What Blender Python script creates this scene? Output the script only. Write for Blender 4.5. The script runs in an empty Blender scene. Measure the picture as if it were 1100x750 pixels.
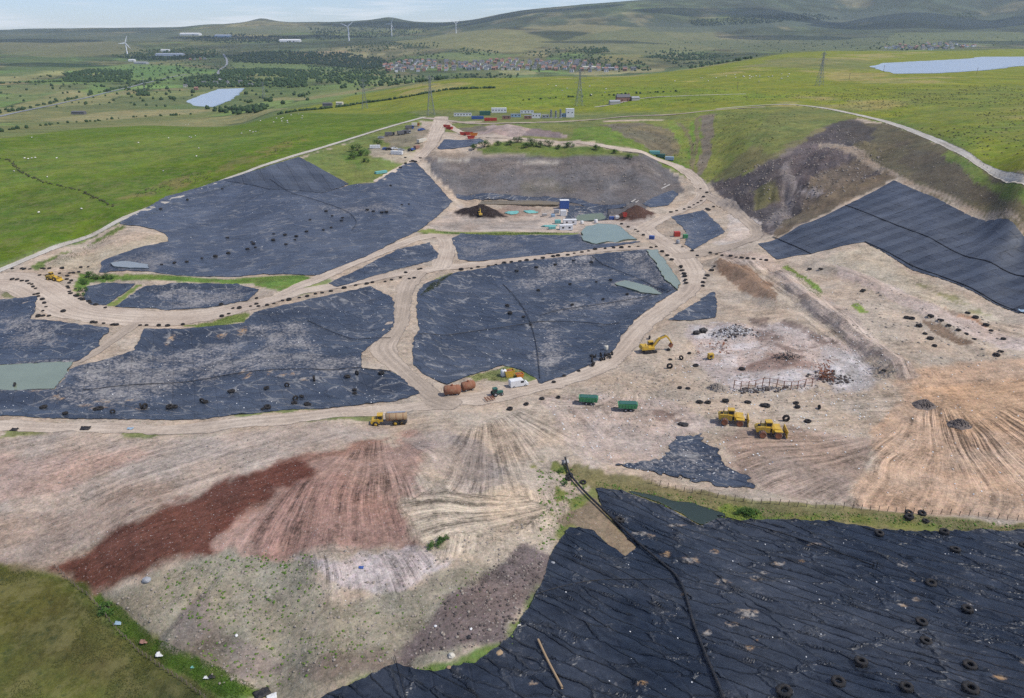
import bpy, bmesh, math, random
import numpy as np
from mathutils import Vector, Matrix
random.seed(7); RNG = np.random.default_rng(7)
R = math.radians
# ------------------------------------------------------------------ camera, sky, sun, exposure
F_PX, PITCH, CAM_H = 785.0, R(23.6), 105.0          # focal length in 1100 px wide picture, tilt below the horizon, metres
scene = bpy.context.scene
col = bpy.context.collection
cam_d = bpy.data.cameras.new('camera'); cam = bpy.data.objects.new('camera', cam_d); col.objects.link(cam)
cam.location = (0, 0, CAM_H); cam.rotation_euler = (R(90) - PITCH, 0, 0)
cam_d.sensor_width = 36; cam_d.lens = 36 * F_PX / 1100; cam_d.clip_start = 1; cam_d.clip_end = 60000
scene.camera = cam
SUN_EL, SUN_AZ = R(54), R(108)                        # azimuth clockwise from +Y (view direction)
world = bpy.data.worlds.new('World'); scene.world = world; world.use_nodes = True
wt = world.node_tree; wt.nodes.clear()
wo = wt.nodes.new('ShaderNodeOutputWorld'); bg = wt.nodes.new('ShaderNodeBackground'); bg.inputs[1].default_value = 0.11
sky = wt.nodes.new('ShaderNodeTexSky'); sky.sky_type = 'NISHITA'; sky.sun_disc = False
sky.sun_elevation = SUN_EL; sky.sun_rotation = SUN_AZ; sky.air_density = 1.0; sky.dust_density = 0.25; sky.ozone_density = 1.5; sky.altitude = 400
tc = wt.nodes.new('ShaderNodeTexCoord'); mp = wt.nodes.new('ShaderNodeMapping'); mp.inputs['Scale'].default_value = (1.6, 1.6, 26)
nz = wt.nodes.new('ShaderNodeTexNoise'); nz.inputs['Scale'].default_value = 3.2; nz.inputs['Detail'].default_value = 8; nz.inputs['Roughness'].default_value = 0.6
rp = wt.nodes.new('ShaderNodeValToRGB'); rp.color_ramp.elements[0].position = 0.47; rp.color_ramp.elements[1].position = 0.64
mx = wt.nodes.new('ShaderNodeMix'); mx.data_type = 'RGBA'; mx.inputs[7].default_value = (9.2, 9.4, 9.8, 1)
L = wt.links.new
ml = wt.nodes.new('ShaderNodeMath'); ml.operation = 'MULTIPLY'; ml.inputs[1].default_value = 0.75
L(tc.outputs['Generated'], mp.inputs[0]); L(mp.outputs[0], nz.inputs['Vector']); L(nz.outputs['Fac'], rp.inputs[0])
L(rp.outputs[0], ml.inputs[0]); L(ml.outputs[0], mx.inputs[0]); tn = wt.nodes.new('ShaderNodeMix'); tn.data_type = 'RGBA'; tn.blend_type = 'MULTIPLY'; tn.inputs[0].default_value = 1; tn.inputs[7].default_value = (.84, .98, 1.38, 1); L(sky.outputs[0], tn.inputs[6]); L(tn.outputs[2], mx.inputs[6]); L(mx.outputs[2], bg.inputs[0]); L(bg.outputs[0], wo.inputs[0])
sun_d = bpy.data.lights.new('sun', 'SUN'); sun_d.energy = 4.1; sun_d.angle = R(1.0); sun_d.color = (1.0, 0.945, 0.855)
sun = bpy.data.objects.new('sun', sun_d); col.objects.link(sun)
sun.rotation_euler = (R(90) - SUN_EL, 0, -SUN_AZ + math.pi)   # shines from the right, a little behind the camera
sun.rotation_euler = Vector((-math.sin(SUN_AZ) * math.cos(SUN_EL), -math.cos(SUN_AZ) * math.cos(SUN_EL), -math.sin(SUN_EL))).to_track_quat('-Z', 'Y').to_euler()
sun.location = (300, 300, 600)
vs = scene.view_settings; vs.view_transform = 'Standard'; vs.look = 'None'; vs.gamma = 1; vs.use_curve_mapping = False; vs.exposure = 0.0
scene.cycles.volume_bounces = 1; scene.cycles.max_bounces = 5; scene.cycles.diffuse_bounces = 2; scene.cycles.glossy_bounces = 2
scene.cycles.transparent_max_bounces = 4; scene.cycles.use_denoising = False
# ------------------------------------------------------------------ small maths
def lin(r, g, b):
    f = lambda c: (c / 255 / 12.92) if c <= 10 else ((c / 255 + 0.055) / 1.055) ** 2.4
    return np.array([f(r), f(g), f(b)])
def sstep(a, b, x):
    t = np.clip((x - a) / (b - a), 0, 1); return t * t * (3 - 2 * t)
def vnoise(x, y, seed=0):
    x = np.asarray(x, dtype=np.float64); y = np.asarray(y, dtype=np.float64)
    xi = np.floor(x).astype(np.int64); yi = np.floor(y).astype(np.int64)
    fx = x - xi; fy = y - yi; fx = fx * fx * (3 - 2 * fx); fy = fy * fy * (3 - 2 * fy)
    def hsh(i, j):
        n = (i * 374761393 + j * 668265263 + seed * 974711) & 0x7fffffff
        n = ((n ^ (n >> 13)) * 1274126177) & 0x7fffffff
        return ((n ^ (n >> 16)) & 0xffff) / 65535.0
    a = hsh(xi, yi); b = hsh(xi + 1, yi); c = hsh(xi, yi + 1); d = hsh(xi + 1, yi + 1)
    return a + (b - a) * fx + (c - a) * fy + (a - b - c + d) * fx * fy
def fbm(x, y, s, octv=4, seed=0):
    v = 0.0; a = 0.5; t = 0.0; f = 1.0 / s
    for o in range(octv):
        v = v + a * vnoise(x * f + 17.3 * o, y * f - 9.1 * o, seed + o); t += a; a *= 0.5; f *= 2.03
    return v / t * 2 - 1
def ray(px, py):
    a = (np.asarray(px, float) - 550) / F_PX; b = (375 - np.asarray(py, float)) / F_PX
    return a, math.cos(PITCH) + b * math.sin(PITCH), -math.sin(PITCH) + b * math.cos(PITCH)
# ------------------------------------------------------------------ terrain heights
# (picture x, picture y, height in metres above the yard): surveyed spot heights, turned into world points
SPOT = []
def row(py, *pz):
    for px, z in pz: SPOT.append((px, py, z))
row(820, (-100, -4), (250, -4), (420, 1), (600, 8), (800, 13), (1000, 17), (1200, 19))
row(700, (-50, -4), (150, -4), (300, -1.5), (430, 1.5), (560, 4), (800, 9), (1120, 12))
row(640, (0, -3), (110, -2.5), (300, 2), (450, 3.2), (600, 4), (800, 6), (1120, 8))
row(580, (-30, 0), (150, 2), (350, 6), (480, 5.5), (600, 3), (660, 2.5), (800, 2.5), (1120, 3.5))
row(540, (0, 1), (250, 4.5), (450, 6), (590, 3), (650, 2), (740, 1.2), (900, 3), (1120, 3))
row(500, (-60, 0), (300, 4), (500, 4), (650, 1.5), (740, .6), (900, 1.5), (1120, 2))
row(450, (-60, 0), (200, 0), (420, .5), (600, .5), (800, 1), (1000, 1), (1170, 1))
row(400, (-60, -3), (200, -2), (420, -.5), (500, -.5), (620, 0), (800, 1), (900, 2), (1000, 2.5), (1170, 3))
row(350, (-60, -1), (100, 0), (250, -.5), (430, 0), (550, -1), (690, 0), (800, 1.5), (900, 4), (1000, 4), (1100, 5))
row(315, (0, 0), (150, 0), (320, 0), (500, -.5), (650, -.5), (740, 1), (840, 3), (930, 5))
def on_plane(tri, pts):
    """graded faces are flat: spot heights on the plane through three surveyed points"""
    C0 = np.array([0, 0, CAM_H]); Q3 = []
    for px, py, z in tri: d = np.array([float(k) for k in ray(px, py)]); Q3.append(C0 + d * ((z - CAM_H) / d[2]))
    nn = np.cross(Q3[1] - Q3[0], Q3[2] - Q3[0])
    for px, py in pts:
        d = np.array([float(k) for k in ray(px, py)]); SPOT.append((px, py, float((C0 + d * (nn @ (Q3[0] - C0) / (nn @ d)))[2])))
on_plane([(960, 194, 26), (1090, 335, 5), (834, 279, 2)], [(960, 194), (908, 221), (860, 242), (813, 262), (834, 279), (871, 273), (929, 260), (979, 290), (1018, 302), (1060, 322), (1090, 335), (1180, 372), (1021, 221), (1100, 254), (1180, 290), (1000, 250), (950, 228), (1060, 285), (1120, 310), (890, 250), (985, 205), (1060, 236)])
on_plane([(470, 168, 17), (690, 172, 16), (590, 215, -3.5)], [(480, 168), (510, 167), (540, 166), (580, 166), (620, 166), (655, 168), (690, 172), (500, 212), (540, 213), (570, 214), (600, 215), (640, 217), (520, 190), (560, 190), (600, 190), (640, 195), (670, 200)])
row(280, (-60, 3), (100, 0), (250, -1), (400, 0), (480, 0), (600, -.5), (720, .5), (780, 1))
SPOT += [(127, 241, 7), (60, 268, 4), (300, 240, 4), (450, 250, -1), (560, 250, -1.5), (650, 250, -1.5), (750, 240, 0), (800, 240, 2),
         (280, 182, 15), (321, 169, 17), (374, 198, 9), (402, 197, 10), (446, 174, 14), (463, 191, 6), (486, 217, -2), (380, 240, 1), (250, 215, 7),
         (520, 227, -4), (600, 227, -4), (680, 225, -3), (470, 168, 17), (725, 195, 3),
         (600, 152, 23), (500, 145, 23), (470, 130, 24), (560, 125, 24), (640, 125, 25), (720, 130, 28), (760, 122, 33), (700, 150, 22), (700, 165, 16), (740, 180, 9),
         (770, 195, 5), (760, 205, 2), (790, 225, 2), (815, 250, 2), (820, 180, 18), (800, 150, 27), (870, 113, 39), (850, 150, 30), (880, 190, 20), (860, 225, 9),
         (900, 140, 35), (940, 150, 34), (930, 180, 26), (960, 130, 40), (1040, 168, 39), (1100, 197, 37), (1200, 235, 33), (1100, 150, 45), (1000, 110, 46),
         (900, 95, 42), (800, 100, 36), (1150, 110, 50), (1100, 85, 46.5), (933, 72, 46), (1050, 68, 46), (1150, 66, 46), (1000, 80, 46), (1000, 60, 46), (1200, 62, 47),
         (840, 57, 45), (740, 74, 30), (600, 82, 24), (480, 85, 10), (380, 103, -5), (280, 121, -15), (450, 118, 22), (560, 110, 24), (400, 118, 8),
         (0, 200, 6), (150, 170, 10), (300, 140, 15), (430, 122, 20), (0, 150, 8), (150, 138, 8), (300, 126, 10), (-80, 230, 6), (-80, 150, 8)]
row(120, (-80, -35), (0, -35), (150, -35)); row(100, (-80, -45), (0, -45), (150, -45), (230, -45), (300, -44))
row(80, (-80, -40), (0, -40), (150, -45), (300, -45), (400, -45)); row(76, (440, -46), (520, -44), (600, -42), (660, -38))
row(66, (450, -36), (520, -32), (600, -28), (680, -18)); row(61, (-80, -25), (0, -25), (150, -35), (300, -30), (400, -30))
SPOT_D = [(100, 1130, -24), (250, 1130, -21), (500, 2150, -36), (650, 2200, -28), (760, 2500, -5), (850, 3000, 15), (1000, 3300, 30), (1100, 3300, 32)]   # hidden ground: x, distance, z
SKYL = [(-100, 35), (0, 34), (60, 33), (120, 31), (180, 30), (230, 26), (265, 24), (285, 19), (305, 23), (350, 24), (400, 22), (420, 19), (440, 23), (470, 25), (510, 22), (560, 14), (600, 11), (650, 8), (700, 4), (750, 2), (800, -2), (900, -10), (1000, -16), (1100, -20), (1200, -24)]
for px, py, D in [(490, 46, 4800), (600, 56, 4000), (600, 41, 5000), (600, 29, 5800), (750, 60, 3900), (750, 42, 5200), (750, 26, 6200), (900, 50, 4500), (900, 36, 5800), (900, 20, 7200),
                  (1050, 48, 4500), (1050, 32, 6000), (1050, 16, 7300), (400, 51, 4600), (400, 42, 6000), (300, 40, 6500), (490, 40, 5400), (0, 46, 5500), (150, 46, 5500), (300, 49, 5000),
                  (0, 38, 7500), (150, 37, 7500), (1180, 48, 4500), (1180, 30, 6000), (520, 34, 5700)] + [(a, b, 9500) for a, b in SKYL]:
    a, b, c = ray(px, py); SPOT_D.append((px, D, float(CAM_H + D * c / b)))
for a, b in SKYL[::2]: SPOT_D.append((a, 12500, 95)); SPOT_D.append((a, 14500, 60))
SPOT_D += [(490, 6400, 70), (420, 7000, 60)]
S = np.array(SPOT, float); a, b, c = ray(S[:, 0], S[:, 1]); t = (S[:, 2] - CAM_H) / c
PX = a * t; PY = b * t; PZ = S[:, 2]
D = np.array(SPOT_D, float); a, b, c = ray(D[:, 0], np.full(len(D), 60.0))
PX = np.r_[PX, D[:, 1] * a / b]; PY = np.r_[PY, D[:, 1]]; PZ = np.r_[PZ, D[:, 2]]
EDGE = np.array([(85, 60, 18), (112, 90, 14), (138, 120, 9), (172, 160, 5), (204, 200, 4), (244, 250, 5), (288, 300, 20), (332, 350, 34), (372, 400, 44), (455, 500, 47), (612, 700, 50), (860, 1000, 49), (1700, 2100, 48), (-85, 60, -4), (-112, 90, -4), (-138, 120, -3), (-172, 160, 0), (-205, 200, -2), (-290, 300, 2), (-372, 400, 6), (-455, 500, 7)], float)   # ground just outside the picture
PX = np.r_[PX, EDGE[:, 0]]; PY = np.r_[PY, EDGE[:, 1]]; PZ = np.r_[PZ, EDGE[:, 2]]
KX, Y0 = 0.72, 40.0
def uv_of(x, y): return x / (KX * (y + Y0)) * 2.2, np.log(y + Y0)
CU, CV = uv_of(PX, PY)
def tps(d2): return 0.5 * d2 * np.log(d2 + 1e-12)
n = len(CU); A = np.zeros((n + 3, n + 3)); A[:n, :n] = tps((CU[:, None] - CU) ** 2 + (CV[:, None] - CV) ** 2) + np.eye(n) * 1e-4
A[:n, n] = 1; A[:n, n + 1] = CU; A[:n, n + 2] = CV; A[n:, :n] = A[:n, n:].T
WT = np.linalg.solve(A, np.r_[PZ, 0, 0, 0])
NC = 1150
pys = np.arange(1010, 205, -1.6); aa, bb, cc = ray(550, pys); ynear = bb * (-CAM_H / cc)
YR = np.r_[ynear, np.exp(np.arange(math.log(ynear[-1]) + .011, math.log(13500), .0105))]
NR = len(YR); UC = np.linspace(-1.12, 1.12, NC)
GX = UC[None, :] * KX * (YR[:, None] + Y0); GY = np.repeat(YR[:, None], NC, 1)
GU = np.repeat(UC[None, :] * 2.2, NR, 0); GV = np.repeat(np.log(YR + Y0)[:, None], NC, 1)
GZ = (WT[n] + WT[n + 1] * GU + WT[n + 2] * GV)
for k in range(n):
    GZ += WT[k] * tps((GU - CU[k]) ** 2 + (GV - CV[k]) ** 2)
del GU, GV
far = sstep(700, 3000, GY)
GZ += far * fbm(GX, GY, 600, 4, 3) * 9 + sstep(4000, 9000, GY) * fbm(GX, GY, 1500, 5, 5) * 22
def hgt(x, y):
    x = np.asarray(x, float); y = np.asarray(y, float)
    fi = np.clip(np.interp(y, YR, np.arange(NR)), 0, NR - 1.001); fj = np.clip((x / (KX * (y + Y0)) + 1.12) / 2.24 * (NC - 1), 0, NC - 1.001)
    i = fi.astype(int); j = fj.astype(int); di = fi - i; dj = fj - j
    return (GZ[i, j] * (1 - di) + GZ[i + 1, j] * di) * (1 - dj) + (GZ[i, j + 1] * (1 - di) + GZ[i + 1, j + 1] * di) * dj
def W(px, py):
    """where the sight line through a picture point meets the ground: arrays of x, y, z"""
    px = np.atleast_1d(np.asarray(px, float)); py = np.atleast_1d(np.asarray(py, float))
    a, b, c = ray(px, py); ox = []
    yy = YR[YR < 12000]
    for k in range(len(px)):
        x = a[k] / b[k] * yy; zr = CAM_H + c[k] / b[k] * yy; d = zr - hgt(x, yy)
        w = np.where(d < 0)[0]
        if len(w) == 0: y = 9000.0
        elif w[0] == 0: y = yy[0]
        else:
            i = w[0]; y = yy[i - 1] + (yy[i] - yy[i - 1]) * d[i - 1] / (d[i - 1] - d[i])
        ox.append((a[k] / b[k] * y, y))
    o = np.array(ox); return np.c_[o, hgt(o[:, 0], o[:, 1])]
def WP(poly): p = np.array(poly, float); return W(p[:, 0], p[:, 1])[:, :2]
def P1(px, py): return Vector(W(px, py)[0])
def sdpoly(P, x, y):
    """signed distance (negative inside) of points to a closed polygon"""
    d2 = np.full(np.shape(x), 1e18); ins = np.zeros(np.shape(x), bool); m = len(P)
    for k in range(m):
        ax, ay = P[k]; bx, by = P[(k + 1) % m]; ex, ey = bx - ax, by - ay
        wx, wy = x - ax, y - ay; tt = np.clip((wx * ex + wy * ey) / (ex * ex + ey * ey + 1e-9), 0, 1)
        d2 = np.minimum(d2, (wx - ex * tt) ** 2 + (wy - ey * tt) ** 2)
        cr = ((ay <= y) & (by > y)) | ((by <= y) & (ay > y))
        if abs(by - ay) > 1e-9: ins ^= cr & (x < ax + (y - ay) / (by - ay) * ex)
    return np.where(ins, -1, 1) * np.sqrt(d2)
def sdline(P, wds, x, y):
    """distance to a polyline minus its (varying) half width"""
    d = np.full(np.shape(x), 1e9)
    for k in range(len(P) - 1):
        ax, ay = P[k]; bx, by = P[k + 1]; ex, ey = bx - ax, by - ay
        wx, wy = x - ax, y - ay; tt = np.clip((wx * ex + wy * ey) / (ex * ex + ey * ey + 1e-9), 0, 1)
        d = np.minimum(d, np.hypot(wx - ex * tt, wy - ey * tt) - (wds[k] + (wds[k + 1] - wds[k]) * tt))
    return d
def smooth_line(P, it=2):
    P = np.array(P, float)
    for _ in range(it):
        Q = [P[0]]
        for k in range(len(P) - 1): Q += [P[k] * .75 + P[k + 1] * .25, P[k] * .25 + P[k + 1] * .75]
        Q.append(P[-1]); P = np.array(Q)
    return P
def region(P, pad):
    """index box of the terrain grid round a set of ground points"""
    P = np.array(P); x0, y0 = P.min(0) - pad; x1, y1 = P.max(0) + pad
    r = np.where((YR >= y0) & (YR <= y1))[0]
    if len(r) == 0: return None
    i0, i1 = r[0], r[-1] + 1
    us = [x / (KX * (y + Y0)) for x in (x0, x1) for y in (max(y0, 20), max(y1, 21))]
    j0 = int(np.clip((min(us) + 1.12) / 2.24 * (NC - 1), 0, NC - 1)); j1 = int(np.clip((max(us) + 1.12) / 2.24 * (NC - 1) + 2, 1, NC))
    return slice(i0, i1), slice(j0, j1)
# picture outlines of the site's pieces (turned into ground plans below)
POLY = dict(
 upper_left=[(127, 241), (150, 228), (178, 211), (230, 196), (243, 192), (290, 203), (345, 207), (374, 199), (402, 197), (433, 177), (446, 174), (463, 191), (486, 217), (450, 248), (397, 274), (341, 296), (280, 295), (190, 296), (107, 293), (109, 283), (142, 271), (183, 260), (176, 250)],
 clean_slope=[(240, 194), (280, 182), (321, 169), (345, 182), (375, 198), (345, 208), (290, 204)],
 small_left=[(89, 321), (94, 308), (110, 304), (146, 305), (115, 327), (98, 328)],
 strip_left=[(155, 308), (200, 304), (254, 305), (277, 312), (266, 323), (220, 331), (178, 333), (122, 330)],
 wedge_mid=[(352, 305), (392, 286), (428, 268), (461, 261), (471, 273), (468, 279), (433, 288), (397, 298), (362, 309)],
 pit_cell=[(485, 256), (495, 251), (556, 253), (622, 252), (650, 262), (692, 259), (660, 265), (607, 271), (556, 277), (505, 281), (493, 278)],
 centre=[(448, 318), (455, 305), (490, 293), (540, 284), (600, 277), (660, 271), (697, 268), (712, 280), (728, 300), (729, 311), (712, 322), (693, 335), (680, 345), (668, 362), (657, 378), (637, 392), (604, 405), (581, 412), (578, 407), (560, 398), (540, 393), (524, 398), (504, 403), (481, 413), (458, 405), (444, 392), (444, 369), (450, 354), (448, 335)],
 lower_left=[(-60, 418), (58, 416), (75, 395), (88, 392), (118, 386), (143, 376), (155, 353), (200, 353), (262, 347), (272, 336), (346, 319), (397, 308), (421, 320), (424, 331), (421, 354), (405, 366), (387, 380), (390, 396), (418, 398), (430, 405), (450, 423), (423, 431), (346, 439), (270, 444), (178, 452), (80, 450), (-60, 446)],
 far_left=[(-60, 322), (0, 322), (40, 318), (37, 336), (33, 343), (80, 348), (118, 353), (105, 372), (88, 385), (78, 387), (45, 389), (-60, 400)],
 junction_cell=[(721, 233), (756, 226), (779, 249), (744, 269), (736, 263), (737, 248)],
 roadside_patch=[(718, 344), (746, 326), (767, 313), (770, 323), (769, 341), (744, 345)],
 right_slope=[(960, 194), (908, 221), (860, 242), (813, 262), (834, 279), (871, 273), (929, 260), (979, 290), (1018, 302), (1060, 322), (1090, 335), (1130, 352), (1190, 372), (1190, 296), (1100, 254), (1021, 221)],
 wedge_near=[(738, 464), (755, 470), (768, 486), (786, 503), (824, 528), (770, 519), (720, 509), (680, 506), (658, 500), (685, 497), (708, 493), (720, 484), (726, 476)],
 foreground=[(640, 525), (668, 527), (716, 545), (752, 565), (768, 559), (804, 559), (842, 559), (878, 560), (930, 567), (970, 571), (1100, 574), (1200, 580), (1240, 860), (260, 860), (310, 775), (350, 746), (374, 738), (426, 714), (470, 722), (510, 714), (546, 688), (576, 642), (592, 598), (611, 568), (636, 570), (664, 594), (672, 598), (684, 588), (660, 562), (646, 546)],
 slope_foot=[(490, 208), (540, 209), (600, 213), (672, 219), (672, 223), (600, 218), (540, 213), (490, 213)],
 gully=[(690, 219), (723, 204), (729, 209), (718, 221), (698, 223)],
 bank_patch=[(470, 159), (478, 150), (515, 149), (521, 152), (505, 157), (474, 161)],
 basin_liner=[(612, 221), (652, 221), (655, 235), (607, 236)])
PONDS = dict(pit_pond=[(624, 251), (630, 247), (642, 245), (663, 245), (684, 257), (670, 257), (662, 259), (652, 258), (640, 261), (627, 258)],
 corner_pond=[(693, 270), (705, 270), (722, 290), (731, 304), (728, 311), (715, 300), (705, 284)],
 green_pond=[(-60, 400), (0, 394), (45, 388), (79, 386), (72, 398), (58, 415), (0, 418), (-60, 419)],
 bund_pond=[(676, 528), (700, 533), (745, 543), (778, 553), (770, 559), (752, 564), (735, 553), (716, 544)],
 settling_water=[(621, 227), (646, 226), (651, 231), (648, 234), (617, 234)],
 brown_pond=[(516, 213), (580, 213), (606, 217), (600, 221), (515, 219)],
 liner_puddle=[(119, 286), (132, 281), (160, 284), (161, 290), (122, 290)],
 left_reservoir=[(198, 108), (235, 97), (264, 96), (249, 106), (229, 113), (209, 112)],
 right_reservoir=[(933, 72), (952, 67), (1043, 63), (1053, 61), (1100, 61), (1200, 61), (1200, 68), (1100, 71), (1053, 76), (1006, 79), (962, 80), (945, 76)],
 centre_puddle=[(660, 301), (672, 297), (700, 303), (712, 311), (690, 309)])
GP = {k: WP(v) for k, v in POLY.items()}; WPD = {k: WP(v) for k, v in PONDS.items()}
def mod(P, pad, fn):
    rg = region(P, pad)
    if rg: GZ[rg] = fn(GX[rg], GY[rg], GZ[rg])
# liner cells lie below the bunds round them
for k, dep, wd in [('small_left', 1.0, 6), ('strip_left', 1.2, 6), ('wedge_mid', 1.2, 6), ('pit_cell', 1.4, 8), ('centre', 2.6, 12), ('lower_left', 2.0, 12), ('far_left', 1.6, 10), ('junction_cell', 1.6, 9), ('roadside_patch', .6, 5), ('wedge_near', .5, 4), ('basin_liner', 1.5, 5)]:
    P = GP[k]
    mod(P, wd, lambda x, y, z: z - dep * sstep(0, wd, -sdpoly(P, x, y)))
HEAPC = {}
def heap(px, py, r, h, p=1.0, ell=1.0, seed=0, rag=.35):
    c = W(px, py)[0]; HEAPC[px] = (c[0], c[1], r)
    def fn(x, y, z):
        d = np.hypot(x - c[0], (y - c[1]) * ell) / r
        d = d + rag * fbm(x, y, r * .6, 3, seed) * np.clip(d, 0, 1)
        return z + h * np.clip(1 - d, 0, 1) ** p
    mod(np.array([[c[0] - r * 1.5, c[1] - r * 1.5], [c[0] + r * 1.5, c[1] + r * 1.5]]), 4, fn)
heap(517, 229, 17, 6.5, 1.2, .9, 1); heap(682, 232, 13, 7, 1, .9, 2); heap(558, 228, 14, 2.2, 1, .8, 3); heap(835, 205, 24, 6, 1, 1, 4, .8); heap(868, 200, 18, 6, .8, 1, 5, .9); heap(800, 215, 15, 5, .8, 1, 6, .9)
heap(905, 165, 20, 5, .7, 1, 7, .9); heap(880, 178, 12, 4, .7, 1, 8, .9); heap(790, 356, 9, 2.2, 1, .8, 12, .6)
heap(845, 392, 14, 1.8, 1, .7, 13, .6); heap(700, 445, 6, .8, 1, 1, 14); heap(895, 398, 5, 1.6, 1, 1, 15, .6); heap(120, 268, 24, 2.5, 1, .8, 16); heap(545, 140, 22, 5, 1, .7, 17, .5)
heap(968, 395, 9, 1.8, 1, .7, 18, .7); heap(400, 520, 22, 1.6, 1, .8, 19); heap(470, 490, 9, 1.2, 1, 1, 20)
def ridge(pts, w, h, seed=0):
    P = smooth_line(WP(pts))
    mod(P, w * 1.6, lambda x, y, z: z + h * np.clip(1 - np.clip(sdline(P, [0] * len(P), x, y) / w + .35 * fbm(x, y, w, 3, seed), 0, 1), 0, 1))
ridge([(612, 497), (660, 507), (740, 530), (830, 546), (940, 556), (1100, 566), (1180, 572)], 4.5, 1.4, 1)
ridge([(838, 296), (870, 325), (905, 350), (960, 392)], 7, 2.6, 2); ridge([(770, 282), (800, 298), (832, 326)], 7, 3.0, 3); ridge([(985, 335), (1020, 352), (1060, 380)], 4, 1.2, 4)
ridge([(880, 285), (920, 300), (960, 318), (1000, 330)], 7, 1.8, 5); ridge([(650, 60 + 470), (700, 541), (770, 556)], 1.2, .4, 6)
ridge([(105, 640), (130, 670), (180, 712), (240, 745)], 3, -1.0, 7)
ridge([(230, 620), (195, 655), (170, 685)], 2.0, -.7, 8)
ridge([(835, 195), (845, 215), (850, 230)], 6, -2.2, 9)
# water lies level, its bed below
PZW = {}
for k, P in WPD.items():
    xs = np.linspace(P[:, 0].min(), P[:, 0].max(), 40); ys = np.linspace(P[:, 1].min(), P[:, 1].max(), 40); X, Y = np.meshgrid(xs, ys)
    s = sdpoly(P, X, Y); zz = hgt(X, Y)[s < 0]; zw = float(np.percentile(zz, 45)) if 'reservoir' not in k else (46.0 if 'right' in k else float(np.median(zz)))
    PZW[k] = zw; big = 'reservoir' in k; wd = 60 if big else 4
    def fn(x, y, z, P=P, zw=zw, wd=wd, big=big):
        s = sdpoly(P, x, y); z = z + (zw - z) * (1 - sstep(0, wd, s))
        return z - (1.2 if not big else 3) * sstep(0, wd * .5, -s)
    mod(P, wd * 1.5, fn)
BASE = GZ.copy()
# fine relief: rough ground outside the liners and ponds
rough = np.ones_like(GZ)
for P in list(GP.values()):
    rg = region(P, 9)
    if rg: rough[rg] *= sstep(2, 7, sdpoly(P, GX[rg], GY[rg]))
near = 1 - sstep(600, 900, GY)
site = [(-80, 300), (0, 289), (127, 241), (280, 182), (450, 130), (640, 130), (760, 124), (870, 117), (960, 134), (1040, 172), (1190, 240), (1190, 576), (640, 520), (600, 570), (540, 690), (350, 746), (240, 742), (120, 655), (60, 612), (-80, 604)]
SITE = WP(site); SD_SITE = np.full(GZ.shape, 1e3); rg = region(SITE, 40); SD_SITE[rg] = sdpoly(SITE, GX[rg], GY[rg])
insite = 1 - sstep(-4, 8, SD_SITE)
SLP = WP([(450, 168), (470, 160), (600, 157), (700, 164), (735, 200), (680, 224), (490, 212)]); rg = region(SLP, 20); rough[rg] *= .12 + .88 * sstep(-3, 6, sdpoly(SLP, GX[rg], GY[rg]))
GZ += rough * near * (insite * (fbm(GX, GY, 9, 4, 21) * .34 + fbm(GX, GY, 2.2, 2, 22) * .14) + (1 - insite) * fbm(GX, GY, 6, 3, 23) * .16)
ROCK = WP([(765, 198), (800, 188), (850, 165), (895, 135), (940, 138), (950, 165), (955, 188), (860, 240), (830, 248), (800, 238)]); rg = region(ROCK, 20)
rk = 1 - sstep(-6, 6, sdpoly(ROCK, GX[rg], GY[rg])); rr = fbm(GX[rg], GY[rg], 14, 4, 31)
GZ[rg] += rk * (np.abs(rr) * 3.2 - 1.0)
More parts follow.
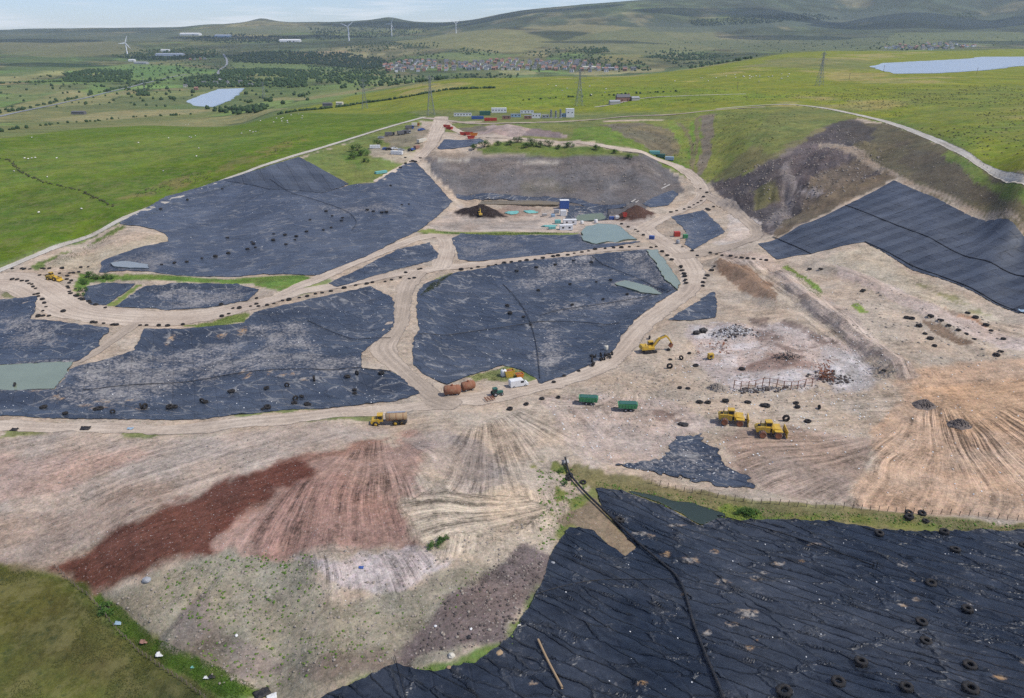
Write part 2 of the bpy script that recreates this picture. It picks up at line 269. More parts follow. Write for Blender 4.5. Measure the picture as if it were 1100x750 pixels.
# ------------------------------------------------------------------ materials
def mat(name, rgb=(.5, .5, .5), rough=.8, metal=0.0, spec=.35):
    m = bpy.data.materials.new(name); m.use_nodes = True; b = m.node_tree.nodes['Principled BSDF']
    b.inputs['Base Color'].default_value = (*rgb, 1); b.inputs['Roughness'].default_value = rough; b.inputs['Metallic'].default_value = metal
    b.inputs['Specular IOR Level'].default_value = spec
    return m
class NT:
    def __init__(s, m): s.t = m.node_tree; s.n = s.t.nodes; s.b = s.n['Principled BSDF']
    def new(s, k, **kw):
        q = s.n.new(k)
        for a, v in kw.items(): setattr(q, a, v)
        return q
    def link(s, a, b): s.t.links.new(a, b)
    def pos(s):
        if not hasattr(s, 'g'): s.g = s.new('ShaderNodeNewGeometry')
        return s.g.outputs['Position']
    def noise(s, scale, detail=4, rough=.55, vec=None, out='Fac'):
        q = s.new('ShaderNodeTexNoise'); q.inputs['Scale'].default_value = scale; q.inputs['Detail'].default_value = detail; q.inputs['Roughness'].default_value = rough
        s.link(vec if vec is not None else s.pos(), q.inputs['Vector']); return q.outputs[out]
    def ramp(s, fac, a, b, ca=(0, 0, 0, 1), cb=(1, 1, 1, 1)):
        q = s.new('ShaderNodeValToRGB'); e = q.color_ramp.elements; e[0].position = a; e[1].position = b; e[0].color = ca; e[1].color = cb
        s.link(fac, q.inputs[0]); return q.outputs[0]
    def math(s, op, a, b=None, c=None):
        q = s.new('ShaderNodeMath', operation=op)
        for i, v in enumerate((a, b, c)):
            if v is None: continue
            if isinstance(v, (int, float)): q.inputs[i].default_value = v
            else: s.link(v, q.inputs[i])
        return q.outputs[0]
    def mix(s, fac, a, b, bt='MIX'):
        q = s.new('ShaderNodeMix', data_type='RGBA', blend_type=bt)
        for i, v in ((0, fac), (6, a), (7, b)):
            if isinstance(v, (int, float)): q.inputs[i].default_value = v
            elif isinstance(v, tuple): q.inputs[i].default_value = v if len(v) == 4 else (*v, 1)
            else: s.link(v, q.inputs[i])
        return q.outputs[2]
    def attr(s, name, out='Color'):
        q = s.new('ShaderNodeAttribute', attribute_name=name); return q.outputs[out]
    def bump(s, h, dist, strength=1.0):
        q = s.new('ShaderNodeBump'); q.inputs['Distance'].default_value = dist; q.inputs['Strength'].default_value = strength
        s.link(h, q.inputs['Height']); s.link(q.outputs[0], s.b.inputs['Normal'])
    def mapped(s, scale=(1, 1, 1), rot=(0, 0, 0)):
        q = s.new('ShaderNodeMapping', vector_type='TEXTURE'); q.inputs['Scale'].default_value = [1 / k for k in scale]; q.inputs['Rotation'].default_value = rot
        s.link(s.pos(), q.inputs[0]); return q.outputs[0]
def worn(name, rgb, rough=.55, dirt=(.22, .17, .13), amount=.5, metal=0.0, scale=1.6):
    """painted metal or plastic with grime and fade"""
    m = mat(name, rgb, rough, metal); t = NT(m)
    tc_ = t.new('ShaderNodeTexCoord').outputs['Object']
    n1 = t.ramp(t.noise(scale, 6, .65, tc_), .45, .75); n2 = t.noise(scale * .35, 3, .5, tc_)
    c = t.mix(t.math('MULTIPLY', n1, amount), (*rgb, 1), (*dirt, 1)); c = t.mix(.35, c, t.mix(n2, (.35, .35, .35, 1), (1, 1, 1, 1)), 'MULTIPLY')
    t.link(c, t.b.inputs['Base Color']); t.link(t.math('ADD', t.math('MULTIPLY', n1, .3), rough), t.b.inputs['Roughness']); return m
# terrain
M = {}
m = mat('ground', rough=.95, spec=.12); t = NT(m); colr = t.attr('tint'); veg = t.attr('veg', 'Fac'); trk = t.attr('ruts')
sep = t.new('ShaderNodeSeparateXYZ'); t.link(trk, sep.inputs[0])
cmb = t.new('ShaderNodeCombineXYZ'); t.link(t.math('MULTIPLY', sep.outputs[0], 1.0), cmb.inputs[0]); t.link(t.math('MULTIPLY', sep.outputs[1], .035), cmb.inputs[1])
st1 = t.noise(.55, 5, .62, cmb.outputs[0]); stk = sep.outputs[2]
stc = t.math('MULTIPLY', t.math('SUBTRACT', t.ramp(st1, .40, .61), .5), stk)
cm2 = t.new('ShaderNodeCombineXYZ'); t.link(t.math('MULTIPLY', sep.outputs[0], 1.0), cm2.inputs[0]); t.link(t.math('MULTIPLY', sep.outputs[1], .05), cm2.inputs[1])
st2 = t.noise(1.25, 3, .55, cm2.outputs[0]); thin = t.math('MULTIPLY', t.math('SUBTRACT', 1.0, t.ramp(t.math('ABSOLUTE', t.math('SUBTRACT', st2, .5)), .0, .05)), stk)
big = t.noise(.018, 5, .6); mid_ = t.noise(.11, 5, .65); fine = t.noise(.8, 5, .7); grit = t.noise(3.0, 3, .75); lump = t.noise(.3, 5, .7)
def spread(q, w, amt): return t.math('MULTIPLY', t.math('SUBTRACT', t.ramp(q, .5 - w, .5 + w), .5), amt)
val = t.math('ADD', spread(big, .18, .30), spread(mid_, .16, .42))
val = t.math('ADD', val, t.math('ADD', spread(fine, .2, .42), spread(lump, .2, .34)))
val = t.math('ADD', val, spread(grit, .2, .42))
val = t.math('ADD', val, t.math('ADD', t.math('MULTIPLY', stc, .62), t.math('MULTIPLY', thin, -.30))); 
def cells(scale):
    q = t.new('ShaderNodeTexVoronoi', feature='F1'); q.inputs['Scale'].default_value = scale; t.link(t.pos(), q.inputs['Vector']); sx = t.new('ShaderNodeSeparateColor'); t.link(q.outputs['Color'], sx.inputs[0]); return sx.outputs[0], q.outputs['Color']
c1, cc1 = cells(1.9); c2, cc2 = cells(.75); bare = t.math('SUBTRACT', 1.0, t.math('MULTIPLY', veg, .45))
pebble = t.math('ADD', t.math('MULTIPLY', t.math('SUBTRACT', t.math('POWER', c1, 1.6), .38), .26), t.math('MULTIPLY', t.math('SUBTRACT', c2, .5), .08))
val = t.math('ADD', val, t.math('MULTIPLY', pebble, bare)); val = t.math('MAXIMUM', t.math('ADD', val, 1.0), .25)
vcol = t.new('ShaderNodeVectorMath', operation='SCALE'); t.link(colr, vcol.inputs[0]); t.link(val, vcol.inputs[3])
# hue wander: redder or greyer soil, yellower or darker grass
hue = t.noise(.05, 4, .6); soilc = t.mix(.5, vcol.outputs[0], t.mix(t.ramp(hue, .4, .6), (1.07, .98, .89, 1), (.92, .98, 1.03, 1)), 'MULTIPLY')
gh = t.noise(.035, 7, .72); grassc = t.mix(.8, vcol.outputs[0], t.mix(t.ramp(gh, .41, .60), (1.26, 1.08, .92, 1), (.74, .84, .78, 1)), 'MULTIPLY')
cc_ = t.mix(veg, soilc, grassc); cc_ = t.mix(t.math('MULTIPLY', bare, .06), cc_, t.mix(.5, cc_, cc1, 'OVERLAY'))
# scattered pale stones and dark clods on soil
sp = t.ramp(t.noise(2.2, 2, .5), .66, .72); sp = t.math('MULTIPLY', sp, t.math('SUBTRACT', 1.0, veg)); cc_ = t.mix(t.math('MULTIPLY', sp, .5), cc_, (.5, .46, .42, 1))
cc_ = t.mix(t.math('MULTIPLY', t.math('MULTIPLY', t.ramp(t.noise(.16, 6, .72), .50, .60), veg), .38), cc_, (.19, .17, .07, 1)); tf = t.math('MULTIPLY', t.math('MULTIPLY', t.ramp(t.noise(.5, 5, .75), .56, .66), veg), .6); cc_ = t.mix(tf, cc_, (.035, .05, .02, 1))
t.link(cc_, t.b.inputs['Base Color'])
bh = t.math('ADD', t.math('MULTIPLY', fine, .5), t.math('ADD', t.math('MULTIPLY', grit, .25), t.math('MULTIPLY', t.math('MULTIPLY', st1, stk), 1.1)))
t.bump(bh, .55, .8); M['ground'] = m
# black liner: 'silt' = how much washed-in silt lies on it
def liner_mat(name, base, rough, wr_scale, wr_rot, wr_amt, silt_amt, speck, spec=.5, crease=1.0, stretch=.35, seams=.4):
    m = mat(name, base, rough, spec=.5); t = NT(m); silt = t.attr('silt', 'Fac')
    v = t.mapped((.16, 1, 1), (0, 0, wr_rot)); w1 = t.noise(wr_scale, 5, .6, v); v2 = t.mapped((.25, 1, 1), (0, 0, wr_rot + .6)); w2 = t.noise(wr_scale * .8, 4, .55, v2)
    rid = t.math('SUBTRACT', 1.0, t.math('ABSOLUTE', t.math('MULTIPLY', t.math('SUBTRACT', w1, .5), 4.0)))
    rid2 = t.math('SUBTRACT', 1.0, t.math('ABSOLUTE', t.math('MULTIPLY', t.math('SUBTRACT', w2, .5), 5.0)))
    wv = t.new('ShaderNodeVectorMath', operation='ADD'); wsc = t.new('ShaderNodeVectorMath', operation='SCALE'); wsc.inputs[3].default_value = crease * 1.4; t.link(t.noise(.2 / max(crease, .3), 3, .6, None, 'Color'), wsc.inputs[0]); t.link(t.mapped((stretch, 1, 1), (0, 0, wr_rot)), wv.inputs[0]); t.link(wsc.outputs[0], wv.inputs[1])
    vo = t.new('ShaderNodeTexVoronoi', feature='DISTANCE_TO_EDGE'); vo.inputs['Scale'].default_value = 1 / (crease * 3.2); t.link(wv.outputs[0], vo.inputs['Vector']); line = t.math('SUBTRACT', 1.0, t.ramp(vo.outputs['Distance'], .0, .07))
    n1 = t.noise(.12, 7, .68); n2 = t.noise(.9, 5, .7); n3 = t.noise(2.6, 2, .6)
    d = t.ramp(t.math('ADD', t.math('ADD', t.math('MULTIPLY', n1, .42), t.math('MULTIPLY', n2, .58)), t.math('MULTIPLY', t.math('SUBTRACT', silt, .5), .22)), .55, .68)
    dst_sheen = t.math('ADD', t.math('MULTIPLY', t.ramp(t.noise(.03, 5, .62), .42, .66), .085), .012)  # dust film; its broad pale patches paint a sheen into the colour
    c = t.mix(dst_sheen, (*base, 1), (.32, .33, .35, 1)); c = t.mix(t.math('MULTIPLY', d, silt_amt), c, t.mix(n2, (.18, .17, .165, 1), (.36, .33, .30, 1)))
    dp = t.new('ShaderNodeVectorMath', operation='DOT_PRODUCT'); t.link(t.pos(), dp.inputs[0]); dp.inputs[1].default_value = (math.cos(wr_rot + .9), math.sin(wr_rot + .9), 0); fr = t.math('FRACT', t.math('DIVIDE', dp.outputs['Value'], 6.5)); seam = t.math('MULTIPLY', t.math('LESS_THAN', fr, .045), t.math('MULTIPLY', t.ramp(t.noise(.07, 3, .6), .48, .62), .3 * seams)); c = t.mix(seam, c, (.16, .17, .19, 1)); seam2 = t.math('MULTIPLY', t.math('LESS_THAN', t.math('ABSOLUTE', t.math('SUBTRACT', fr, .07)), .025), .8 * seams); c = t.mix(seam2, c, (.003, .004, .006, 1))
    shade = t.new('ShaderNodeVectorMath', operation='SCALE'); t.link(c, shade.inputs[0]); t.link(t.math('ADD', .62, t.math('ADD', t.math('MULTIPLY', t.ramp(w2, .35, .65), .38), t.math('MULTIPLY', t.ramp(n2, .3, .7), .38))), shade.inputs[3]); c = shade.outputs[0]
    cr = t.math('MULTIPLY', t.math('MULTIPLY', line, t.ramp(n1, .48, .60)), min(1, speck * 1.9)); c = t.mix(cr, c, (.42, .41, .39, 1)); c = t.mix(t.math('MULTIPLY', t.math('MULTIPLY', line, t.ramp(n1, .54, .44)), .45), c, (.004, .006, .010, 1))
    stn = t.attr('stain', 'Fac'); c = t.mix(t.math('MULTIPLY', stn, t.ramp(n2, .42, .56)), c, t.mix(t.ramp(t.noise(.25, 2), .4, .6), (.30, .27, .23, 1), (.32, .19, .08, 1)))
    sk = t.ramp(n3, .73, .77); c = t.mix(t.math('MULTIPLY', sk, speck), c, (.55, .56, .57, 1))
    t.link(c, t.b.inputs['Base Color']); t.link(t.math('ADD', t.math('MULTIPLY', d, .4), t.math('ADD', rough - .14, t.math('ADD', t.math('MULTIPLY', n2, .16), t.math('MULTIPLY', t.ramp(t.noise(.05, 4, .6), .35, .65), .14)))), t.b.inputs['Roughness'])
    t.bump(t.math('ADD', t.math('ADD', t.math('MULTIPLY', rid, .4), t.math('MULTIPLY', rid2, .3)), t.math('MULTIPLY', line, 1.1)), wr_amt, .9); t.b.inputs['Specular IOR Level'].default_value = spec; return m
M['liner_far'] = liner_mat('liner_weathered', (.034, .044, .064), .44, .2, .4, .25, .42, .30, .5, 1.6)
M['liner_mid'] = liner_mat('liner_silted', (.024, .033, .050), .43, .26, -.5, .28, .7, .42, .5, 1.3)
M['liner_clean'] = liner_mat('liner_clean', (.033, .041, .057), .50, .2, -.5, .08, .08, .03, .22, 2.5, .35, 1.0)
M['liner_clean_pale'] = liner_mat('liner_clean_pale', (.044, .054, .072), .52, .2, -.5, .08, .08, .03, .3, 2.5)
M['liner_near'] = liner_mat('liner_foreground', (.0085, .0145, .026), .38, .5, -.68, .50, .42, .05, .32, .9, .16, .25)
def water_mat(name, rgb, rough=.12):
    m = mat(name, rgb, rough, spec=.5); t = NT(m); n = t.noise(.08, 4, .6)
    t.link(t.mix(n, (*[c * .8 for c in rgb], 1), (*[c * 1.2 for c in rgb], 1)), t.b.inputs['Base Color'])
    t.bump(t.noise(1.2, 3, .6), .03, .5); t.b.inputs['Specular IOR Level'].default_value = .35; return m
M['water_green'] = water_mat('silty_green_water', tuple(lin(118, 128, 110))); M['water_blue'] = water_mat('milky_blue_water', tuple(lin(110, 124, 108)))
M['water_dark'] = water_mat('dark_water', tuple(lin(48, 58, 50)), .06); M['water_brown'] = water_mat('brown_water', tuple(lin(120, 110, 92)))
M['water_lake'] = water_mat('reservoir_water', tuple(lin(146, 156, 164)), .25); M['water_grey'] = water_mat('grey_silt_water', tuple(lin(128, 134, 134)), .3)
def road_mat(name, rgb, rgb2):
    m = mat(name, rgb, .93, spec=.15); t = NT(m); ru = t.attr('ruts'); sp_ = t.new('ShaderNodeSeparateXYZ'); t.link(ru, sp_.inputs[0])
    cb = t.new('ShaderNodeCombineXYZ'); t.link(sp_.outputs[0], cb.inputs[0]); t.link(t.math('MULTIPLY', sp_.outputs[1], .02), cb.inputs[1])
    s1 = t.noise(.8, 4, .6, cb.outputs[0]); n1 = t.noise(.06, 5, .6); n2 = t.noise(1.0, 4, .7); n3 = t.noise(3.2, 2, .7)
    c = t.mix(t.ramp(n1, .38, .62), (*rgb, 1), (*rgb2, 1))
    v = t.math('ADD', t.math('ADD', .46, t.math('MULTIPLY', t.ramp(s1, .36, .64), .3)), t.math('ADD', t.math('MULTIPLY', t.ramp(n2, .3, .7), .28), t.math('MULTIPLY', t.ramp(n3, .3, .7), .28)))
    sc = t.new('ShaderNodeVectorMath', operation='SCALE'); t.link(c, sc.inputs[0]); t.link(v, sc.inputs[3]); t.link(sc.outputs[0], t.b.inputs['Base Color'])
    t.bump(t.math('ADD', t.math('MULTIPLY', s1, .8), t.math('MULTIPLY', n2, .5)), .35, .7); return m
M['haul'] = road_mat('haul_road_dust', tuple(lin(190, 175, 157)), tuple(lin(171, 155, 138))); M['gravel'] = road_mat('pale_gravel', tuple(lin(190, 184, 172)), tuple(lin(172, 164, 150)))
M['spoil_track'] = road_mat('grey_track', tuple(lin(174, 159, 142)), tuple(lin(157, 143, 127))); M['asphalt'] = road_mat('far_asphalt', tuple(lin(140, 142, 145)), tuple(lin(128, 130, 133)))
# ------------------------------------------------------------------ ground colours
TINT = np.zeros((NR, NC, 3)); VEG = np.ones((NR, NC)); RUT = np.zeros((NR, NC, 3))
moor = fbm(GX, GY, 420, 5, 41); m2 = fbm(GX, GY * .6, 900, 4, 43)
TINT[:] = lin(100, 110, 66)
def blend(mask, rgb, rg=None):
    tgt = TINT if rg is None else TINT[rg]
    tgt += (np.asarray(rgb) - tgt) * mask[..., None]
blend(sstep(.0, .35, moor), lin(128, 122, 84)); blend(sstep(.0, .3, m2), lin(88, 100, 70)); blend(sstep(.15, .4, fbm(GX, GY, 260, 4, 47)) * .8, lin(92, 118, 62))
I0 = int(np.searchsorted(YR, 850)); fx, fy = GX[I0:], GY[I0:]; CS = 190.0
best = np.full(fx.shape, 1e9); sec = np.full(fx.shape, 1e9); cid = np.zeros(fx.shape); wx_ = fx + 40 * fbm(fx, fy, 150, 2, 52); wy_ = fy * .7 + 40 * fbm(fx, fy, 150, 2, 53); ci, cj = np.floor(wx_ / CS), np.floor(wy_ / CS)
for oi_ in (-1, 0, 1):
    for oj_ in (-1, 0, 1):
        a_, b_ = ci + oi_, cj + oj_; h1 = vnoise(a_, b_, 101); h2 = vnoise(a_, b_, 102); d_ = np.hypot((a_ + h1) * CS - wx_, (b_ + h2) * CS - wy_); w_ = d_ < best; sec = np.where(w_, best, np.minimum(sec, d_)); cid = np.where(w_, vnoise(a_, b_, 103), cid); best = np.where(w_, d_, best)
low = (1 - sstep(-12, 18, GZ[I0:])) * sstep(900, 1100, fy) * (1 - sstep(4600, 5600, fy)); TF = TINT[I0:]; FC = [lin(*c) for c in ((96, 124, 66), (112, 120, 76), (84, 104, 62), (124, 124, 86), (104, 132, 70), (88, 100, 66), (132, 126, 92), (78, 96, 60))]
pick = np.array(FC)[np.clip((cid * 7.99).astype(int), 0, 7)]; TF += (pick - TF) * (low * .8)[..., None]; hg = low * (1 - sstep(6, 16, sec - best)) * sstep(-.1, .15, fbm(fx, fy, 120, 2, 54)); TF += (lin(58, 74, 46) - TF) * (hg * .85)[..., None]
dk = sstep(3600, 5600, GY) * sstep(-.22, .12, fbm(GX * .45, GY * .35, 800, 5, 49)); blend(dk * .85, lin(62, 74, 66)); dk = sstep(2600, 4200, GY) * sstep(.05, .25, fbm(GX * .8, GY * .4, 300, 5, 50)); blend(dk * .6, lin(70, 84, 62)); dk = sstep(2600, 4200, GY) * sstep(.12, .3, fbm(GX * .8, GY * .4, 350, 5, 51)); blend(dk * .6, lin(142, 134, 104))  # dark heather patches also paint cloud shadow on far hills; the last are pale
mott = fbm(GX, GY, 150, 5, 57) * sstep(1500, 2600, GY); TINT *= np.clip(1 + 1.1 * mott, .5, 1.6)[..., None]; blend(sstep(.12, .22, fbm(GX, GY * .5, 110, 4, 58)) * sstep(1800, 3000, GY) * .5, lin(56, 72, 56))
TINT *= (1 - .30 * sstep(2200, 3600, GY))[..., None]
def paint(poly, rgb, feather=3.0, warp=2.0, veg=None, amt=1.0, wscale=None, patchy=None):
    P = WP(poly); pad = feather + warp * 2 + 5; rg = region(P, pad)
    if not rg: return
    x, y = GX[rg], GY[rg]; s = sdpoly(P, x, y) + warp * 1.3 * fbm(x, y, wscale or max(3.0, warp * 3), 5, len(poly) + int(poly[0][0]) % 50)
    if feather <= 8: s = s + .9 * fbm(x, y, 2.2, 3, 77); feather = max(.4, feather * .4)
    k = (1 - sstep(-feather, feather, s)) * amt
    if patchy: k = k * sstep(patchy[1] - .15, patchy[1] + .15, fbm(x, y, patchy[0], 4, int(poly[0][1]) % 97))
    blend(k, lin(*rgb), rg)
    if veg is not None: VEG[rg] += (veg - VEG[rg]) * k
    return rg, k
# far country
for poly, c in [([(95, 72), (150, 68), (195, 72), (180, 84), (110, 86)], (104, 138, 74)), ([(0, 62), (60, 60), (90, 70), (40, 80), (0, 82)], (84, 108, 64)), ([(130, 74), (190, 70), (240, 76), (200, 84), (140, 84)], (92, 128, 70)),
                ([(0, 92), (70, 90), (78, 102), (0, 110)], (112, 120, 80)), ([(90, 92), (110, 90), (125, 98), (100, 103)], (104, 142, 70)), ([(250, 68), (300, 66), (340, 70), (320, 78), (260, 76)], (108, 128, 76)),
                ([(280, 80), (330, 78), (360, 86), (300, 90)], (112, 130, 78)), ([(370, 86), (420, 80), (400, 94), (330, 105), (290, 108)], (110, 132, 74)), ([(440, 62), (520, 55), (560, 60), (500, 66)], (112, 130, 82)),
                ([(300, 88), (360, 92), (330, 104), (270, 104)], (96, 116, 66)), ([(310, 56), (370, 54), (370, 60), (320, 61)], (168, 150, 122)), ([(640, 60), (690, 58), (690, 66), (650, 68)], (140, 135, 88)),
                ([(190, 85), (240, 82), (330, 88), (320, 98), (200, 100)], (84, 106, 62)), ([(0, 124), (60, 118), (200, 117), (230, 122), (60, 140), (0, 146)], (116, 120, 76)), ([(60, 130), (120, 121), (220, 117), (215, 121), (120, 128)], (158, 150, 112)),
                ([(420, 45), (480, 36), (560, 33), (600, 45), (560, 56), (470, 52)], (136, 136, 92)), ([(570, 50), (650, 30), (760, 30), (800, 50), (700, 60)], (120, 124, 88)), ([(560, 30), (620, 26), (680, 30), (640, 36)], (142, 136, 98)),
                ([(730, 44), (860, 38), (1000, 42), (980, 52), (800, 56)], (96, 106, 78)), ([(880, 58), (960, 36), (1100, 34), (1100, 46), (980, 52)], (108, 118, 82)), ([(690, 24), (800, 22), (930, 18), (880, 30), (700, 34)], (74, 88, 82)),
                ([(740, 16), (900, 12), (1100, 20), (1100, 28), (900, 26)], (82, 94, 88)), ([(0, 34), (120, 36), (250, 36), (200, 44), (0, 46)], (88, 98, 84)), ([(190, 34), (420, 26), (420, 33), (200, 40)], (110, 116, 92)), ([(0, 46), (120, 44), (160, 56), (60, 62), (0, 58)], (120, 120, 88))]:
    paint(poly, tuple(k * .9 for k in c), 25, 40, 1, .7, 180)
# green hill pasture
paint([(-120, 305), (0, 288), (127, 238), (280, 180), (450, 127), (440, 119), (300, 124), (150, 135), (0, 149), (-120, 152)], (83, 105, 24), 8, 10, 1)
paint([(-60, 220), (60, 190), (200, 170), (330, 140), (200, 145), (0, 160)], (100, 116, 54), 30, 20, 1, .5, 60); paint([(-60, 270), (60, 240), (180, 200), (120, 190), (-60, 230)], (80, 98, 44), 30, 20, 1, .5, 60)
paint([(430, 121), (300, 122), (380, 103), (480, 86), (600, 82), (740, 75), (840, 58), (1200, 50), (1200, 240), (1100, 197), (1040, 167), (960, 131), (870, 113), (760, 120), (640, 120)], (112, 121, 38), 20, 20, 1)
paint([(440, 118), (480, 104), (560, 92), (640, 95), (720, 92), (860, 104), (700, 112), (600, 115)], (104, 122, 36), 20, 20, 1, .8, 80)
for poly in ([(410, 103), (440, 92), (500, 88), (510, 92), (460, 102)], [(560, 84), (640, 80), (700, 80), (640, 87)], [(740, 88), (840, 62), (1000, 56), (920, 68), (820, 76)], [(860, 76), (930, 74), (960, 84), (1060, 80), (1000, 92), (900, 88)], [(1060, 120), (1110, 112), (1120, 135), (1080, 135)], [(820, 112), (870, 104), (1000, 108), (900, 120)]):
    paint(poly, (148, 138, 92), 15, 25, 1, .7, 60, (50, -.1))
paint([(840, 62), (940, 66), (930, 74), (860, 74), (800, 72)], (104, 110, 72), 15, 20, 1, .7, 60)
paint([(960, 100), (1100, 92), (1120, 150), (1040, 140), (980, 120)], (100, 112, 56), 15, 20, 1, .6, 40)
paint([(130, 215), (180, 192), (215, 186), (190, 204), (150, 215)], (104, 100, 62), 6, 8, 1, .8, 14, (8, 0)); paint([(225, 185), (280, 160), (330, 148), (300, 165), (250, 182)], (108, 104, 60), 5, 8, 1, .7, 14, (8, 0))
# the site
paint(site, (165, 150, 132), 3, 3, 0)
paint([(322, 170), (452, 128), (446, 168), (404, 197), (375, 199)], (104, 116, 62), 3, 4, .9); paint([(405, 148), (450, 135), (462, 140), (452, 160), (420, 158)], (128, 118, 100), 2, 3, 0, .9); paint([(395, 158), (440, 160), (452, 168), (430, 176), (400, 168)], (158, 146, 130), 2, 3, 0, .9)
paint([(360, 165), (395, 160), (385, 180)], (84, 112, 46), 6, 5, 1, .7)
# cut face and back slope
paint([(455, 168), (540, 165), (650, 165), (702, 166), (728, 190), (735, 205), (680, 224), (560, 214), (490, 211), (468, 190)], (98, 94, 92), 2, 2, 0); paint([(460, 172), (690, 176), (660, 186), (480, 184)], (112, 104, 98), 2, 3, 0, .6)
paint([(550, 195), (590, 190), (620, 205), (560, 210)], (96, 92, 80), 6, 5, .2, .6); paint([(455, 166), (600, 160), (690, 168), (700, 173), (600, 167), (470, 173)], (138, 126, 112), 2, 2, 0, .8)
paint([(512, 161), (535, 152), (640, 157), (695, 170), (640, 168), (560, 166), (520, 165)], (90, 104, 52), 3, 2, .95, 1); paint([(470, 142), (480, 132), (640, 128), (660, 140), (640, 150), (560, 148), (500, 143)], (104, 112, 64), 3, 4, .9)
paint([(500, 142), (530, 134), (560, 136), (600, 142), (612, 148), (540, 147)], (150, 132, 126), 2, 4, 0, .9); paint([(560, 146), (575, 138), (600, 142), (605, 148)], (110, 98, 96), 2, 3, 0, .9); paint([(484, 138), (520, 134), (525, 140), (500, 142)], (98, 92, 82), 2, 3, .2, .9)
paint([(610, 150), (620, 136), (680, 140), (740, 170), (760, 195), (700, 168), (650, 156)], (92, 114, 50), 3, 4, 1); paint([(640, 132), (760, 122), (880, 114), (860, 140), (800, 195), (765, 198), (740, 178), (700, 155)], (108, 116, 60), 4, 5, 1)
paint([(645, 134), (690, 132), (722, 140), (732, 158), (722, 170), (700, 162), (672, 148)], (100, 92, 80), 2, 4, .3, .9); paint([(716, 128), (730, 132), (742, 150), (738, 172), (728, 160)], (112, 128, 58), 2, 3, 1, .8); paint([(752, 124), (768, 122), (766, 150), (760, 180), (748, 192), (752, 160)], (112, 102, 92), 1.5, 2.5, .1, .9)
paint([(742, 130), (752, 128), (752, 160), (744, 184), (738, 160)], (94, 124, 48), 2, 3, 1, .9); paint([(770, 190), (800, 165), (850, 145), (900, 128), (890, 142), (830, 172), (790, 192)], (104, 100, 68), 3, 5, .6, .9)
paint([(760, 192), (800, 187), (850, 165), (893, 132), (940, 138), (962, 150), (950, 168), (956, 190), (860, 240), (832, 252), (800, 240)], (80, 74, 73), 3, 5, 0); paint([(835, 170), (870, 150), (920, 160), (900, 190), (860, 200)], (98, 88, 86), 4, 6, 0, .7, 12)
paint([(800, 205), (830, 195), (838, 215), (815, 222)], (104, 100, 66), 3, 5, .6, .8); paint([(850, 170), (852, 200), (848, 230), (826, 245), (818, 240), (838, 222), (842, 190)], (106, 99, 96), 1.5, 2, 0, .9); paint([(880, 185), (925, 170), (945, 180), (870, 232), (850, 236)], (106, 94, 80), 2, 5, .2, .8)
paint([(895, 130), (960, 133), (1040, 170), (1190, 242), (1190, 295), (1100, 252), (1020, 219), (962, 192), (925, 165)], (94, 88, 70), 3, 4, .4); paint([(960, 150), (1060, 195), (1120, 225), (1060, 225), (980, 190)], (82, 76, 66), 5, 6, .2, .8, 18)
paint([(1020, 160), (1100, 202), (1180, 236), (1180, 246), (1090, 212), (1010, 168)], (96, 116, 54), 2, 3, 1, .8); paint([(890, 132), (915, 126), (940, 138), (930, 160), (905, 155)], (72, 68, 66), 3, 5, 0, .9)
paint([(800, 152), (835, 120), (872, 115), (925, 126), (900, 131), (872, 142), (830, 166)], (106, 112, 64), 3, 4, .9)
paint([(826, 250), (838, 240), (843, 222), (840, 200), (838, 180), (846, 172), (852, 185), (853, 205), (852, 226), (845, 242), (832, 254)], (116, 108, 104), 1, 1.5, 0); paint([(852, 205), (872, 212), (885, 208), (884, 204), (868, 206), (853, 198)], (136, 128, 124), 1, 1.5, 0, .9)
paint([(880, 154), (905, 155), (932, 165), (955, 182), (975, 193), (1060, 228), (1180, 280), (1180, 286), (1060, 233), (970, 197), (945, 185), (925, 171), (903, 162), (880, 160)], (140, 126, 110), 1, 1, 0, .95)
paint([(470, 171), (540, 172), (620, 174), (700, 178), (700, 180), (620, 176), (540, 174), (470, 173)], (150, 144, 134), .6, .6, 0, .9)
paint([(830, 258), (860, 240), (905, 219), (962, 191), (952, 184), (915, 196), (880, 214), (840, 238)], (104, 92, 76), 1.5, 2, .3, .95)
for pl in ([(724, 130), (734, 134), (745, 150), (746, 178), (742, 180), (740, 152), (732, 138)], [(668, 138), (700, 134), (722, 142), (732, 160), (726, 168), (722, 158), (716, 146), (700, 139), (672, 143)], [(745, 126), (752, 126), (750, 160), (744, 188), (741, 186), (747, 156)]):
    paint(pl, (110, 102, 78), 1, 1.5, .4, .9)
for y in (186, 200): paint([(475, y - 6), (540, y - 4), (620, y - 2), (710, y + 2), (710, y + 3), (620, y - 1), (540, y - 3), (475, y - 5)], (124, 118, 112), .5, .5, 0, .7)
# pit floor
paint([(455, 246), (495, 220), (520, 221), (620, 222), (690, 224), (720, 232), (690, 246), (620, 250), (500, 250)], (168, 154, 140), 2, 2, 0); paint([(470, 240), (520, 232), (580, 236), (575, 246), (480, 246)], (150, 138, 126), 2, 2, 0, .9)
for hk, c in ((517, (46, 38, 36)), (682, (84, 62, 52)), (558, (140, 122, 108))):
    cx, cy, r = HEAPC[hk]; P = np.array([[cx + r * 1.02 * math.cos(a), cy + r * 1.02 * math.sin(a)] for a in np.linspace(0, 6.1, 16)]); rg = region(P, 3); k = 1 - sstep(-1, 1, sdpoly(P, GX[rg], GY[rg]) + 2 * fbm(GX[rg], GY[rg], 5, 3, 4)); blend(k, lin(*c), rg); VEG[rg] *= 1 - k
paint([(448, 250), (456, 246), (560, 249), (620, 250), (620, 252), (556, 253), (495, 252)], (104, 122, 60), 1, 1.5, 1, .9)
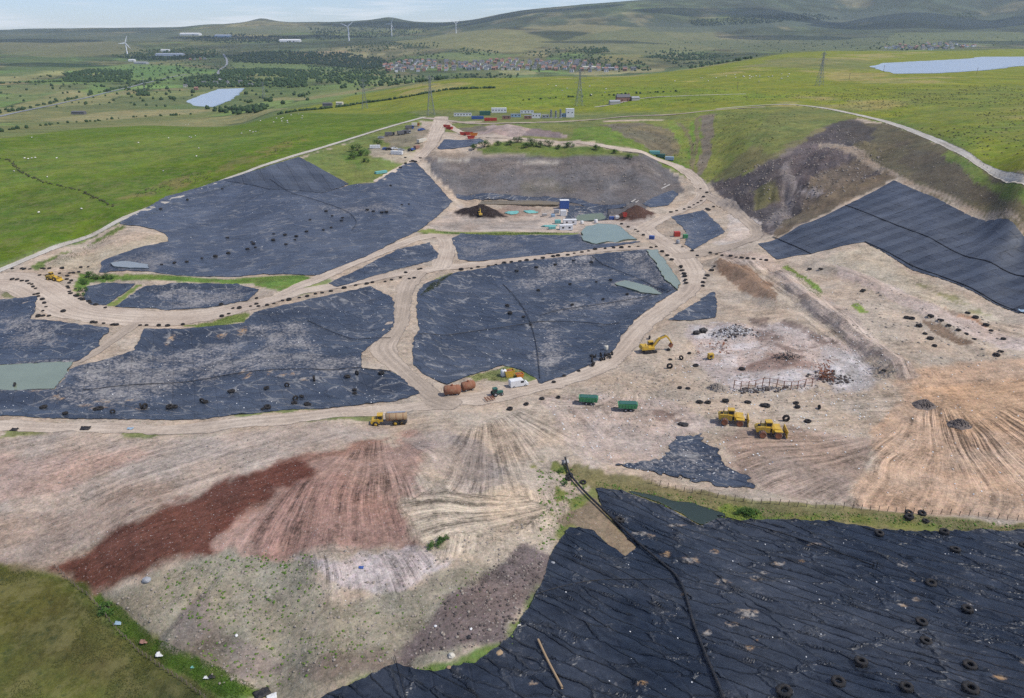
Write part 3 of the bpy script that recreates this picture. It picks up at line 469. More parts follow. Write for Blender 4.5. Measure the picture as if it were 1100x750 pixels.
# roads' surroundings
paint([(85, 294), (100, 296), (200, 298), (330, 295), (338, 300), (300, 312), (270, 304), (200, 303), (98, 303), (88, 312), (82, 322), (78, 310)], (92, 122, 52), 1.5, 2.5, 1, .95); paint([(114, 328), (146, 306), (152, 306), (124, 329)], (96, 120, 52), 1, 1, 1, .9)
paint([(300, 308), (345, 298), (360, 300), (352, 310), (318, 318)], (96, 122, 52), 1, 2, 1, .7); paint([(200, 350), (235, 343), (268, 335), (262, 346), (225, 352)], (98, 118, 52), 1, 2, 1, .9); paint([(50, 288), (60, 278), (110, 265), (130, 262), (178, 252), (182, 260), (140, 271), (108, 284), (106, 290)], (158, 146, 126), 2, 3, .1)
paint([(36, 285), (60, 274), (127, 243), (135, 245), (80, 268), (40, 290)], (88, 110, 50), 1.5, 2, 1, .9); paint([(135, 240), (200, 210), (290, 182), (280, 186), (190, 212), (128, 246)], (92, 112, 52), 1, 1.5, 1, .9); paint([(0, 318), (10, 306), (28, 308), (38, 318)], (108, 112, 72), 1.5, 3, .7, .8)
for pl in ([(462, 306), (470, 298), (486, 294), (470, 308), (452, 318)], [(500, 404), (545, 394), (575, 404), (570, 412), (520, 408), (505, 413)], [(425, 402), (440, 418), (455, 428), (445, 424)], [(0, 460), (45, 459), (48, 466), (0, 470)], [(130, 463), (200, 459), (195, 466), (140, 470)], [(190, 447), (270, 440), (350, 432), (345, 440), (270, 446)], [(330, 452), (400, 444), (395, 451)], [(560, 398), (575, 400), (575, 410)]):
    paint(pl, (100, 114, 60), 1, 2, 1, .8)
paint([(85, 505), (112, 503), (112, 512), (90, 514)], (92, 118, 50), .8, 1.5, 1, .9); paint([(455, 585), (480, 575), (478, 588), (462, 596)], (92, 122, 46), .6, 1.2, 1, .95); paint([(836, 286), (846, 285), (886, 312), (880, 320), (860, 305)], (104, 132, 56), 1, 1.5, 1, .9); paint([(912, 328), (920, 325), (934, 336), (925, 336)], (92, 124, 46), .8, 1, 1, .9)
# soils
paint([(-60, 470), (120, 470), (300, 460), (420, 462), (340, 498), (200, 545), (60, 600), (-60, 600)], (158, 144, 131), 6, 6, 0, .9); paint([(-60, 500), (60, 490), (150, 490), (60, 530), (-60, 550)], (164, 138, 124), 8, 8, 0, .7, 18); paint([(-60, 560), (90, 540), (180, 520), (60, 602), (-60, 604)], (140, 122, 108), 8, 8, 0, .7, 18)
paint([(300, 496), (375, 480), (420, 470), (330, 540), (255, 592), (215, 596), (250, 545)], (132, 96, 82), 7, 6, 0, .8, 8); paint([(58, 608), (118, 572), (200, 538), (300, 497), (355, 492), (320, 522), (275, 548), (245, 588), (185, 608), (135, 628), (94, 641)], (90, 55, 44), 6, 3.2, 0, .97, 5); paint([(238, 582), (262, 545), (330, 512), (350, 495), (440, 465), (475, 478), (462, 520), (448, 592), (330, 590), (245, 588)], (150, 123, 109), 5, 7, 0, .95, 10); paint([(250, 580), (300, 530), (360, 510), (440, 545), (445, 590), (330, 588)], (142, 110, 97), 6, 6, 0, .7, 10)
paint([(430, 470), (480, 460), (520, 470), (545, 520), (500, 535), (470, 500)], (150, 138, 128), 3, 4, 0, .7); paint([(490, 470), (525, 475), (545, 510), (500, 515)], (126, 118, 112), 2, 3, 0, .6)
paint([(320, 600), (440, 592), (470, 600), (430, 640), (350, 650)], (172, 160, 154), 2, 4, 0, .9); paint([(440, 540), (560, 520), (600, 560), (560, 610), (460, 620), (450, 585)], (176, 160, 138), 3, 4, 0, .8)
paint([(110, 640), (250, 592), (330, 592), (350, 650), (470, 620), (560, 600), (540, 690), (430, 716), (320, 745), (240, 745), (160, 690)], (138, 131, 114), 3, 4, .05); paint([(560, 585), (592, 600), (576, 640), (545, 690), (440, 716), (425, 700), (480, 640)], (104, 92, 88), 3, 4, 0, .95); paint([(230, 625), (200, 655), (190, 700), (240, 722), (300, 720), (250, 690), (210, 668)], (118, 106, 100), 3, 4, 0, .7)
paint([(300, 720), (400, 700), (420, 716), (340, 742)], (116, 104, 94), 2, 3, .1, .8)
for pl in ([(580, 500), (612, 500), (610, 560), (575, 600), (585, 540)], [(600, 500), (640, 520), (640, 545), (610, 550)]):
    paint(pl, (104, 114, 56), 3, 5, .8, .9, 5, (4, .12))
paint([(600, 500), (650, 506), (740, 528), (830, 544), (1000, 555), (1190, 568), (1190, 580), (1000, 572), (860, 560), (770, 558), (700, 540), (640, 525)], (112, 106, 74), 1.5, 2, .6, .95); paint([(780, 545), (830, 545), (860, 556), (800, 562), (770, 556)], (104, 122, 54), 1.5, 2, 1, .9, 5, (5, -.1)); paint([(850, 552), (1190, 572), (1190, 578), (860, 560)], (108, 116, 58), 1, 2, 1, .8, 5, (6, -.1))
paint([(605, 560), (640, 530), (650, 550), (685, 590), (670, 600), (640, 570)], (124, 108, 92), 1.5, 2, .1, .9)
paint([(580, 425), (720, 430), (780, 455), (745, 470), (705, 494), (650, 500), (610, 480)], (166, 150, 138), 3, 4, 0, .8); paint([(600, 440), (615, 438), (640, 500), (625, 500)], (178, 162, 146), 1.5, 2, 0, .9)
paint([(770, 466), (850, 455), (940, 472), (915, 542), (820, 526), (780, 500)], (142, 124, 110), 3, 4, 0, .9); paint([(940, 470), (960, 410), (1060, 388), (1190, 382), (1190, 560), (1000, 552), (912, 544)], (172, 146, 122), 4, 6, 0); paint([(1000, 420), (1190, 400), (1190, 470), (1040, 460)], (180, 146, 114), 8, 10, 0, .8, 25)
paint([(740, 350), (840, 345), (920, 380), (900, 415), (790, 415), (745, 390)], (168, 154, 146), 4, 5, 0, .8); paint([(780, 398), (830, 380), (880, 390), (870, 400)], (132, 108, 96), 3, 4, 0, .8); paint([(890, 372), (930, 385), (950, 410), (900, 420), (880, 400)], (158, 152, 148), 3, 4, 0, .8)
paint([(765, 282), (795, 280), (828, 304), (836, 328), (806, 318)], (128, 104, 84), 1.5, 2, 0, .95); paint([(836, 296), (858, 306), (910, 345), (975, 395), (968, 402), (920, 376), (862, 330)], (120, 110, 104), 1.5, 2.5, 0, .95); paint([(880, 280), (930, 262), (985, 295), (1080, 345), (1040, 345), (960, 318)], (170, 158, 138), 3, 4, .05, .9)
paint([(985, 340), (1010, 348), (1045, 368), (1030, 372), (1000, 356)], (112, 92, 74), 1, 1.5, 0, .9); paint([(1015, 330), (1045, 340), (1060, 352), (1030, 348)], (150, 112, 86), 1.5, 2, 0, .8); paint([(1000, 328), (1030, 336), (1020, 342)], (124, 112, 100), 1, 2, 0, .8); paint([(985, 305), (1050, 330), (1080, 338), (1040, 335)], (118, 116, 74), 2, 3, .6, .7, 6, (5, 0))
for pl, c in [([(775, 268), (830, 278), (862, 300), (900, 328), (945, 366), (985, 402), (972, 408), (930, 372), (885, 338), (850, 312), (822, 290), (775, 278)], (166, 150, 136)), ([(895, 284), (960, 308), (1000, 326), (1045, 346), (1085, 362), (1160, 378), (1160, 392), (1080, 374), (1035, 356), (990, 336), (900, 296)], (172, 156, 144)), ([(592, 428), (604, 428), (612, 455), (626, 480), (646, 502), (634, 504), (612, 480), (600, 455)], (170, 156, 142))]:
    paint(pl, c, 1, 2, 0, .9)
for pl in ([(740, 350), (775, 346), (830, 372), (820, 380), (760, 372)], [(870, 376), (920, 378), (940, 395), (925, 408), (890, 396)], [(785, 404), (870, 404), (865, 418), (790, 418)], [(745, 372), (800, 376), (790, 392), (755, 388)], [(820, 400), (900, 396), (930, 415), (850, 420)]):
    paint(pl, (184, 176, 171), 1.5, 3, 0, .8, 5, (5, .0))
for pl in ([(800, 340), (860, 345), (900, 370), (850, 380), (810, 365)], [(690, 440), (740, 440), (735, 455), (700, 455)], [(830, 376), (860, 380), (855, 392), (835, 390)], [(950, 392), (975, 396), (965, 404), (945, 402)]):
    paint(pl, (112, 96, 88), 1.5, 3, 0, .8, 5, (5, .05))
paint([(785, 215), (815, 240), (820, 255), (800, 262), (770, 262), (782, 248)], (182, 170, 158), 2, 3, 0, .8)
# foreground pasture
paint([(-120, 602), (0, 606), (55, 612), (100, 650), (170, 706), (235, 748), (290, 860), (-120, 860)], (75, 84, 40), 2.5, 3, 1); paint([(60, 680), (130, 690), (190, 740), (120, 760), (40, 730)], (86, 78, 55), 10, 8, 1, .7, 14); paint([(-60, 625), (60, 622), (90, 660), (30, 690), (-60, 700)], (80, 78, 42), 8, 8, 1, .6, 14)
paint([(100, 640), (125, 648), (160, 685), (200, 705), (270, 735), (290, 750), (240, 752), (170, 708), (120, 668)], (72, 98, 34), 1.2, 1.5, 1, .95)
# wheel ruts: direction fields
def ruts(poly, strength, focus=None, line=None, feather=3.0, curl=0.0):
    P = WP(poly); rg = region(P, feather * 2)
    if not rg: return
    x, y = GX[rg], GY[rg]; k = (1 - sstep(-feather, feather, sdpoly(P, x, y))) * strength
    if focus:
        c = W(*focus)[0]; dx, dy = x - c[0], y - c[1]; r_ = np.hypot(dx, dy); ang = np.arctan2(dy, dx) + curl * r_ / 50
        rm = np.median(r_) * (1 + .04 * fbm(x, y, 30, 2, 66)); ac, al = ang * rm, r_
    else:
        p = WP(line); e = p[1] - p[0]; e = e / np.hypot(*e); ac = x * -e[1] + y * e[0]; al = x * e[0] + y * e[1]
        ac = ac + 2.0 * fbm(x, y, 40, 2, 61)
    k = k * (.35 + .65 * sstep(-.3, .25, fbm(x, y, 14, 3, 67))); ac = ac + .5 * fbm(x, y, 12, 2, 68)
    w = k > RUT[rg][..., 2]
    for q, v in enumerate((ac, al, k)): RUT[rg][..., q][w] = np.broadcast_to(v, k.shape)[w]
ruts(site, .28, line=[(300, 450), (900, 400)], feather=2)
ruts([(250, 588), (340, 500), (420, 468), (470, 480), (448, 592), (330, 592)], 1.3, focus=(405, 440)); ruts([(412, 540), (480, 525), (560, 530), (600, 545), (560, 575), (450, 580)], 1.4, focus=(640, 535)); ruts([(330, 600), (450, 592), (470, 600), (430, 640), (350, 650)], 1.3, focus=(300, 560), curl=1.0)
ruts([(60, 606), (200, 545), (345, 497), (262, 545), (238, 582), (94, 638)], .6, line=[(70, 605), (340, 500)]); ruts([(-60, 470), (400, 455), (340, 498), (60, 600), (-60, 600)], .55, line=[(0, 590), (380, 462)]); ruts([(940, 470), (1000, 440), (1190, 440), (1190, 560), (912, 544)], 1.7, focus=(1000, 395)); ruts([(770, 466), (850, 460), (940, 472), (915, 542), (820, 526)], 1.3, focus=(1010, 462))
ruts([(480, 470), (560, 440), (620, 470), (600, 560), (520, 600), (470, 600)], 1.1, focus=(520, 425)); ruts([(740, 440), (960, 420), (1000, 400), (940, 470), (800, 455)], .6, line=[(740, 440), (960, 430)]); ruts([(840, 290), (985, 400), (940, 410), (860, 345)], .8, line=[(845, 296), (980, 400)]); ruts([(590, 430), (660, 430), (650, 500), (610, 495)], .6, line=[(595, 432), (640, 500)])
ruts([(1000, 400), (1190, 380), (1190, 440), (1000, 440)], .5, line=[(1000, 420), (1150, 405)]); ruts([(455, 170), (690, 175), (735, 200), (680, 224), (490, 212)], .15, line=[(580, 168), (585, 212)]); ruts([(640, 130), (870, 115), (800, 190), (760, 196), (700, 160)], .3, line=[(850, 120), (780, 190)])
ruts([(560, 420), (660, 380), (720, 400), (700, 440), (600, 440)], .8, focus=(655, 408), curl=2.5)
ruts([(775, 268), (862, 300), (985, 402), (972, 408), (885, 338), (775, 278)], 1.0, line=[(830, 280), (980, 402)]); ruts([(895, 284), (1160, 378), (1160, 392), (900, 296)], .8, line=[(900, 290), (1080, 368)])
# ------------------------------------------------------------------ object helpers
def tag(o, label=None, cat=None, group=None, kind=None):
    if label: o['label'] = label
    if cat: o['category'] = cat
    if group: o['group'] = group
    if kind: o['kind'] = kind
    return o
def link(name, me, parent=None, mats=None):
    o = bpy.data.objects.new(name, me); col.objects.link(o)
    if mats is not None:
        for q in (mats if isinstance(mats, (list, tuple)) else [mats]): me.materials.append(M[q] if isinstance(q, str) else q)
    if parent: o.parent = parent
    return o
def empty(name, loc, rz=0.0):
    o = bpy.data.objects.new(name, None); col.objects.link(o); o.location = loc; o.rotation_euler = (0, 0, rz); o.empty_display_size = .5; return o
def np_mesh(name, V, F, smooth=True, mi=None):
    """V (n,3) and F (m,3) or (m,4), or a list of faces"""
    me = bpy.data.meshes.new(name)
    if isinstance(F, np.ndarray):
        k = F.shape[1]; me.vertices.add(len(V)); me.vertices.foreach_set('co', np.asarray(V, np.float32).ravel()); me.loops.add(F.size); me.loops.foreach_set('vertex_index', F.astype(np.int32).ravel())
        me.polygons.add(len(F)); me.polygons.foreach_set('loop_start', np.arange(0, F.size, k, dtype=np.int32))
        if mi is not None: me.polygons.foreach_set('material_index', np.asarray(mi, np.int32))
        me.update(calc_edges=True)
    else: me.from_pydata([tuple(v) for v in V], [], F); me.update()
    if smooth: me.polygons.foreach_set('use_smooth', np.ones(len(me.polygons), bool))
    return me
def set_attr(me, name, typ, arr):
    a = me.attributes.new(name, typ, 'POINT'); a.data.foreach_set({'FLOAT': 'value', 'FLOAT_VECTOR': 'vector', 'FLOAT_COLOR': 'color'}[typ], np.asarray(arr, np.float32).ravel())
LOWER = np.zeros((NR, NC))      # the soil is dug away a little under every laid sheet and road
# ------------------------------------------------------------------ draped sheets
def drape(name, sdf, P, step, off, mats, parent=None, skirt=.5, flat=None, dz=None, attrs=None, dig=.6):
    """a sheet laid over the ground wherever sdf(x, y) < 0, with a clean edge and a turned-down rim"""
    rg = region(P, 2)
    if rg and dig: LOWER[rg] = np.maximum(LOWER[rg], dig * sstep(0, 1.8 if flat is None or step < 3 else 30, -sdf(GX[rg], GY[rg])))
    x0, y0 = P.min(0) - step * 2; x1, y1 = P.max(0) + step * 2
    y0 = max(y0, YR[0] + 1)
    xs = np.arange(x0, x1, step); ys = np.arange(y0, y1, step); X, Y = np.meshgrid(xs, ys); Sd = sdf(X, Y); ny, nx = Sd.shape
    I = Sd < 0; vid = np.full(Sd.shape, -1); vid[I] = np.arange(I.sum()); V = [np.c_[X[I], Y[I]]]; cnt = int(I.sum())
    c4 = I[:-1, :-1].astype(int) + I[:-1, 1:] + I[1:, 1:] + I[1:, :-1]
    f = np.where(c4 == 4); faces = [list(q) for q in np.stack([vid[f[0], f[1]], vid[f[0], f[1] + 1], vid[f[0] + 1, f[1] + 1], vid[f[0] + 1, f[1]]], -1).tolist()]
    ex = {}; extra = []; rim = []
    def cross(a, b):
        nonlocal cnt
        k = (a, b) if a < b else (b, a)
        if k not in ex:
            sa, sb = Sd[a], Sd[b]; tt = sa / (sa - sb); extra.append((X[a] + (X[b] - X[a]) * tt, Y[a] + (Y[b] - Y[a]) * tt)); ex[k] = cnt; cnt += 1
        return ex[k]
    for i, j in zip(*np.where((c4 > 0) & (c4 < 4))):
        cs = [(i, j), (i, j + 1), (i + 1, j + 1), (i + 1, j)]; pl = []; cr = []
        for q in range(4):
            a, b = cs[q], cs[(q + 1) % 4]
            if I[a]: pl.append(int(vid[a]))
            if I[a] != I[b]: v = cross(a, b); pl.append(v); cr.append((v, I[a]))
        if len(cr) == 2:
            faces.append(pl); rim.append((cr[0][0], cr[1][0]) if cr[0][1] else (cr[1][0], cr[0][0]))
        elif len(cr) == 4: faces.append(pl)
    XY = np.concatenate(V + ([np.array(extra)] if extra else []))
    if len(XY) == 0: return None
    Z = np.full(len(XY), flat) if flat is not None else hgt(XY[:, 0], XY[:, 1]) + off
    if dz is not None: Z = Z + dz(XY[:, 0], XY[:, 1])
    VV = np.c_[XY, Z]; nb = len(VV)
    if skirt and rim:
        ids = sorted({v for e in rim for v in e}); mp_ = {v: nb + q for q, v in enumerate(ids)}
        low = VV[ids].copy(); low[:, 2] -= skirt; VV = np.r_[VV, low]; faces += [[a, b, mp_[b], mp_[a]] for a, b in rim]
    me = np_mesh(name, VV, faces); o = link(name, me, parent, mats)
    for an, (ty, fn) in (attrs or {}).items(): set_attr(me, an, ty, fn(VV[:, 0], VV[:, 1]))
    return o
# ------------------------------------------------------------------ liners
SILT = {}
SILTP = [WP(p) for p in ([(60, 420), (75, 395), (140, 378), (260, 365), (270, 400), (200, 420), (120, 440)], [(150, 405), (280, 372), (400, 385), (390, 400), (280, 400)], [(270, 350), (330, 345), (340, 375), (280, 380)], [(108, 290), (120, 282), (180, 268), (190, 282), (165, 292)], [(340, 222), (420, 218), (430, 228), (350, 228)], [(0, 340), (60, 345), (55, 372), (0, 380)],
    [(575, 352), (600, 350), (605, 385), (590, 400), (575, 385)], [(590, 330), (680, 318), (720, 312), (690, 325), (600, 338)], [(485, 256), (556, 253), (560, 266), (500, 276)], [(155, 310), (270, 308), (265, 322), (180, 332)], [(660, 270), (700, 268), (728, 305), (700, 312)], [(670, 498), (712, 492), (735, 470), (770, 490), (800, 515), (720, 508)], [(720, 255), (745, 262), (740, 240)], [(662, 525), (682, 528), (718, 545), (752, 567), (772, 562), (752, 563), (716, 541)], [(600, 275), (640, 272), (640, 300), (560, 310)])]
def silt_of(x, y):
    v = np.full(np.shape(x), .30)
    for k_, P in WPD.items():
        if 'reservoir' not in k_: v = np.maximum(v, .95 * (1 - sstep(.5, 5, sdpoly(P, x, y) + 1.5 * fbm(x, y, 5, 3, 72))))
    for P in SILTP: v = np.maximum(v, .32 + .68 * (1 - sstep(-6, 7, sdpoly(P, x, y) + 4 * fbm(x, y, 12, 3, 71))))
    return v
STAINS = [(*W(px, py)[0][:2], rx, ry) for px, py, rx, ry in [(716, 597, 1.6, .7), (742, 603, 2.2, .8), (768, 594, 1.3, .6), (776, 627, 1.8, .8), (811, 623, 1.2, .8), (804, 661, 2.4, 1.1), (786, 672, 1.6, .6), (806, 697, .9, .5), (760, 681, .9, .4), (812, 690, .6, .5), (970, 651, 1.1, .5), (985, 645, .8, .4), (1075, 729, 1.6, .5), (836, 607, 1.6, .6), (858, 604, 1.5, .5), (1040, 652, .6, .4), (700, 576, 1.4, .5), (690, 574, 2.2, .6), (724, 565, 2.6, .4), (820, 616, 1.0, .4), (874, 585, 1.4, .4), (970, 609, 1.2, .8), (980, 624, 1.0, .4), (1100, 712, .8, .4), (735, 640, .8, .4), (722, 663, .8, .3), (690, 736, 1.0, .4), (572, 735, 1.2, .4)]] + [(*W(px, py)[0][:2], rx, ry) for px, py, rx, ry in [(262, 398, 1.2, 2), (266, 405, 1.2, 2), (290, 400, 1, 2), (303, 404, 2, 1.2), (318, 402, 2.4, 1), (328, 408, 2.2, 1), (238, 361, 2, 1.6), (260, 356, 2, 2), (183, 366, 1.4, 3), (112, 431, 3.5, .8), (90, 436, 3, .8), (60, 428, 3, .8), (40, 420, 3, 1), (150, 440, 3, .8), (105, 439, 2.5, .7), (140, 430, 2, .8)]]
def stain_of(x, y):
    v = np.zeros(np.shape(x))
    for cx, cy, rx, ry in STAINS:
        w = (np.abs(x - cx) < 5) & (np.abs(y - cy) < 5)
        if w.any(): v[w] = np.maximum(v[w], 1 - sstep(.55, .95, np.hypot((x[w] - cx) / rx, (y[w] - cy) / (ry * 1.6)) + .5 * fbm(x[w], y[w], .9, 2, 33)))
    return v
SA = {'silt': ('FLOAT', silt_of), 'stain': ('FLOAT', stain_of)}
LABEL = dict(upper_left='broad grey-blue weathered liner slope below the pale rim road', small_left='small liner patch left of the green dividing strip', strip_left='long narrow liner strip between haul road and green verge', wedge_mid='narrow liner wedge between the two converging haul roads',
 pit_cell='liner cell just below the pit floor cabins', centre='large central liner cell enclosed by curving haul roads', lower_left='wide silted liner beside the green pond and lower track', far_left='liner above the green pond at left edge', junction_cell='small square liner cell beside the right road junction',
 roadside_patch='little liner patch beside the haul road above yellow excavator', wedge_near='pointed liner wedge in front of the two yellow compactors', foreground='huge wrinkled black liner with scattered tyres in the foreground', slope_foot='thin liner ribbon along the foot of grey rock slope', gully='small liner triangle beside the concrete chute', bank_patch='bluish liner patch beside red skips on the bank', basin_liner='liner under the pale settling basin')
def folds(x, y):
    c, s = math.cos(.68), math.sin(.68); a = x * c - y * s; b = x * s + y * c
    n1 = fbm(a * .22 + 1.5 * fbm(x, y, 14, 2, 80), b, 3.2, 3, 81); n2 = fbm(a * .3 + b * .12, b, 5.5, 3, 83); n3 = fbm(a * .5, b, 1.6, 2, 85)
    return .42 * np.clip(1 - np.abs(n1) * 7, 0, 1) ** 1.5 + .2 * np.clip(1 - np.abs(n2) * 8, 0, 1) + .04 * n3 + .25 * fbm(x, y, 9, 2, 84)
def ripple(x, y): return .18 * np.clip(1 - np.abs(fbm(x * .35, y, 5, 3, 91)) * 5, 0, 1) + .16 * np.clip(1 - np.abs(fbm(x, y * .4, 8, 3, 92)) * 6, 0, 1) + .1 * fbm(x, y, 5, 2, 93)
STEP = dict(foreground=.36, upper_left=1.6, centre=.9, lower_left=.8, slope_foot=1.2, bank_patch=1.5)
MATN = dict(foreground='liner_near', upper_left='liner_far', clean_slope='liner_clean', pit_cell='liner_far', junction_cell='liner_far', bank_patch='liner_far', slope_foot='liner_far', gully='liner_far')
def islands(o):
    """a strip cut in two by the soil becomes two strips"""
    me = o.data; par = list(range(len(me.vertices)))
    def find(a):
        while par[a] != a: par[a] = par[par[a]]; a = par[a]
        return a
    for e in me.edges:
        a, b = find(e.vertices[0]), find(e.vertices[1])
        if a != b: par[a] = b
    roots = {}
    for p in me.polygons: roots.setdefault(find(p.vertices[0]), []).append(list(p.vertices))
    if len(roots) < 2: return
    co = np.array([v.co[:] for v in me.vertices])
    for k, fs in enumerate(roots.values()):
        ids = sorted({v for f in fs for v in f}); mp_ = {v: i for i, v in enumerate(ids)}; m2_ = np_mesh('liner_strip', co[ids], [[mp_[v] for v in f] for f in fs]); set_attr(m2_, 'silt', 'FLOAT', silt_of(co[ids, 0], co[ids, 1])); m2_.materials.append(me.materials[0])
        if k == 0: o.data = m2_
        else: link('liner_strip', m2_, o.parent)
def seamed(name, key, lab, axis, pitch, step, material, off=.12):
    """a liner slope laid in welded strips: each strip a part of its own"""
    P = GP[key]; root = empty('geomembrane_liner', (0, 0, 0)); tag(root, lab, 'liner', 'black geomembrane liners')
    p = WP(axis); e = p[1] - p[0]; e = e / np.hypot(*e); sv = P @ np.array([-e[1], e[0]]); k0, k1 = math.floor(sv.min() / pitch), math.ceil(sv.max() / pitch)
    for k in range(k0, k1):
        lo, hi = k * pitch, (k + 1) * pitch + .05
        def f(x, y): s = -x * e[1] + y * e[0]; return np.maximum(sdpoly(P, x, y) + .35 * fbm(x, y, 6, 2, 5), np.maximum(lo - s, s - hi))
        m_ = (sv.min() <= hi) and (sv.max() >= lo)
        if m_:
            o = drape('liner_strip', f, P, step, off + .035 * (k % 2), material + ('_pale' if k % 2 else ''), root, 0, None, lambda x, y: .12 * fbm(x, y, 4, 2, k), SA)
            if o: islands(o)
    return root
for key, P in GP.items():
    if key in ('right_slope', 'clean_slope'): continue
    warp = {'foreground': .5, 'wedge_near': 2.6}.get(key, .9)
    f = lambda x, y, P=P, w=warp: sdpoly(P, x, y) + w * fbm(x, y, 4.5, 3, 7) + .5 * w * fbm(x, y, 1.3, 2, 8)
    o = drape('geomembrane_liner', f, P, STEP.get(key, .8), .1 if key != 'foreground' else .2, MATN.get(key , 'liner_mid'), None, .3, None, folds if key == 'foreground' else ripple, SA)
    tag(o, LABEL[key], 'liner', 'black geomembrane liners')
seamed('x', 'right_slope', 'large seamed black liner slope on the right hillside', [(926, 239), (992, 215)], 4.5, .9, 'liner_clean')
seamed('x', 'clean_slope', 'dark smooth seamed liner panel at the top of left slope', [(300, 176), (330, 206)], 8.0, 1.4, 'liner_clean', .35)
# ------------------------------------------------------------------ water
WLAB = dict(pit_pond='water_blue', corner_pond='water_green', green_pond='water_green', bund_pond='water_dark', settling_water='water_blue', brown_pond='water_brown', liner_puddle='water_grey', left_reservoir='water_lake', right_reservoir='water_lake', centre_puddle='water_green')
for k, P in WPD.items():
    big = 'reservoir' in k; stp = 14 if big else .9
    f = lambda x, y, P=P, w=(8 if big else 1.1): sdpoly(P, x, y) + w * fbm(x, y, w * 4, 3, 9)
    zl = PZW[k] + (.6 if k in ('pit_pond', 'corner_pond', 'centre_puddle', 'liner_puddle') else .25)
    if k in ('green_pond', 'bund_pond'): zl = PZW[k] + .1
    o = drape(k if 'puddle' not in k else 'puddle', f, P, stp, 0, WLAB[k], None, .8 if not big else 2.0, zl); tag(o, kind='structure')
# ------------------------------------------------------------------ roads
def road(name, pts, material, step=1.0, off=.1, warp=1.3):
    off = off * .5
    """pts: picture x, y and half width in metres"""
    A = np.array(pts, float); P = WP(A[:, :2]); P = smooth_line(np.c_[P, A[:, 2]]); XY, wd = P[:, :2], P[:, 2]; seg = np.r_[0, np.cumsum(np.hypot(*np.diff(XY, axis=0).T))]
    def rut(x, y):
        best = np.full(len(x), 1e9); out = np.zeros((len(x), 3))
        for k in range(len(XY) - 1):
            e = XY[k + 1] - XY[k]; l = np.hypot(*e) + 1e-9; e = e / l; wx, wy = x - XY[k][0], y - XY[k][1]; al = np.clip(wx * e[0] + wy * e[1], 0, l); d = np.hypot(wx - e[0] * al, wy - e[1] * al)
            ac = wx * -e[1] + wy * e[0]; w = d < best; best[w] = d[w]; out[w, 0] = ac[w]; out[w, 1] = seg[k] + al[w]
        return out
    f = lambda x, y: sdline(XY, wd, x, y) + warp * fbm(x, y, 5, 3, 13)
    pad = wd.max() + 2; B = np.r_[XY - pad, XY + pad]
    return tag(drape(name, f, B, step, off, material, None, .12, None, None, {'ruts': ('FLOAT_VECTOR', rut)}), kind='structure')
road('haul_road', [(-40, 305, 8), (0, 299, 8), (30, 304, 9.5), (52, 318, 9.5), (85, 336, 8.5), (140, 343, 8.5), (200, 342, 7.5), (250, 334, 6), (285, 324, 4.5), (330, 312, 4), (400, 299, 4), (450, 291, 4.5), (490, 286, 4.5), (560, 279, 4), (620, 272, 3.6), (680, 266, 3.6), (712, 268, 5)], 'haul', .9)
road('upper_haul_road', [(300, 317, 3), (340, 301, 3.6), (372, 286, 3.6), (410, 271, 3.6), (450, 255, 4), (474, 252, 4.5), (482, 262, 4.5), (478, 276, 5), (474, 286, 5)], 'haul', .9, .14)
road('winding_track', [(448, 294, 4), (437, 305, 4.5), (433, 320, 3.6), (431, 340, 3.8), (424, 355, 4.5), (411, 370, 5), (412, 380, 4.5), (428, 394, 3.2), (446, 410, 3.2), (462, 426, 4), (480, 433, 5)], 'spoil_track', .7, .14)
road('lower_road', [(-60, 456, 3), (0, 457, 3), (70, 459, 3), (150, 461, 3), (230, 458, 3.5), (320, 450, 3.5), (400, 441, 3.5), (470, 434, 4), (530, 426, 4.5), (590, 411, 4.5), (632, 400, 5), (662, 380, 5), (682, 355, 5), (705, 337, 4.6), (730, 321, 4.6), (744, 305, 5.5), (744, 288, 6), (728, 270, 7), (705, 256, 6), (692, 246, 6)], 'haul', .8)
road('pit_road', [(692, 246, 6), (700, 240, 5), (722, 230, 4), (745, 220, 4.5), (757, 208, 5), (752, 196, 4.5), (738, 184, 4), (722, 176, 4), (700, 168, 4.5), (675, 162, 4), (640, 156, 3), (600, 152, 3), (560, 150, 3), (520, 147, 3.5), (495, 143, 4), (480, 135, 5), (474, 128, 5)], 'haul', 1.1, .14)
road('rock_road', [(752, 205, 3), (772, 216, 4), (790, 228, 4), (806, 240, 3.5), (814, 248, 3.5), (812, 256, 3.5), (796, 262, 4), (770, 268, 5), (735, 275, 6)], 'spoil_track', .9, .16)
road('yard_road', [(474, 126, 7), (470, 140, 6.5), (465, 155, 5.5), (455, 165, 5), (443, 174, 4), (425, 184, 3), (405, 195, 2.5)], 'haul', 1.2, .16)
road('compound_road', [(460, 127, 5), (490, 131, 5), (540, 133, 4), (600, 131, 4), (650, 127, 3), (700, 124, 2.5), (760, 119, 2), (820, 115, 2)], 'spoil_track', 1.8, .2)
road('rim_road', [(-60, 312, 2.6), (0, 290, 2.6), (40, 274, 2.4), (85, 257, 2.4), (127, 239, 2.4), (200, 207, 2.4), (240, 193, 2.4), (280, 180, 2.4), (350, 157, 2.4), (420, 136, 2.4), (455, 126, 3)], 'gravel', .9, .2, .3)
road('hill_road', [(770, 117, 1.6), (820, 113, 1.8), (850, 112, 2.2), (880, 115, 2.4), (920, 123, 2.4), (960, 132, 2.4), (1000, 148, 2.4), (1040, 169, 2.2), (1070, 184, 2.2), (1100, 198, 2.2), (1180, 232, 2.2)], 'gravel', 1.0, .2, .3)
road('spur_track', [(142, 350, 2.6), (122, 364, 2.0), (104, 378, 1.8), (88, 388, 1.2)], 'spoil_track', .6, .14, .3)
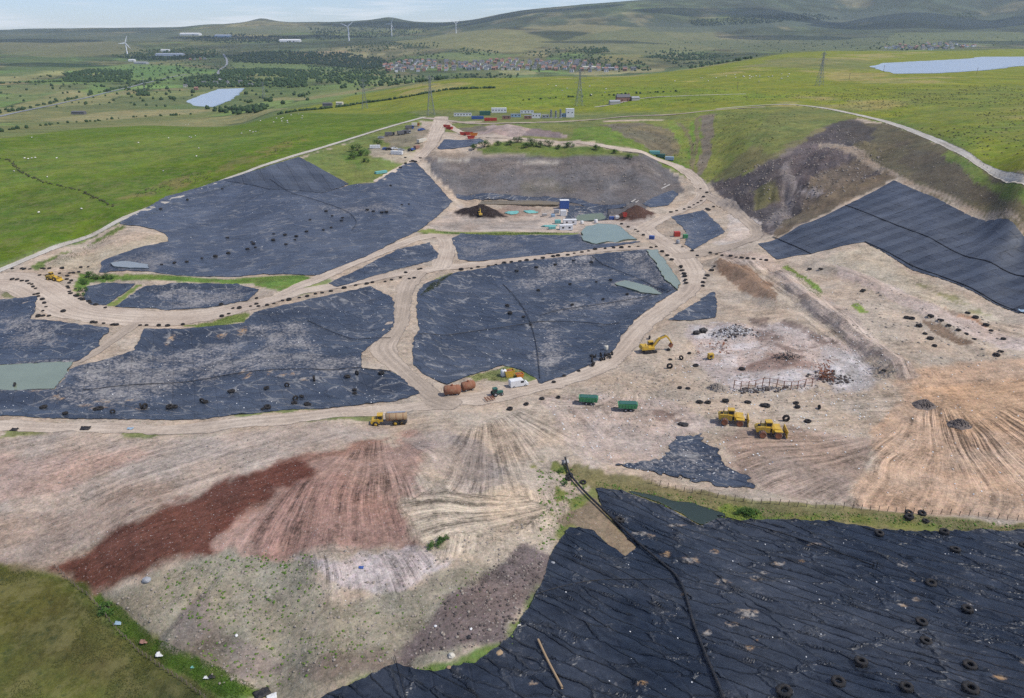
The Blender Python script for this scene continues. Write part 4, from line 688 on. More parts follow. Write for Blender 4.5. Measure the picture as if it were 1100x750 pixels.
for nm, pts in (('valley_road', [(-40, 134, 4), (0, 124, 4), (50, 114, 4), (110, 101, 4), (160, 88, 4), (200, 80, 4)]), ('town_road', [(237, 86, 5), (233, 76, 5), (246, 68, 5), (240, 58, 5)]), ('farm_lane', [(640, 115, 2), (660, 112, 2), (690, 105, 2), (740, 103, 2), (800, 101, 2)])):
    road(nm, pts, 'asphalt' if nm != 'farm_lane' else 'gravel', 4 if nm != 'farm_lane' else 1.6, .7 if nm != 'farm_lane' else .25, 1.0)
idx = np.arange(NR * NC).reshape(NR, NC)
Q = np.stack([idx[:-1, :-1], idx[:-1, 1:], idx[1:, 1:], idx[1:, :-1]], -1).reshape(-1, 4)
me = np_mesh('terrain', np.stack([GX, GY, GZ - LOWER], -1).reshape(-1, 3), Q)
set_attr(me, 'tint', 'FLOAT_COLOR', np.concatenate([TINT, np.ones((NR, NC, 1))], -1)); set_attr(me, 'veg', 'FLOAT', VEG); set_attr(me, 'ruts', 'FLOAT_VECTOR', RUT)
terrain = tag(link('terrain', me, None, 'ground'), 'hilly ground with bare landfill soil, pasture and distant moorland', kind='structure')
# ------------------------------------------------------------------ mesh builder for things
class MB:
    def __init__(s): s.v = []; s.f = []; s.m = []; s.sm = []
    def add(s, V, F, mi=0, smooth=False):
        b = len(s.v); s.v += [tuple(p) for p in V]; s.f += [[b + i for i in q] for q in F]; s.m += [mi] * len(F); s.sm += [smooth] * len(F); return s
    def box(s, c, d, rz=0, ry=0, mi=0, taper=1.0):
        x, y, z = d[0] / 2, d[1] / 2, d[2] / 2; V = []
        mt = Matrix.Rotation(rz, 3, 'Z') @ Matrix.Rotation(ry, 3, 'Y')
        for sz in (-1, 1):
            k = taper if sz > 0 else 1
            for sx, sy in ((-1, -1), (1, -1), (1, 1), (-1, 1)): V.append(Vector(c) + mt @ Vector((sx * x * k, sy * y * k, sz * z)))
        return s.add(V, [[3, 2, 1, 0], [4, 5, 6, 7], [0, 1, 5, 4], [1, 2, 6, 5], [2, 3, 7, 6], [3, 0, 4, 7]], mi)
    def prism(s, prof, y0, y1, mi=0):
        """profile of (x, z) points extruded along y"""
        k = len(prof); V = [(x, y0, z) for x, z in prof] + [(x, y1, z) for x, z in prof]
        return s.add(V, [list(range(k)), list(range(2 * k - 1, k - 1, -1))] + [[i, i + k, (i + 1) % k + k, (i + 1) % k] for i in range(k)], mi)
    def tube(s, p0, p1, r0, r1=None, n=8, mi=0, cap=True):
        p0, p1 = Vector(p0), Vector(p1); r1 = r0 if r1 is None else r1; d = (p1 - p0).normalized(); a = d.orthogonal().normalized(); b = d.cross(a)
        V = [p0 + (a * math.cos(t) + b * math.sin(t)) * r0 for t in [2 * math.pi * k / n for k in range(n)]] + [p1 + (a * math.cos(t) + b * math.sin(t)) * r1 for t in [2 * math.pi * k / n for k in range(n)]]
        s.add(V, [[k, (k + 1) % n, (k + 1) % n + n, k + n] for k in range(n)], mi, n > 6)
        if cap: s.add(V[:n], [list(range(n - 1, -1, -1))], mi); s.add(V[n:], [list(range(n))], mi)
        return s
    def lathe(s, prof, c=(0, 0, 0), axis='z', n=16, mi=0):
        """closed or open ring profile of (radius, height) turned about an axis"""
        V = []; k = len(prof)
        for i in range(n):
            t = 2 * math.pi * i / n
            for r, h in prof:
                p = {'z': (r * math.cos(t), r * math.sin(t), h), 'y': (r * math.cos(t), h, r * math.sin(t)), 'x': (h, r * math.cos(t), r * math.sin(t))}[axis]
                V.append((p[0] + c[0], p[1] + c[1], p[2] + c[2]))
        F = []
        for i in range(n):
            j = (i + 1) % n
            for q in range(k - 1):
                F.append([i * k + q, j * k + q, j * k + q + 1, i * k + q + 1])
        return s.add(V, F, mi, True)
    def path(s, pts, r, n=6, mi=0):
        for k in range(len(pts) - 1): s.tube(pts[k], pts[k + 1], r, r, n, mi)
        return s
    def mesh(s, name, mats):
        me = bpy.data.meshes.new(name); me.from_pydata(s.v, [], s.f); me.polygons.foreach_set('material_index', s.m); me.polygons.foreach_set('use_smooth', s.sm)
        for q in (mats if isinstance(mats, (list, tuple)) else [mats]): me.materials.append(M[q] if isinstance(q, str) else q)
        bm = bmesh.new(); bm.from_mesh(me); bmesh.ops.recalc_face_normals(bm, faces=bm.faces); bm.to_mesh(me); bm.free(); me.update(); return me
    def build(s, name, mats, parent=None):
        o = bpy.data.objects.new(name, s.mesh(name, mats)); col.objects.link(o)
        if parent: o.parent = parent
        return o
def copy_tree(o, parent=None):
    c = o.copy(); col.objects.link(c)
    if parent: c.parent = parent
    for ch in list(o.children): copy_tree(ch, c)
    return c
def thing(name, px, py, label, cat, group=None, rz=0.0, dz=0.0):
    p = P1(px, py); o = empty(name, (p.x, p.y, p.z + dz), rz); return tag(o, label, cat, group)
for nm, c, r, am in [('yellow', (.60, .38, .035), .5, .75), ('rubber', (.018, .018, .019), .88, .22), ('steel', (.20, .19, .18), .5, .6), ('white', (.72, .72, .70), .45, .2), ('rust', (.26, .10, .05), .85, .4), ('green', (.05, .25, .10), .5, .35), ('red', (.46, .045, .03), .5, .3), ('blue', (.04, .10, .32), .5, .25),
                     ('orange', (.62, .20, .02), .5, .3), ('glass', (.02, .025, .03), .12, .1), ('grey', (.33, .34, .35), .6, .3), ('tan', (.36, .25, .14), .7, .4), ('pipe', (.014, .015, .017), .45, .2), ('cream', (.60, .56, .46), .7, .2), ('slate', (.13, .13, .14), .75, .2), ('brick', (.30, .16, .12), .85, .3),
                     ('dkgreen', (.03, .12, .09), .5, .2), ('wood', (.20, .15, .11), .9, .4), ('teal', (.16, .42, .38), .6, .2), ('ltblue', (.30, .42, .52), .5, .2), ('concrete', (.42, .40, .37), .9, .3), ('turbine', (.80, .81, .82), .4, .05), ('galv', (.27, .29, .30), .5, .2), ('silver', (.5, .5, .5), .35, .3), ('black', (.02, .02, .022), .6, .3)]:
    M[nm] = worn(nm, c, r, amount=am, metal=.6 if nm in ('silver', 'galv') else 0)
M['tank_rust'] = worn('tank_rust', (.25, .10, .055), .8, (.35, .26, .16), .6, 0, .9)
# ------------------------------------------------------------------ tyres
def tyre_mesh(R_=1.0, w=.62, n=18):
    b = MB(); r = R_; h = w
    b.lathe([(r * .46, h * .30), (r * .50, h * .04), (r * .66, 0), (r * .93, h * .04), (r, h * .22), (r, h * .78), (r * .93, h * .96), (r * .66, h), (r * .50, h * .96), (r * .46, h * .70), (r * .46, h * .30)], n=n)
    for k in range(n):       # tread lugs
        t = 2 * math.pi * (k + .5) / n; b.box((r * 1.0 * math.cos(t), r * 1.0 * math.sin(t), h * (.30 if k % 2 else .70)), (r * .07, r * .16, h * .44), rz=t)
    return b.mesh('tyre', 'rubber')
TY = [tyre_mesh(1, .60), tyre_mesh(1, .72), tyre_mesh(1, .5, 16)]
def Zm(ox, oy, k, pts): return [(ox + x * k, oy + y * k) for x, y in pts]
ntyre = 0
ORD = 'first second third fourth fifth sixth seventh eighth ninth tenth eleventh twelfth thirteenth fourteenth fifteenth sixteenth seventeenth eighteenth nineteenth twentieth'.split()
ORD += ['twenty-' + k for k in ORD[:9]] + ['thirtieth'] + ['thirty-' + k for k in ORD[:9]]
def ranked(pts, label):
    """labels by rank from the left: 'third black tyre from the left ...'"""
    o = sorted(range(len(pts)), key=lambda k: (pts[k][0], pts[k][1])); rk = {k: i for i, k in enumerate(o)}; w = label.split(' ')
    j = next(i for i, q in enumerate(w) if q in ('tyre', 'bush', 'sheep')); out = []
    for k in range(len(pts)):
        q = [ORD[min(rk[k], len(ORD) - 1)]] + w[:j + 1] + ['from', 'the', 'left'] + w[j + 1:]
        for drop in ('black', 'long', 'the', 'the', 'the', 'the'):
            if len(q) > 16 and drop in q: q.reverse(); q.remove(drop); q.reverse()
        out.append(' '.join(q))
    return out
def tyres(pts, label, group, rad=.8, up=0.0, sheet=False, var=.26):
    global ntyre
    if isinstance(label, str): label = ranked(pts, label)
    A = np.array(pts, float); G = W(A[:, 0], A[:, 1])
    jit = 0.0 if 'foreground' in group else .55; G[:, :2] += RNG.normal(0, jit, (len(G), 2)) if jit else 0; G[:, 2] = hgt(G[:, 0], G[:, 1])
    for k, p in enumerate(G):
        o = bpy.data.objects.new('tyre', TY[ntyre % 3]); col.objects.link(o); s = rad * random.uniform(1 - var, 1 + var) * (.88 if 'foreground' not in group else 1); ntyre += 1
        o.scale = (s, s, s); lift = .12 + (.35 if sheet else 0)
        if random.random() < up: o.location = (p[0], p[1], p[2] + s * .97); o.rotation_euler = (R(90 + random.uniform(-8, 8)), 0, random.uniform(0, 6.28))
        else: o.location = (p[0], p[1], p[2] + lift - (.06 if not sheet else .1)); o.rotation_euler = (random.uniform(-.14, .14), random.uniform(-.14, .14), random.uniform(0, 6.28))
        tag(o, label if isinstance(label, str) else label[k], 'tyre', group)
tyres(Zm(270, 280, .2545, [(30, 195), (70, 188), (100, 180), (130, 173), (163, 166), (200, 158), (237, 150), (270, 143), (307, 137), (348, 128), (402, 117), (447, 106), (487, 99), (525, 93), (565, 90), (600, 82), (635, 73), (662, 76), (688, 76), (655, 52), (705, 38), (722, 36)]), 'black tyre in the row edging the haul road left of the winding track', 'tyres edging the haul road, western row', .95)
tyres(Zm(480, 205, .2545, [(55, 332), (100, 330), (135, 326), (172, 318), (207, 313), (243, 308), (273, 303), (302, 298), (336, 295), (372, 290), (408, 285), (445, 280), (475, 275), (507, 270), (540, 265), (565, 262), (600, 255), (628, 250), (670, 245), (703, 242), (737, 240), (770, 238), (803, 237)]), 'black tyre in the long row along the top of the central liner cell', 'tyres along the central cell', 1.05)
tyres(Zm(480, 205, .2545, [(738, 142), (767, 155), (797, 165), (812, 173), (835, 187), (863, 240), (885, 240), (912, 258), (930, 275), (950, 292), (985, 322), (995, 338), (1000, 350), (1002, 362), (1003, 378)]), 'black tyre edging the road bend beside the two pale ponds', 'tyres round the pond bend', 1.05)
tyres(Zm(540, 280, .2545, [(893, 25), (880, 40), (870, 65), (865, 78), (855, 95), (850, 110), (750, 30), (757, 45), (768, 62), (768, 85), (768, 98)]), 'black tyre in the rows flanking the narrow road right of the central cell', 'tyres flanking the narrow road', 1.0)
tyres(Zm(640, 120, .2182, [(370, 495), (400, 488), (430, 482), (457, 473), (485, 460), (505, 450), (520, 440), (535, 420), (540, 400), (520, 380), (540, 480), (555, 483), (565, 486), (580, 470)]), 'black tyre round the hairpin of the pit road', 'tyres at the hairpin', 1.15)
tyres(Zm(540, 110, .2545, [(880, 638), (905, 642), (930, 645), (955, 650), (985, 655), (1010, 657), (1030, 660), (1060, 662), (1085, 665), (1110, 667), (765, 612), (795, 628), (820, 650)]), 'black tyre in the straight row right of the junction', 'tyres right of the junction', 1.0)
tyres(Zm(10, 280, .09337, [(20, 100), (140, 104), (185, 104), (225, 104), (340, 100), (430, 90), (460, 88), (600, 97), (650, 93), (820, 80), (912, 75), (375, 165), (445, 170), (600, 155), (690, 150), (755, 145), (820, 138)]), 'black tyre behind the yellow loader at the left junction', 'tyres behind the loader', .85)
tyres(Zm(10, 280, .09337, [(40, 215), (85, 222), (130, 228), (195, 240), (240, 258), (262, 280), (275, 305), (298, 330), (308, 380), (358, 375), (388, 410), (362, 450), (430, 487), (405, 535), (388, 582), (328, 650), (380, 640), (470, 643), (625, 595)]), 'black tyre curving round the left edge of the haul road', 'tyres round the left bend', .9)
tyres(Zm(10, 280, .09337, [(688, 180), (672, 210), (680, 240), (690, 265), (685, 290), (678, 318), (700, 355), (712, 382), (745, 408), (768, 420), (828, 440), (860, 462), (893, 475), (922, 493), (993, 512), (765, 330)]), 'black tyre in the close curving row right of the yellow loader', 'tyres right of the loader', .9)
tyres(Zm(0, 280, .2545, [(380, 263), (407, 262), (437, 270), (473, 272), (497, 271), (590, 276), (622, 274), (672, 276), (718, 276), (775, 273), (940, 238), (958, 225), (987, 203), (1013, 200), (1052, 198), (1085, 160), (1088, 185), (455, 198), (405, 186), (925, 190)]), 'black tyre along the wide pale stretch of haul road at left', 'tyres along the wide stretch', .85)
tyres(Zm(0, 280, .2545, [(68, 543), (172, 625), (288, 648), (415, 633), (400, 632), (487, 647), (592, 627), (608, 627), (720, 625), (736, 622), (848, 607), (864, 604), (988, 558)]), 'black tyre weighting the lower liner near the green pond', 'tyres on the lower liner', 1.05, .35, True)
tyres(Zm(270, 280, .2545, [(68, 628), (60, 628), (70, 538), (155, 534), (262, 515), (405, 492), (452, 484), (552, 477), (437, 547), (427, 568), (205, 578), (182, 590), (185, 607), (248, 610), (240, 612), (640, 693)]), 'black tyre on or beside the liner near the yellow tanker truck', 'tyres near the tanker', .95, .15, True)
tyres(Zm(540, 280, .2545, [(710, 376), (707, 420), (755, 422), (700, 450), (823, 447), (1003, 455), (780, 395), (772, 540), (748, 535), (606, 332)]), 'black tyre lying loose in the yard around the yellow excavator', 'loose yard tyres', .95, .2)
tyres(Zm(540, 280, .2545, [(818, 597), (862, 596), (945, 599), (1047, 604), (1095, 610)]), 'black tyre in the spaced row behind the two yellow compactors', 'tyres behind the compactors', .95, .1)
tyres(Zm(540, 280, .2545, [(35, 628), (100, 606), (172, 584), (242, 575), (322, 470), (270, 488), (220, 512)]), 'black tyre along the yard road left of the green trailers', 'tyres left of the trailers', .85)
tyres(Zm(540, 280, .2545, [(55, 45), (215, 18), (140, 32), (303, 5), (375, 12), (150, 128), (285, 103), (390, 92), (455, 83), (420, 165), (535, 145), (287, 188), (125, 272), (25, 195), (35, 225), (85, 240)]), 'black tyre weighting the central liner cell', 'tyres on the central liner', .95, 0, True)
tyres(Zm(540, 280, .2545, [(370, 425), (385, 440), (405, 420), (392, 410), (375, 410), (437, 410), (455, 402), (425, 425)]), 'black tyre in the heap on the edge of the central liner', 'tyres heaped by the road', .9, .6, True)
tyres(Zm(540, 280, .2545, [(405, 405), (437, 400), (415, 412), (455, 396)]), 'upright black tyre on top of the heap by the road', 'tyres on top of the heap', .9, 1.0, True)
tyres(Zm(810, 280, .2636, [(40, 590), (175, 594), (182, 588), (260, 603), (132, 650), (222, 657), (530, 450)]), 'black tyre on the tip to the right of the compactors', 'tyres right of the compactors', .95, .1)
tyres(Zm(810, 280, .2636, [(232, 35), (275, 38), (435, 123), (445, 127), (625, 233), (640, 236), (715, 230), (758, 245), (795, 263), (832, 283), (863, 300), (905, 325), (678, 267), (692, 294), (718, 320), (735, 348)]), 'black tyre in the twin rows along the stepped tracks at right', 'tyres on the stepped tracks', 1.1)
tyres(Zm(810, 280, .2636, [(870, 212), (902, 232), (940, 262), (965, 287), (1015, 320), (978, 380), (1003, 373)]), 'black tyre in the outer row below the right liner slope', 'tyres below the right slope', 1.1)
FT = [(228, 126, 'black tyre on the foreground liner near its upper edge, left of the others'), (478, 122, 'black tyre touching the grassy upper edge of foreground liner'), (520, 188, 'black tyre second down from the upper edge of foreground liner'), (427, 319, 'black tyre alone in the middle of the foreground liner'), (565, 420, 'black tyre at mid right of the foreground liner'),
      (390, 466, 'upper of the close pair of black tyres on foreground liner'), (406, 542, 'lower of the close pair of black tyres on foreground liner'), (157, 624, 'black tyre above the leftmost bottom tyre on foreground liner'), (575, 634, 'black tyre just above the biggest tyre at bottom right'), (70, 698, 'black tyre third from the right along the picture bottom'), (332, 722, 'black tyre between its neighbours along the picture bottom'), (785, 172, 'black tyre cut by the right picture edge')]
tyres(Zm(880, 540, .28, [(a, b) for a, b, c in FT]), [c for a, b, c in FT], 'tyres on the foreground liner', 1.0, 0, True, .06)
tyres([(842, 746), (1041, 744)], ['black tyre leftmost along the picture bottom', 'biggest black tyre at the bottom right'], 'tyres on the foreground liner', 1.22, 0, True, .05)
tyres([(976, 552), (978, 556), (989, 553), (992, 557)], 'black tyre on the grassy bund above the foreground liner', 'tyres on the bund', .95, 0)
tyres([(665, 561)], ['large upright tyre beside the black pipe on the foreground liner'], 'tyres on the foreground liner', 1.15, 0, True)
tyres([(611, 513), (624, 519), (614, 517)], 'black tyre by the upper end of the black pipe', 'tyres by the pipe end', .8, .3)
tyres(Zm(270, 110, .2545, [(590, 352), (635, 433), (670, 433), (485, 457), (513, 465), (545, 467), (572, 465), (318, 463), (340, 482), (382, 490), (380, 503), (245, 500), (303, 541), (337, 530), (240, 550), (190, 570), (150, 562), (98, 557), (103, 585), (142, 603), (187, 583), (10, 597)]) + Zm(0, 130, .2545, [(960, 497), (1058, 517), (1073, 538), (1043, 545), (967, 562), (902, 578), (790, 598), (850, 585), (735, 605), (688, 610), (938, 290), (790, 335), (682, 375)]), 'black tyre weighting the broad left liner slope', 'tyres on the left slope', 1.05, 0, True)
tyres(Zm(380, 110, .1273, [(400, 552), (430, 518), (560, 470), (470, 500), (490, 496), (510, 500), (525, 505), (435, 467)]), 'black tyre at the top corner where liner meets the yard road', 'tyres at the top corner', 1.2)
# ------------------------------------------------------------------ machines
def wheel(parent, c, r, w, rim='yellow', n=14):
    """a wheel: tyre with its rim as a sub-part, turning about y"""
    b = MB(); b.lathe([(r * .55, -w / 2), (r * .92, -w / 2), (r, -w * .3), (r, w * .3), (r * .92, w / 2), (r * .55, w / 2)], c, 'y', n); o = b.build('wheel', 'rubber', parent)
    q = MB(); q.lathe([(0.01, -w * .42), (r * .55, -w * .46), (r * .55, w * .46), (.01, w * .42)], c, 'y', 10); q.build('rim', rim, o); return o
def cab(parent, c, d, body='yellow'):
    x, y, z = d; b = MB(); b.box((c[0], c[1], c[2] + z * .5), (x, y, z), taper=.9); b.box((c[0], c[1], c[2] + z + .06), (x * 1.02, y * 1.02, .14)); o = b.build('cab', body, parent)
    g = MB()
    for sx in (-1, 1): g.box((c[0] + sx * x * .49, c[1], c[2] + z * .64), (.07, y * .78, z * .46))
    for sy in (-1, 1): g.box((c[0], c[1] + sy * y * .485, c[2] + z * .64), (x * .76, .07, z * .46))
    g.build('window', 'glass', o); return o
def excavator(px, py, label, rz, k=1.0, arm=True):
    t = thing('excavator', px, py, label, 'excavator', None, rz); t.scale = (k, k, k)
    for s in (-1, 1):
        b = MB(); b.prism([(-2.1, .45), (-1.8, .05), (1.8, .05), (2.1, .45), (1.9, .9), (-1.9, .9)], s * 1.3 - .32, s * 1.3 + .32); b.build('track', 'black', t)
    MB().box((0, 0, .75), (2.4, 2.0, .5)).tube((0, 0, .9), (0, 0, 1.2), .9, n=14).build('undercarriage', 'steel', t)
    b = MB(); b.box((-.5, 0, 1.55), (3.6, 2.7, .7)); b.prism([(-2.9, 1.25), (-2.3, 1.2), (-2.2, 2.5), (-2.7, 2.4)], -1.3, 1.3); b.box((-1.5, -.1, 2.1), (1.6, 2.3, .7), taper=.95); b.build('body', 'yellow', t)
    MB().tube((-1.6, -.8, 2.4), (-1.6, -.8, 3.0), .08, n=6).build('exhaust', 'black', t); cab(t, (.65, .8, 1.5), (1.6, 1.1, 1.6))
    def beam(name, p, w, d):
        b = MB(); P = [Vector((a, 0, c)) for a, c in p]
        for i in range(len(P) - 1):
            u = (P[i + 1] - P[i]).normalized(); nrm = Vector((-u.z, 0, u.x)); h0, h1 = d[i] / 2, d[i + 1] / 2
            b.prism([((P[i] - nrm * h0).x, (P[i] - nrm * h0).z), ((P[i + 1] - nrm * h1).x, (P[i + 1] - nrm * h1).z), ((P[i + 1] + nrm * h1).x, (P[i + 1] + nrm * h1).z), ((P[i] + nrm * h0).x, (P[i] + nrm * h0).z)], -.35 - w / 2, -.35 + w / 2)
        return b.build(name, 'yellow', t)
    beam('boom', [(1.0, 1.8), (2.6, 4.2), (5.0, 5.0)], .5, [.6, .8, .5]); beam('stick', [(4.6, 5.4), (5.6, 4.6), (7.1, 2.6)], .38, [.35, .5, .3])
    MB().tube((1.4, -.35, 1.6), (3.4, -.35, 4.1), .12, n=6).tube((3.2, -.35, 4.9), (4.7, -.35, 5.5), .1, n=6).build('hydraulic_ram', 'steel', t)
    MB().prism([(7.0, 2.7), (7.5, 2.2), (7.3, 1.4), (6.6, 1.1), (6.2, 1.6), (6.5, 1.9), (6.8, 2.4)], -.9, .2).build('bucket', 'rust', t); return t
excavator(697, 378, 'yellow tracked excavator with raised arm in the yard', R(12), 1.15); excavator(516, 232, 'small yellow excavator on the black heap on the pit floor', R(100), .8)
def compactor(px, py, label, rz, blade=True):
    t = thing('compactor', px, py, label, 'compactor', 'yellow landfill compactors', rz); t.scale = (1.08, 1.08, 1.08)
    b = MB(); b.prism([(-3.9, 1.5), (-3.7, 1.2), (-.4, 1.1), (-.4, 2.6), (-1.6, 2.75), (-3.5, 2.6), (-3.95, 2.2)], -1.15, 1.15); b.build('rear_body', 'yellow', t)
    b = MB(); b.prism([(.2, 1.1), (2.6, 1.0), (2.9, 1.5), (2.3, 2.2), (.9, 2.4), (.2, 2.2)], -1.1, 1.1); b.build('front_body', 'yellow', t)
    MB().box((-.1, 0, 1.4), (1.2, .8, .8)).build('hitch', 'black', t); cab(t, (-.75, 0, 2.2), (1.7, 1.7, 1.7))
    MB().tube((-2.6, .5, 2.6), (-2.6, .5, 3.7), .12, n=8).box((-3.1, -.3, 2.85), (.7, .7, .4)).build('exhaust', 'black', t)
    for x in (-2.3, 1.6):
        for s in (-1, 1):
            b = MB(); c = (x, s * 1.65, .95); b.lathe([(.02, -.55), (.7, -.55), (.85, -.6), (.85, .6), (.7, .55), (.02, .55)], c, 'y', 16); w = b.build('wheel', 'rust', t); q = MB()
            for k in range(12):
                a = 2 * math.pi * k / 12
                for d in (-.35, .3): q.box((c[0] + .92 * math.cos(a), c[1] + d, c[2] + .92 * math.sin(a)), (.24, .3, .2), ry=-a)
            q.build('cleat', 'steel', w)
    for s in (-1, 1): MB().box((x, s * 1.65, 2.05), (2.0, 1.2, .12)).build('mudguard', 'yellow', t)
    b = MB(); b.prism([(3.7, .2), (3.95, .25), (3.75, 1.1), (3.95, 2.2), (3.75, 2.25), (3.55, 1.1)], -2.1, 2.1); bl = b.build('blade', 'yellow', t)
    MB().box((3.15, .8, .9), (1.2, .25, .35)).box((3.15, -.8, .9), (1.2, .25, .35)).build('blade_arm', 'steel', t); return t
compactor(787, 454, 'yellow compactor further left and behind the other one', R(-12)); compactor(827, 467, 'yellow compactor nearer the camera with its blade to the right', R(-6))
def tanker(px, py):
    t = thing('tanker_truck', px, py, 'yellow articulated tanker truck with brown tank on the lower road', 'truck', None, R(186))
    b = MB(); b.prism([(2.6, 1.0), (4.9, 1.0), (5.1, 1.6), (4.8, 2.1), (3.2, 2.4), (2.6, 2.4)], -1.2, 1.2); b.build('bonnet', 'yellow', t); cab(t, (2.4, 0, 1.5), (1.6, 1.9, 1.9)); MB().box((1.0, 0, 1.2), (3.4, .9, .6)).box((-2.6, 0, 1.2), (5.4, 1.0, .5)).build('chassis', 'steel', t)
    b = MB(); b.lathe([(.02, -5.3), (.9, -5.25), (1.25, -5.0), (1.28, -1.0), (1.28, 0.5), (.9, .85), (.02, .9)], (0, 0, 2.6), 'x', 16); b.build('tank', 'tan', t)
    MB().box((-2.3, 0, 3.92), (5.2, .8, .12)).build('tank_walkway', 'silver', t)
    for x in (-.3, -2.2, -4.2): MB().lathe([(1.3, x - .08), (1.33, x), (1.3, x + .08)], (0, 0, 2.6), 'x', 16).build('tank_band', 'rust', t)
    for x in (3.7, -1.9, -3.9):
        for s in (-1, 1): wheel(t, (x, s * 1.15, .9), .9, .62)
    MB().tube((3.3, .9, 2.3), (3.3, .9, 3.2), .1, n=6).build('exhaust', 'black', t)
tanker(418, 456)
def loader(px, py):
    t = thing('wheel_loader', px, py, 'yellow wheel loader parked at the left road junction', 'loader', None, R(-12))
    MB().prism([(-3.1, 1.1), (-.2, 1.0), (-.2, 2.3), (-1.0, 2.5), (-2.9, 2.2), (-3.2, 1.7)], -1.1, 1.1).build('rear_body', 'yellow', t); MB().prism([(.1, 1.0), (1.9, .9), (1.6, 1.9), (.6, 2.1), (.1, 1.9)], -.8, .8).build('front_body', 'yellow', t)
    cab(t, (-.7, 0, 2.1), (1.5, 1.5, 1.5)); MB().tube((-2.2, .4, 2.3), (-2.2, .4, 3.1), .09, n=6).build('exhaust', 'black', t)
    for x in (-1.9, 1.3):
        for s in (-1, 1): wheel(t, (x, s * 1.2, .85), .85, .6)
    for s in (-1, 1): MB().tube((1.0, s * .6, 2.0), (3.0, s * .6, .8), .16, n=6).build('lift_arm', 'yellow', t)
    MB().prism([(2.8, .1), (4.1, .08), (4.15, .2), (3.1, .35), (2.95, 1.2), (3.3, 1.5), (2.9, 1.5), (2.65, .9)], -1.5, 1.5).build('bucket', 'yellow', t)
loader(58, 301)
def trailer(px, py, label, rz):
    t = thing('tipping_trailer', px, py, label, 'trailer', 'green tipping trailers', rz)
    b = MB(); b.prism([(-2.8, 1.2), (2.6, 1.2), (2.9, 2.5), (-3.0, 2.5)], -1.2, 1.2); b.build('tub', 'green', t); MB().prism([(-2.7, 2.53), (2.7, 2.53), (2.4, 2.75), (-2.4, 2.7)], -1.05, 1.05).build('load', 'dkgreen', t)
    for x in np.linspace(-2.4, 2.2, 6):
        for s in (-1, 1): MB().box((float(x), s * 1.24, 1.85), (.12, .1, 1.2)).build('rib', 'green', t)
    MB().box((0, 0, 1.0), (5.4, .9, .3)).box((-3.4, 0, .8), (1.8, .2, .2)).build('chassis', 'black', t)
    for x in (-.6, .9):
        for s in (-1, 1): wheel(t, (x, s * 1.0, .55), .55, .4, 'grey')
    MB().tube((-4.1, 0, 0), (-4.1, 0, .85), .1, n=6).build('jockey_leg', 'steel', t)
trailer(632, 434, 'green tipping trailer, left one of two by the yard', R(-8)); trailer(674, 441, 'green tipping trailer, right one of two by the yard', R(-5))
def rusty_tank(px, py, label, rz, r=1.5, l=4.6):
    t = thing('rusty_tank', px, py, label, 'tank', 'rusty cylindrical tanks', rz)
    b = MB(); b.lathe([(.02, -l / 2 - .5), (r * .6, -l / 2 - .38), (r, -l / 2), (r, l / 2), (r * .6, l / 2 + .38), (.02, l / 2 + .5)], (0, 0, r + .25), 'x', 20); b.build('shell', 'tank_rust', t)
    for x in (-l * .3, l * .3): MB().lathe([(r + .01, x - .1), (r + .05, x), (r + .01, x + .1)], (0, 0, r + .25), 'x', 20).build('band', 'rust', t); MB().box((x, 0, .3), (.5, r * 1.6, .9)).build('saddle', 'steel', t)
    MB().tube((0, 0, 2 * r + .2), (0, 0, 2 * r + .6), .4, n=10).build('hatch', 'rust', t)
rusty_tank(486, 424, 'rusty cylindrical tank, left of the two, topped by a tyre', R(10)); rusty_tank(503, 419, 'rusty cylindrical tank, right of the two, tilted', R(28), 1.4, 3.8)
def van(px, py, label, rz, body='white', name='van', k=1.0, cat='van', group=None):
    t = thing(name, px, py, label, cat, group, rz); t.scale = (k, k, k); b = MB()
    b.prism([(-2.5, .4), (2.5, .4), (2.6, .9), (1.9, 1.25), (1.2, 2.0), (.9, 2.15), (-2.4, 2.15), (-2.6, 1.9)], -.95, .95); b.build('body', body, t)
    MB().prism([(1.83, 1.31), (1.9, 1.33), (1.27, 2.0), (1.2, 1.98)], -.85, .85).build('windscreen', 'glass', t)
    for s in (-1, 1):
        MB().box((.75, s * .96, 1.65), (.9, .05, .55)).build('window', 'glass', t)
        for x in (-1.6, 1.6): wheel(t, (x, s * .85, .36), .36, .25, 'grey', 10)
        MB().box((2.57, s * .65, .8), (.06, .35, .22)).build('headlight', 'silver', t)
van(557, 415, 'white van parked beside the yellow skip in the yard', R(20), k=1.2)
def car(px, py, label, rz, body, k=1.0, group='cars parked in the upper yard'):
    t = thing('car', px, py, label, 'car', group, rz); t.scale = (k, k, k); b = MB()
    b.prism([(-2.1, .35), (2.1, .35), (2.15, .75), (1.2, .9), (.5, 1.42), (-1.2, 1.45), (-1.9, .95), (-2.15, .9)], -.85, .85); b.build('body', body, t)
    for s in (-1, 1):
        MB().prism([(.95, .95), (.4, 1.36), (-1.15, 1.38), (-1.65, .98)], s * .86 - .02, s * .86 + .02).build('window', 'glass', t)
        for x in (-1.3, 1.3): wheel(t, (x, s * .8, .32), .32, .22, 'grey', 10)
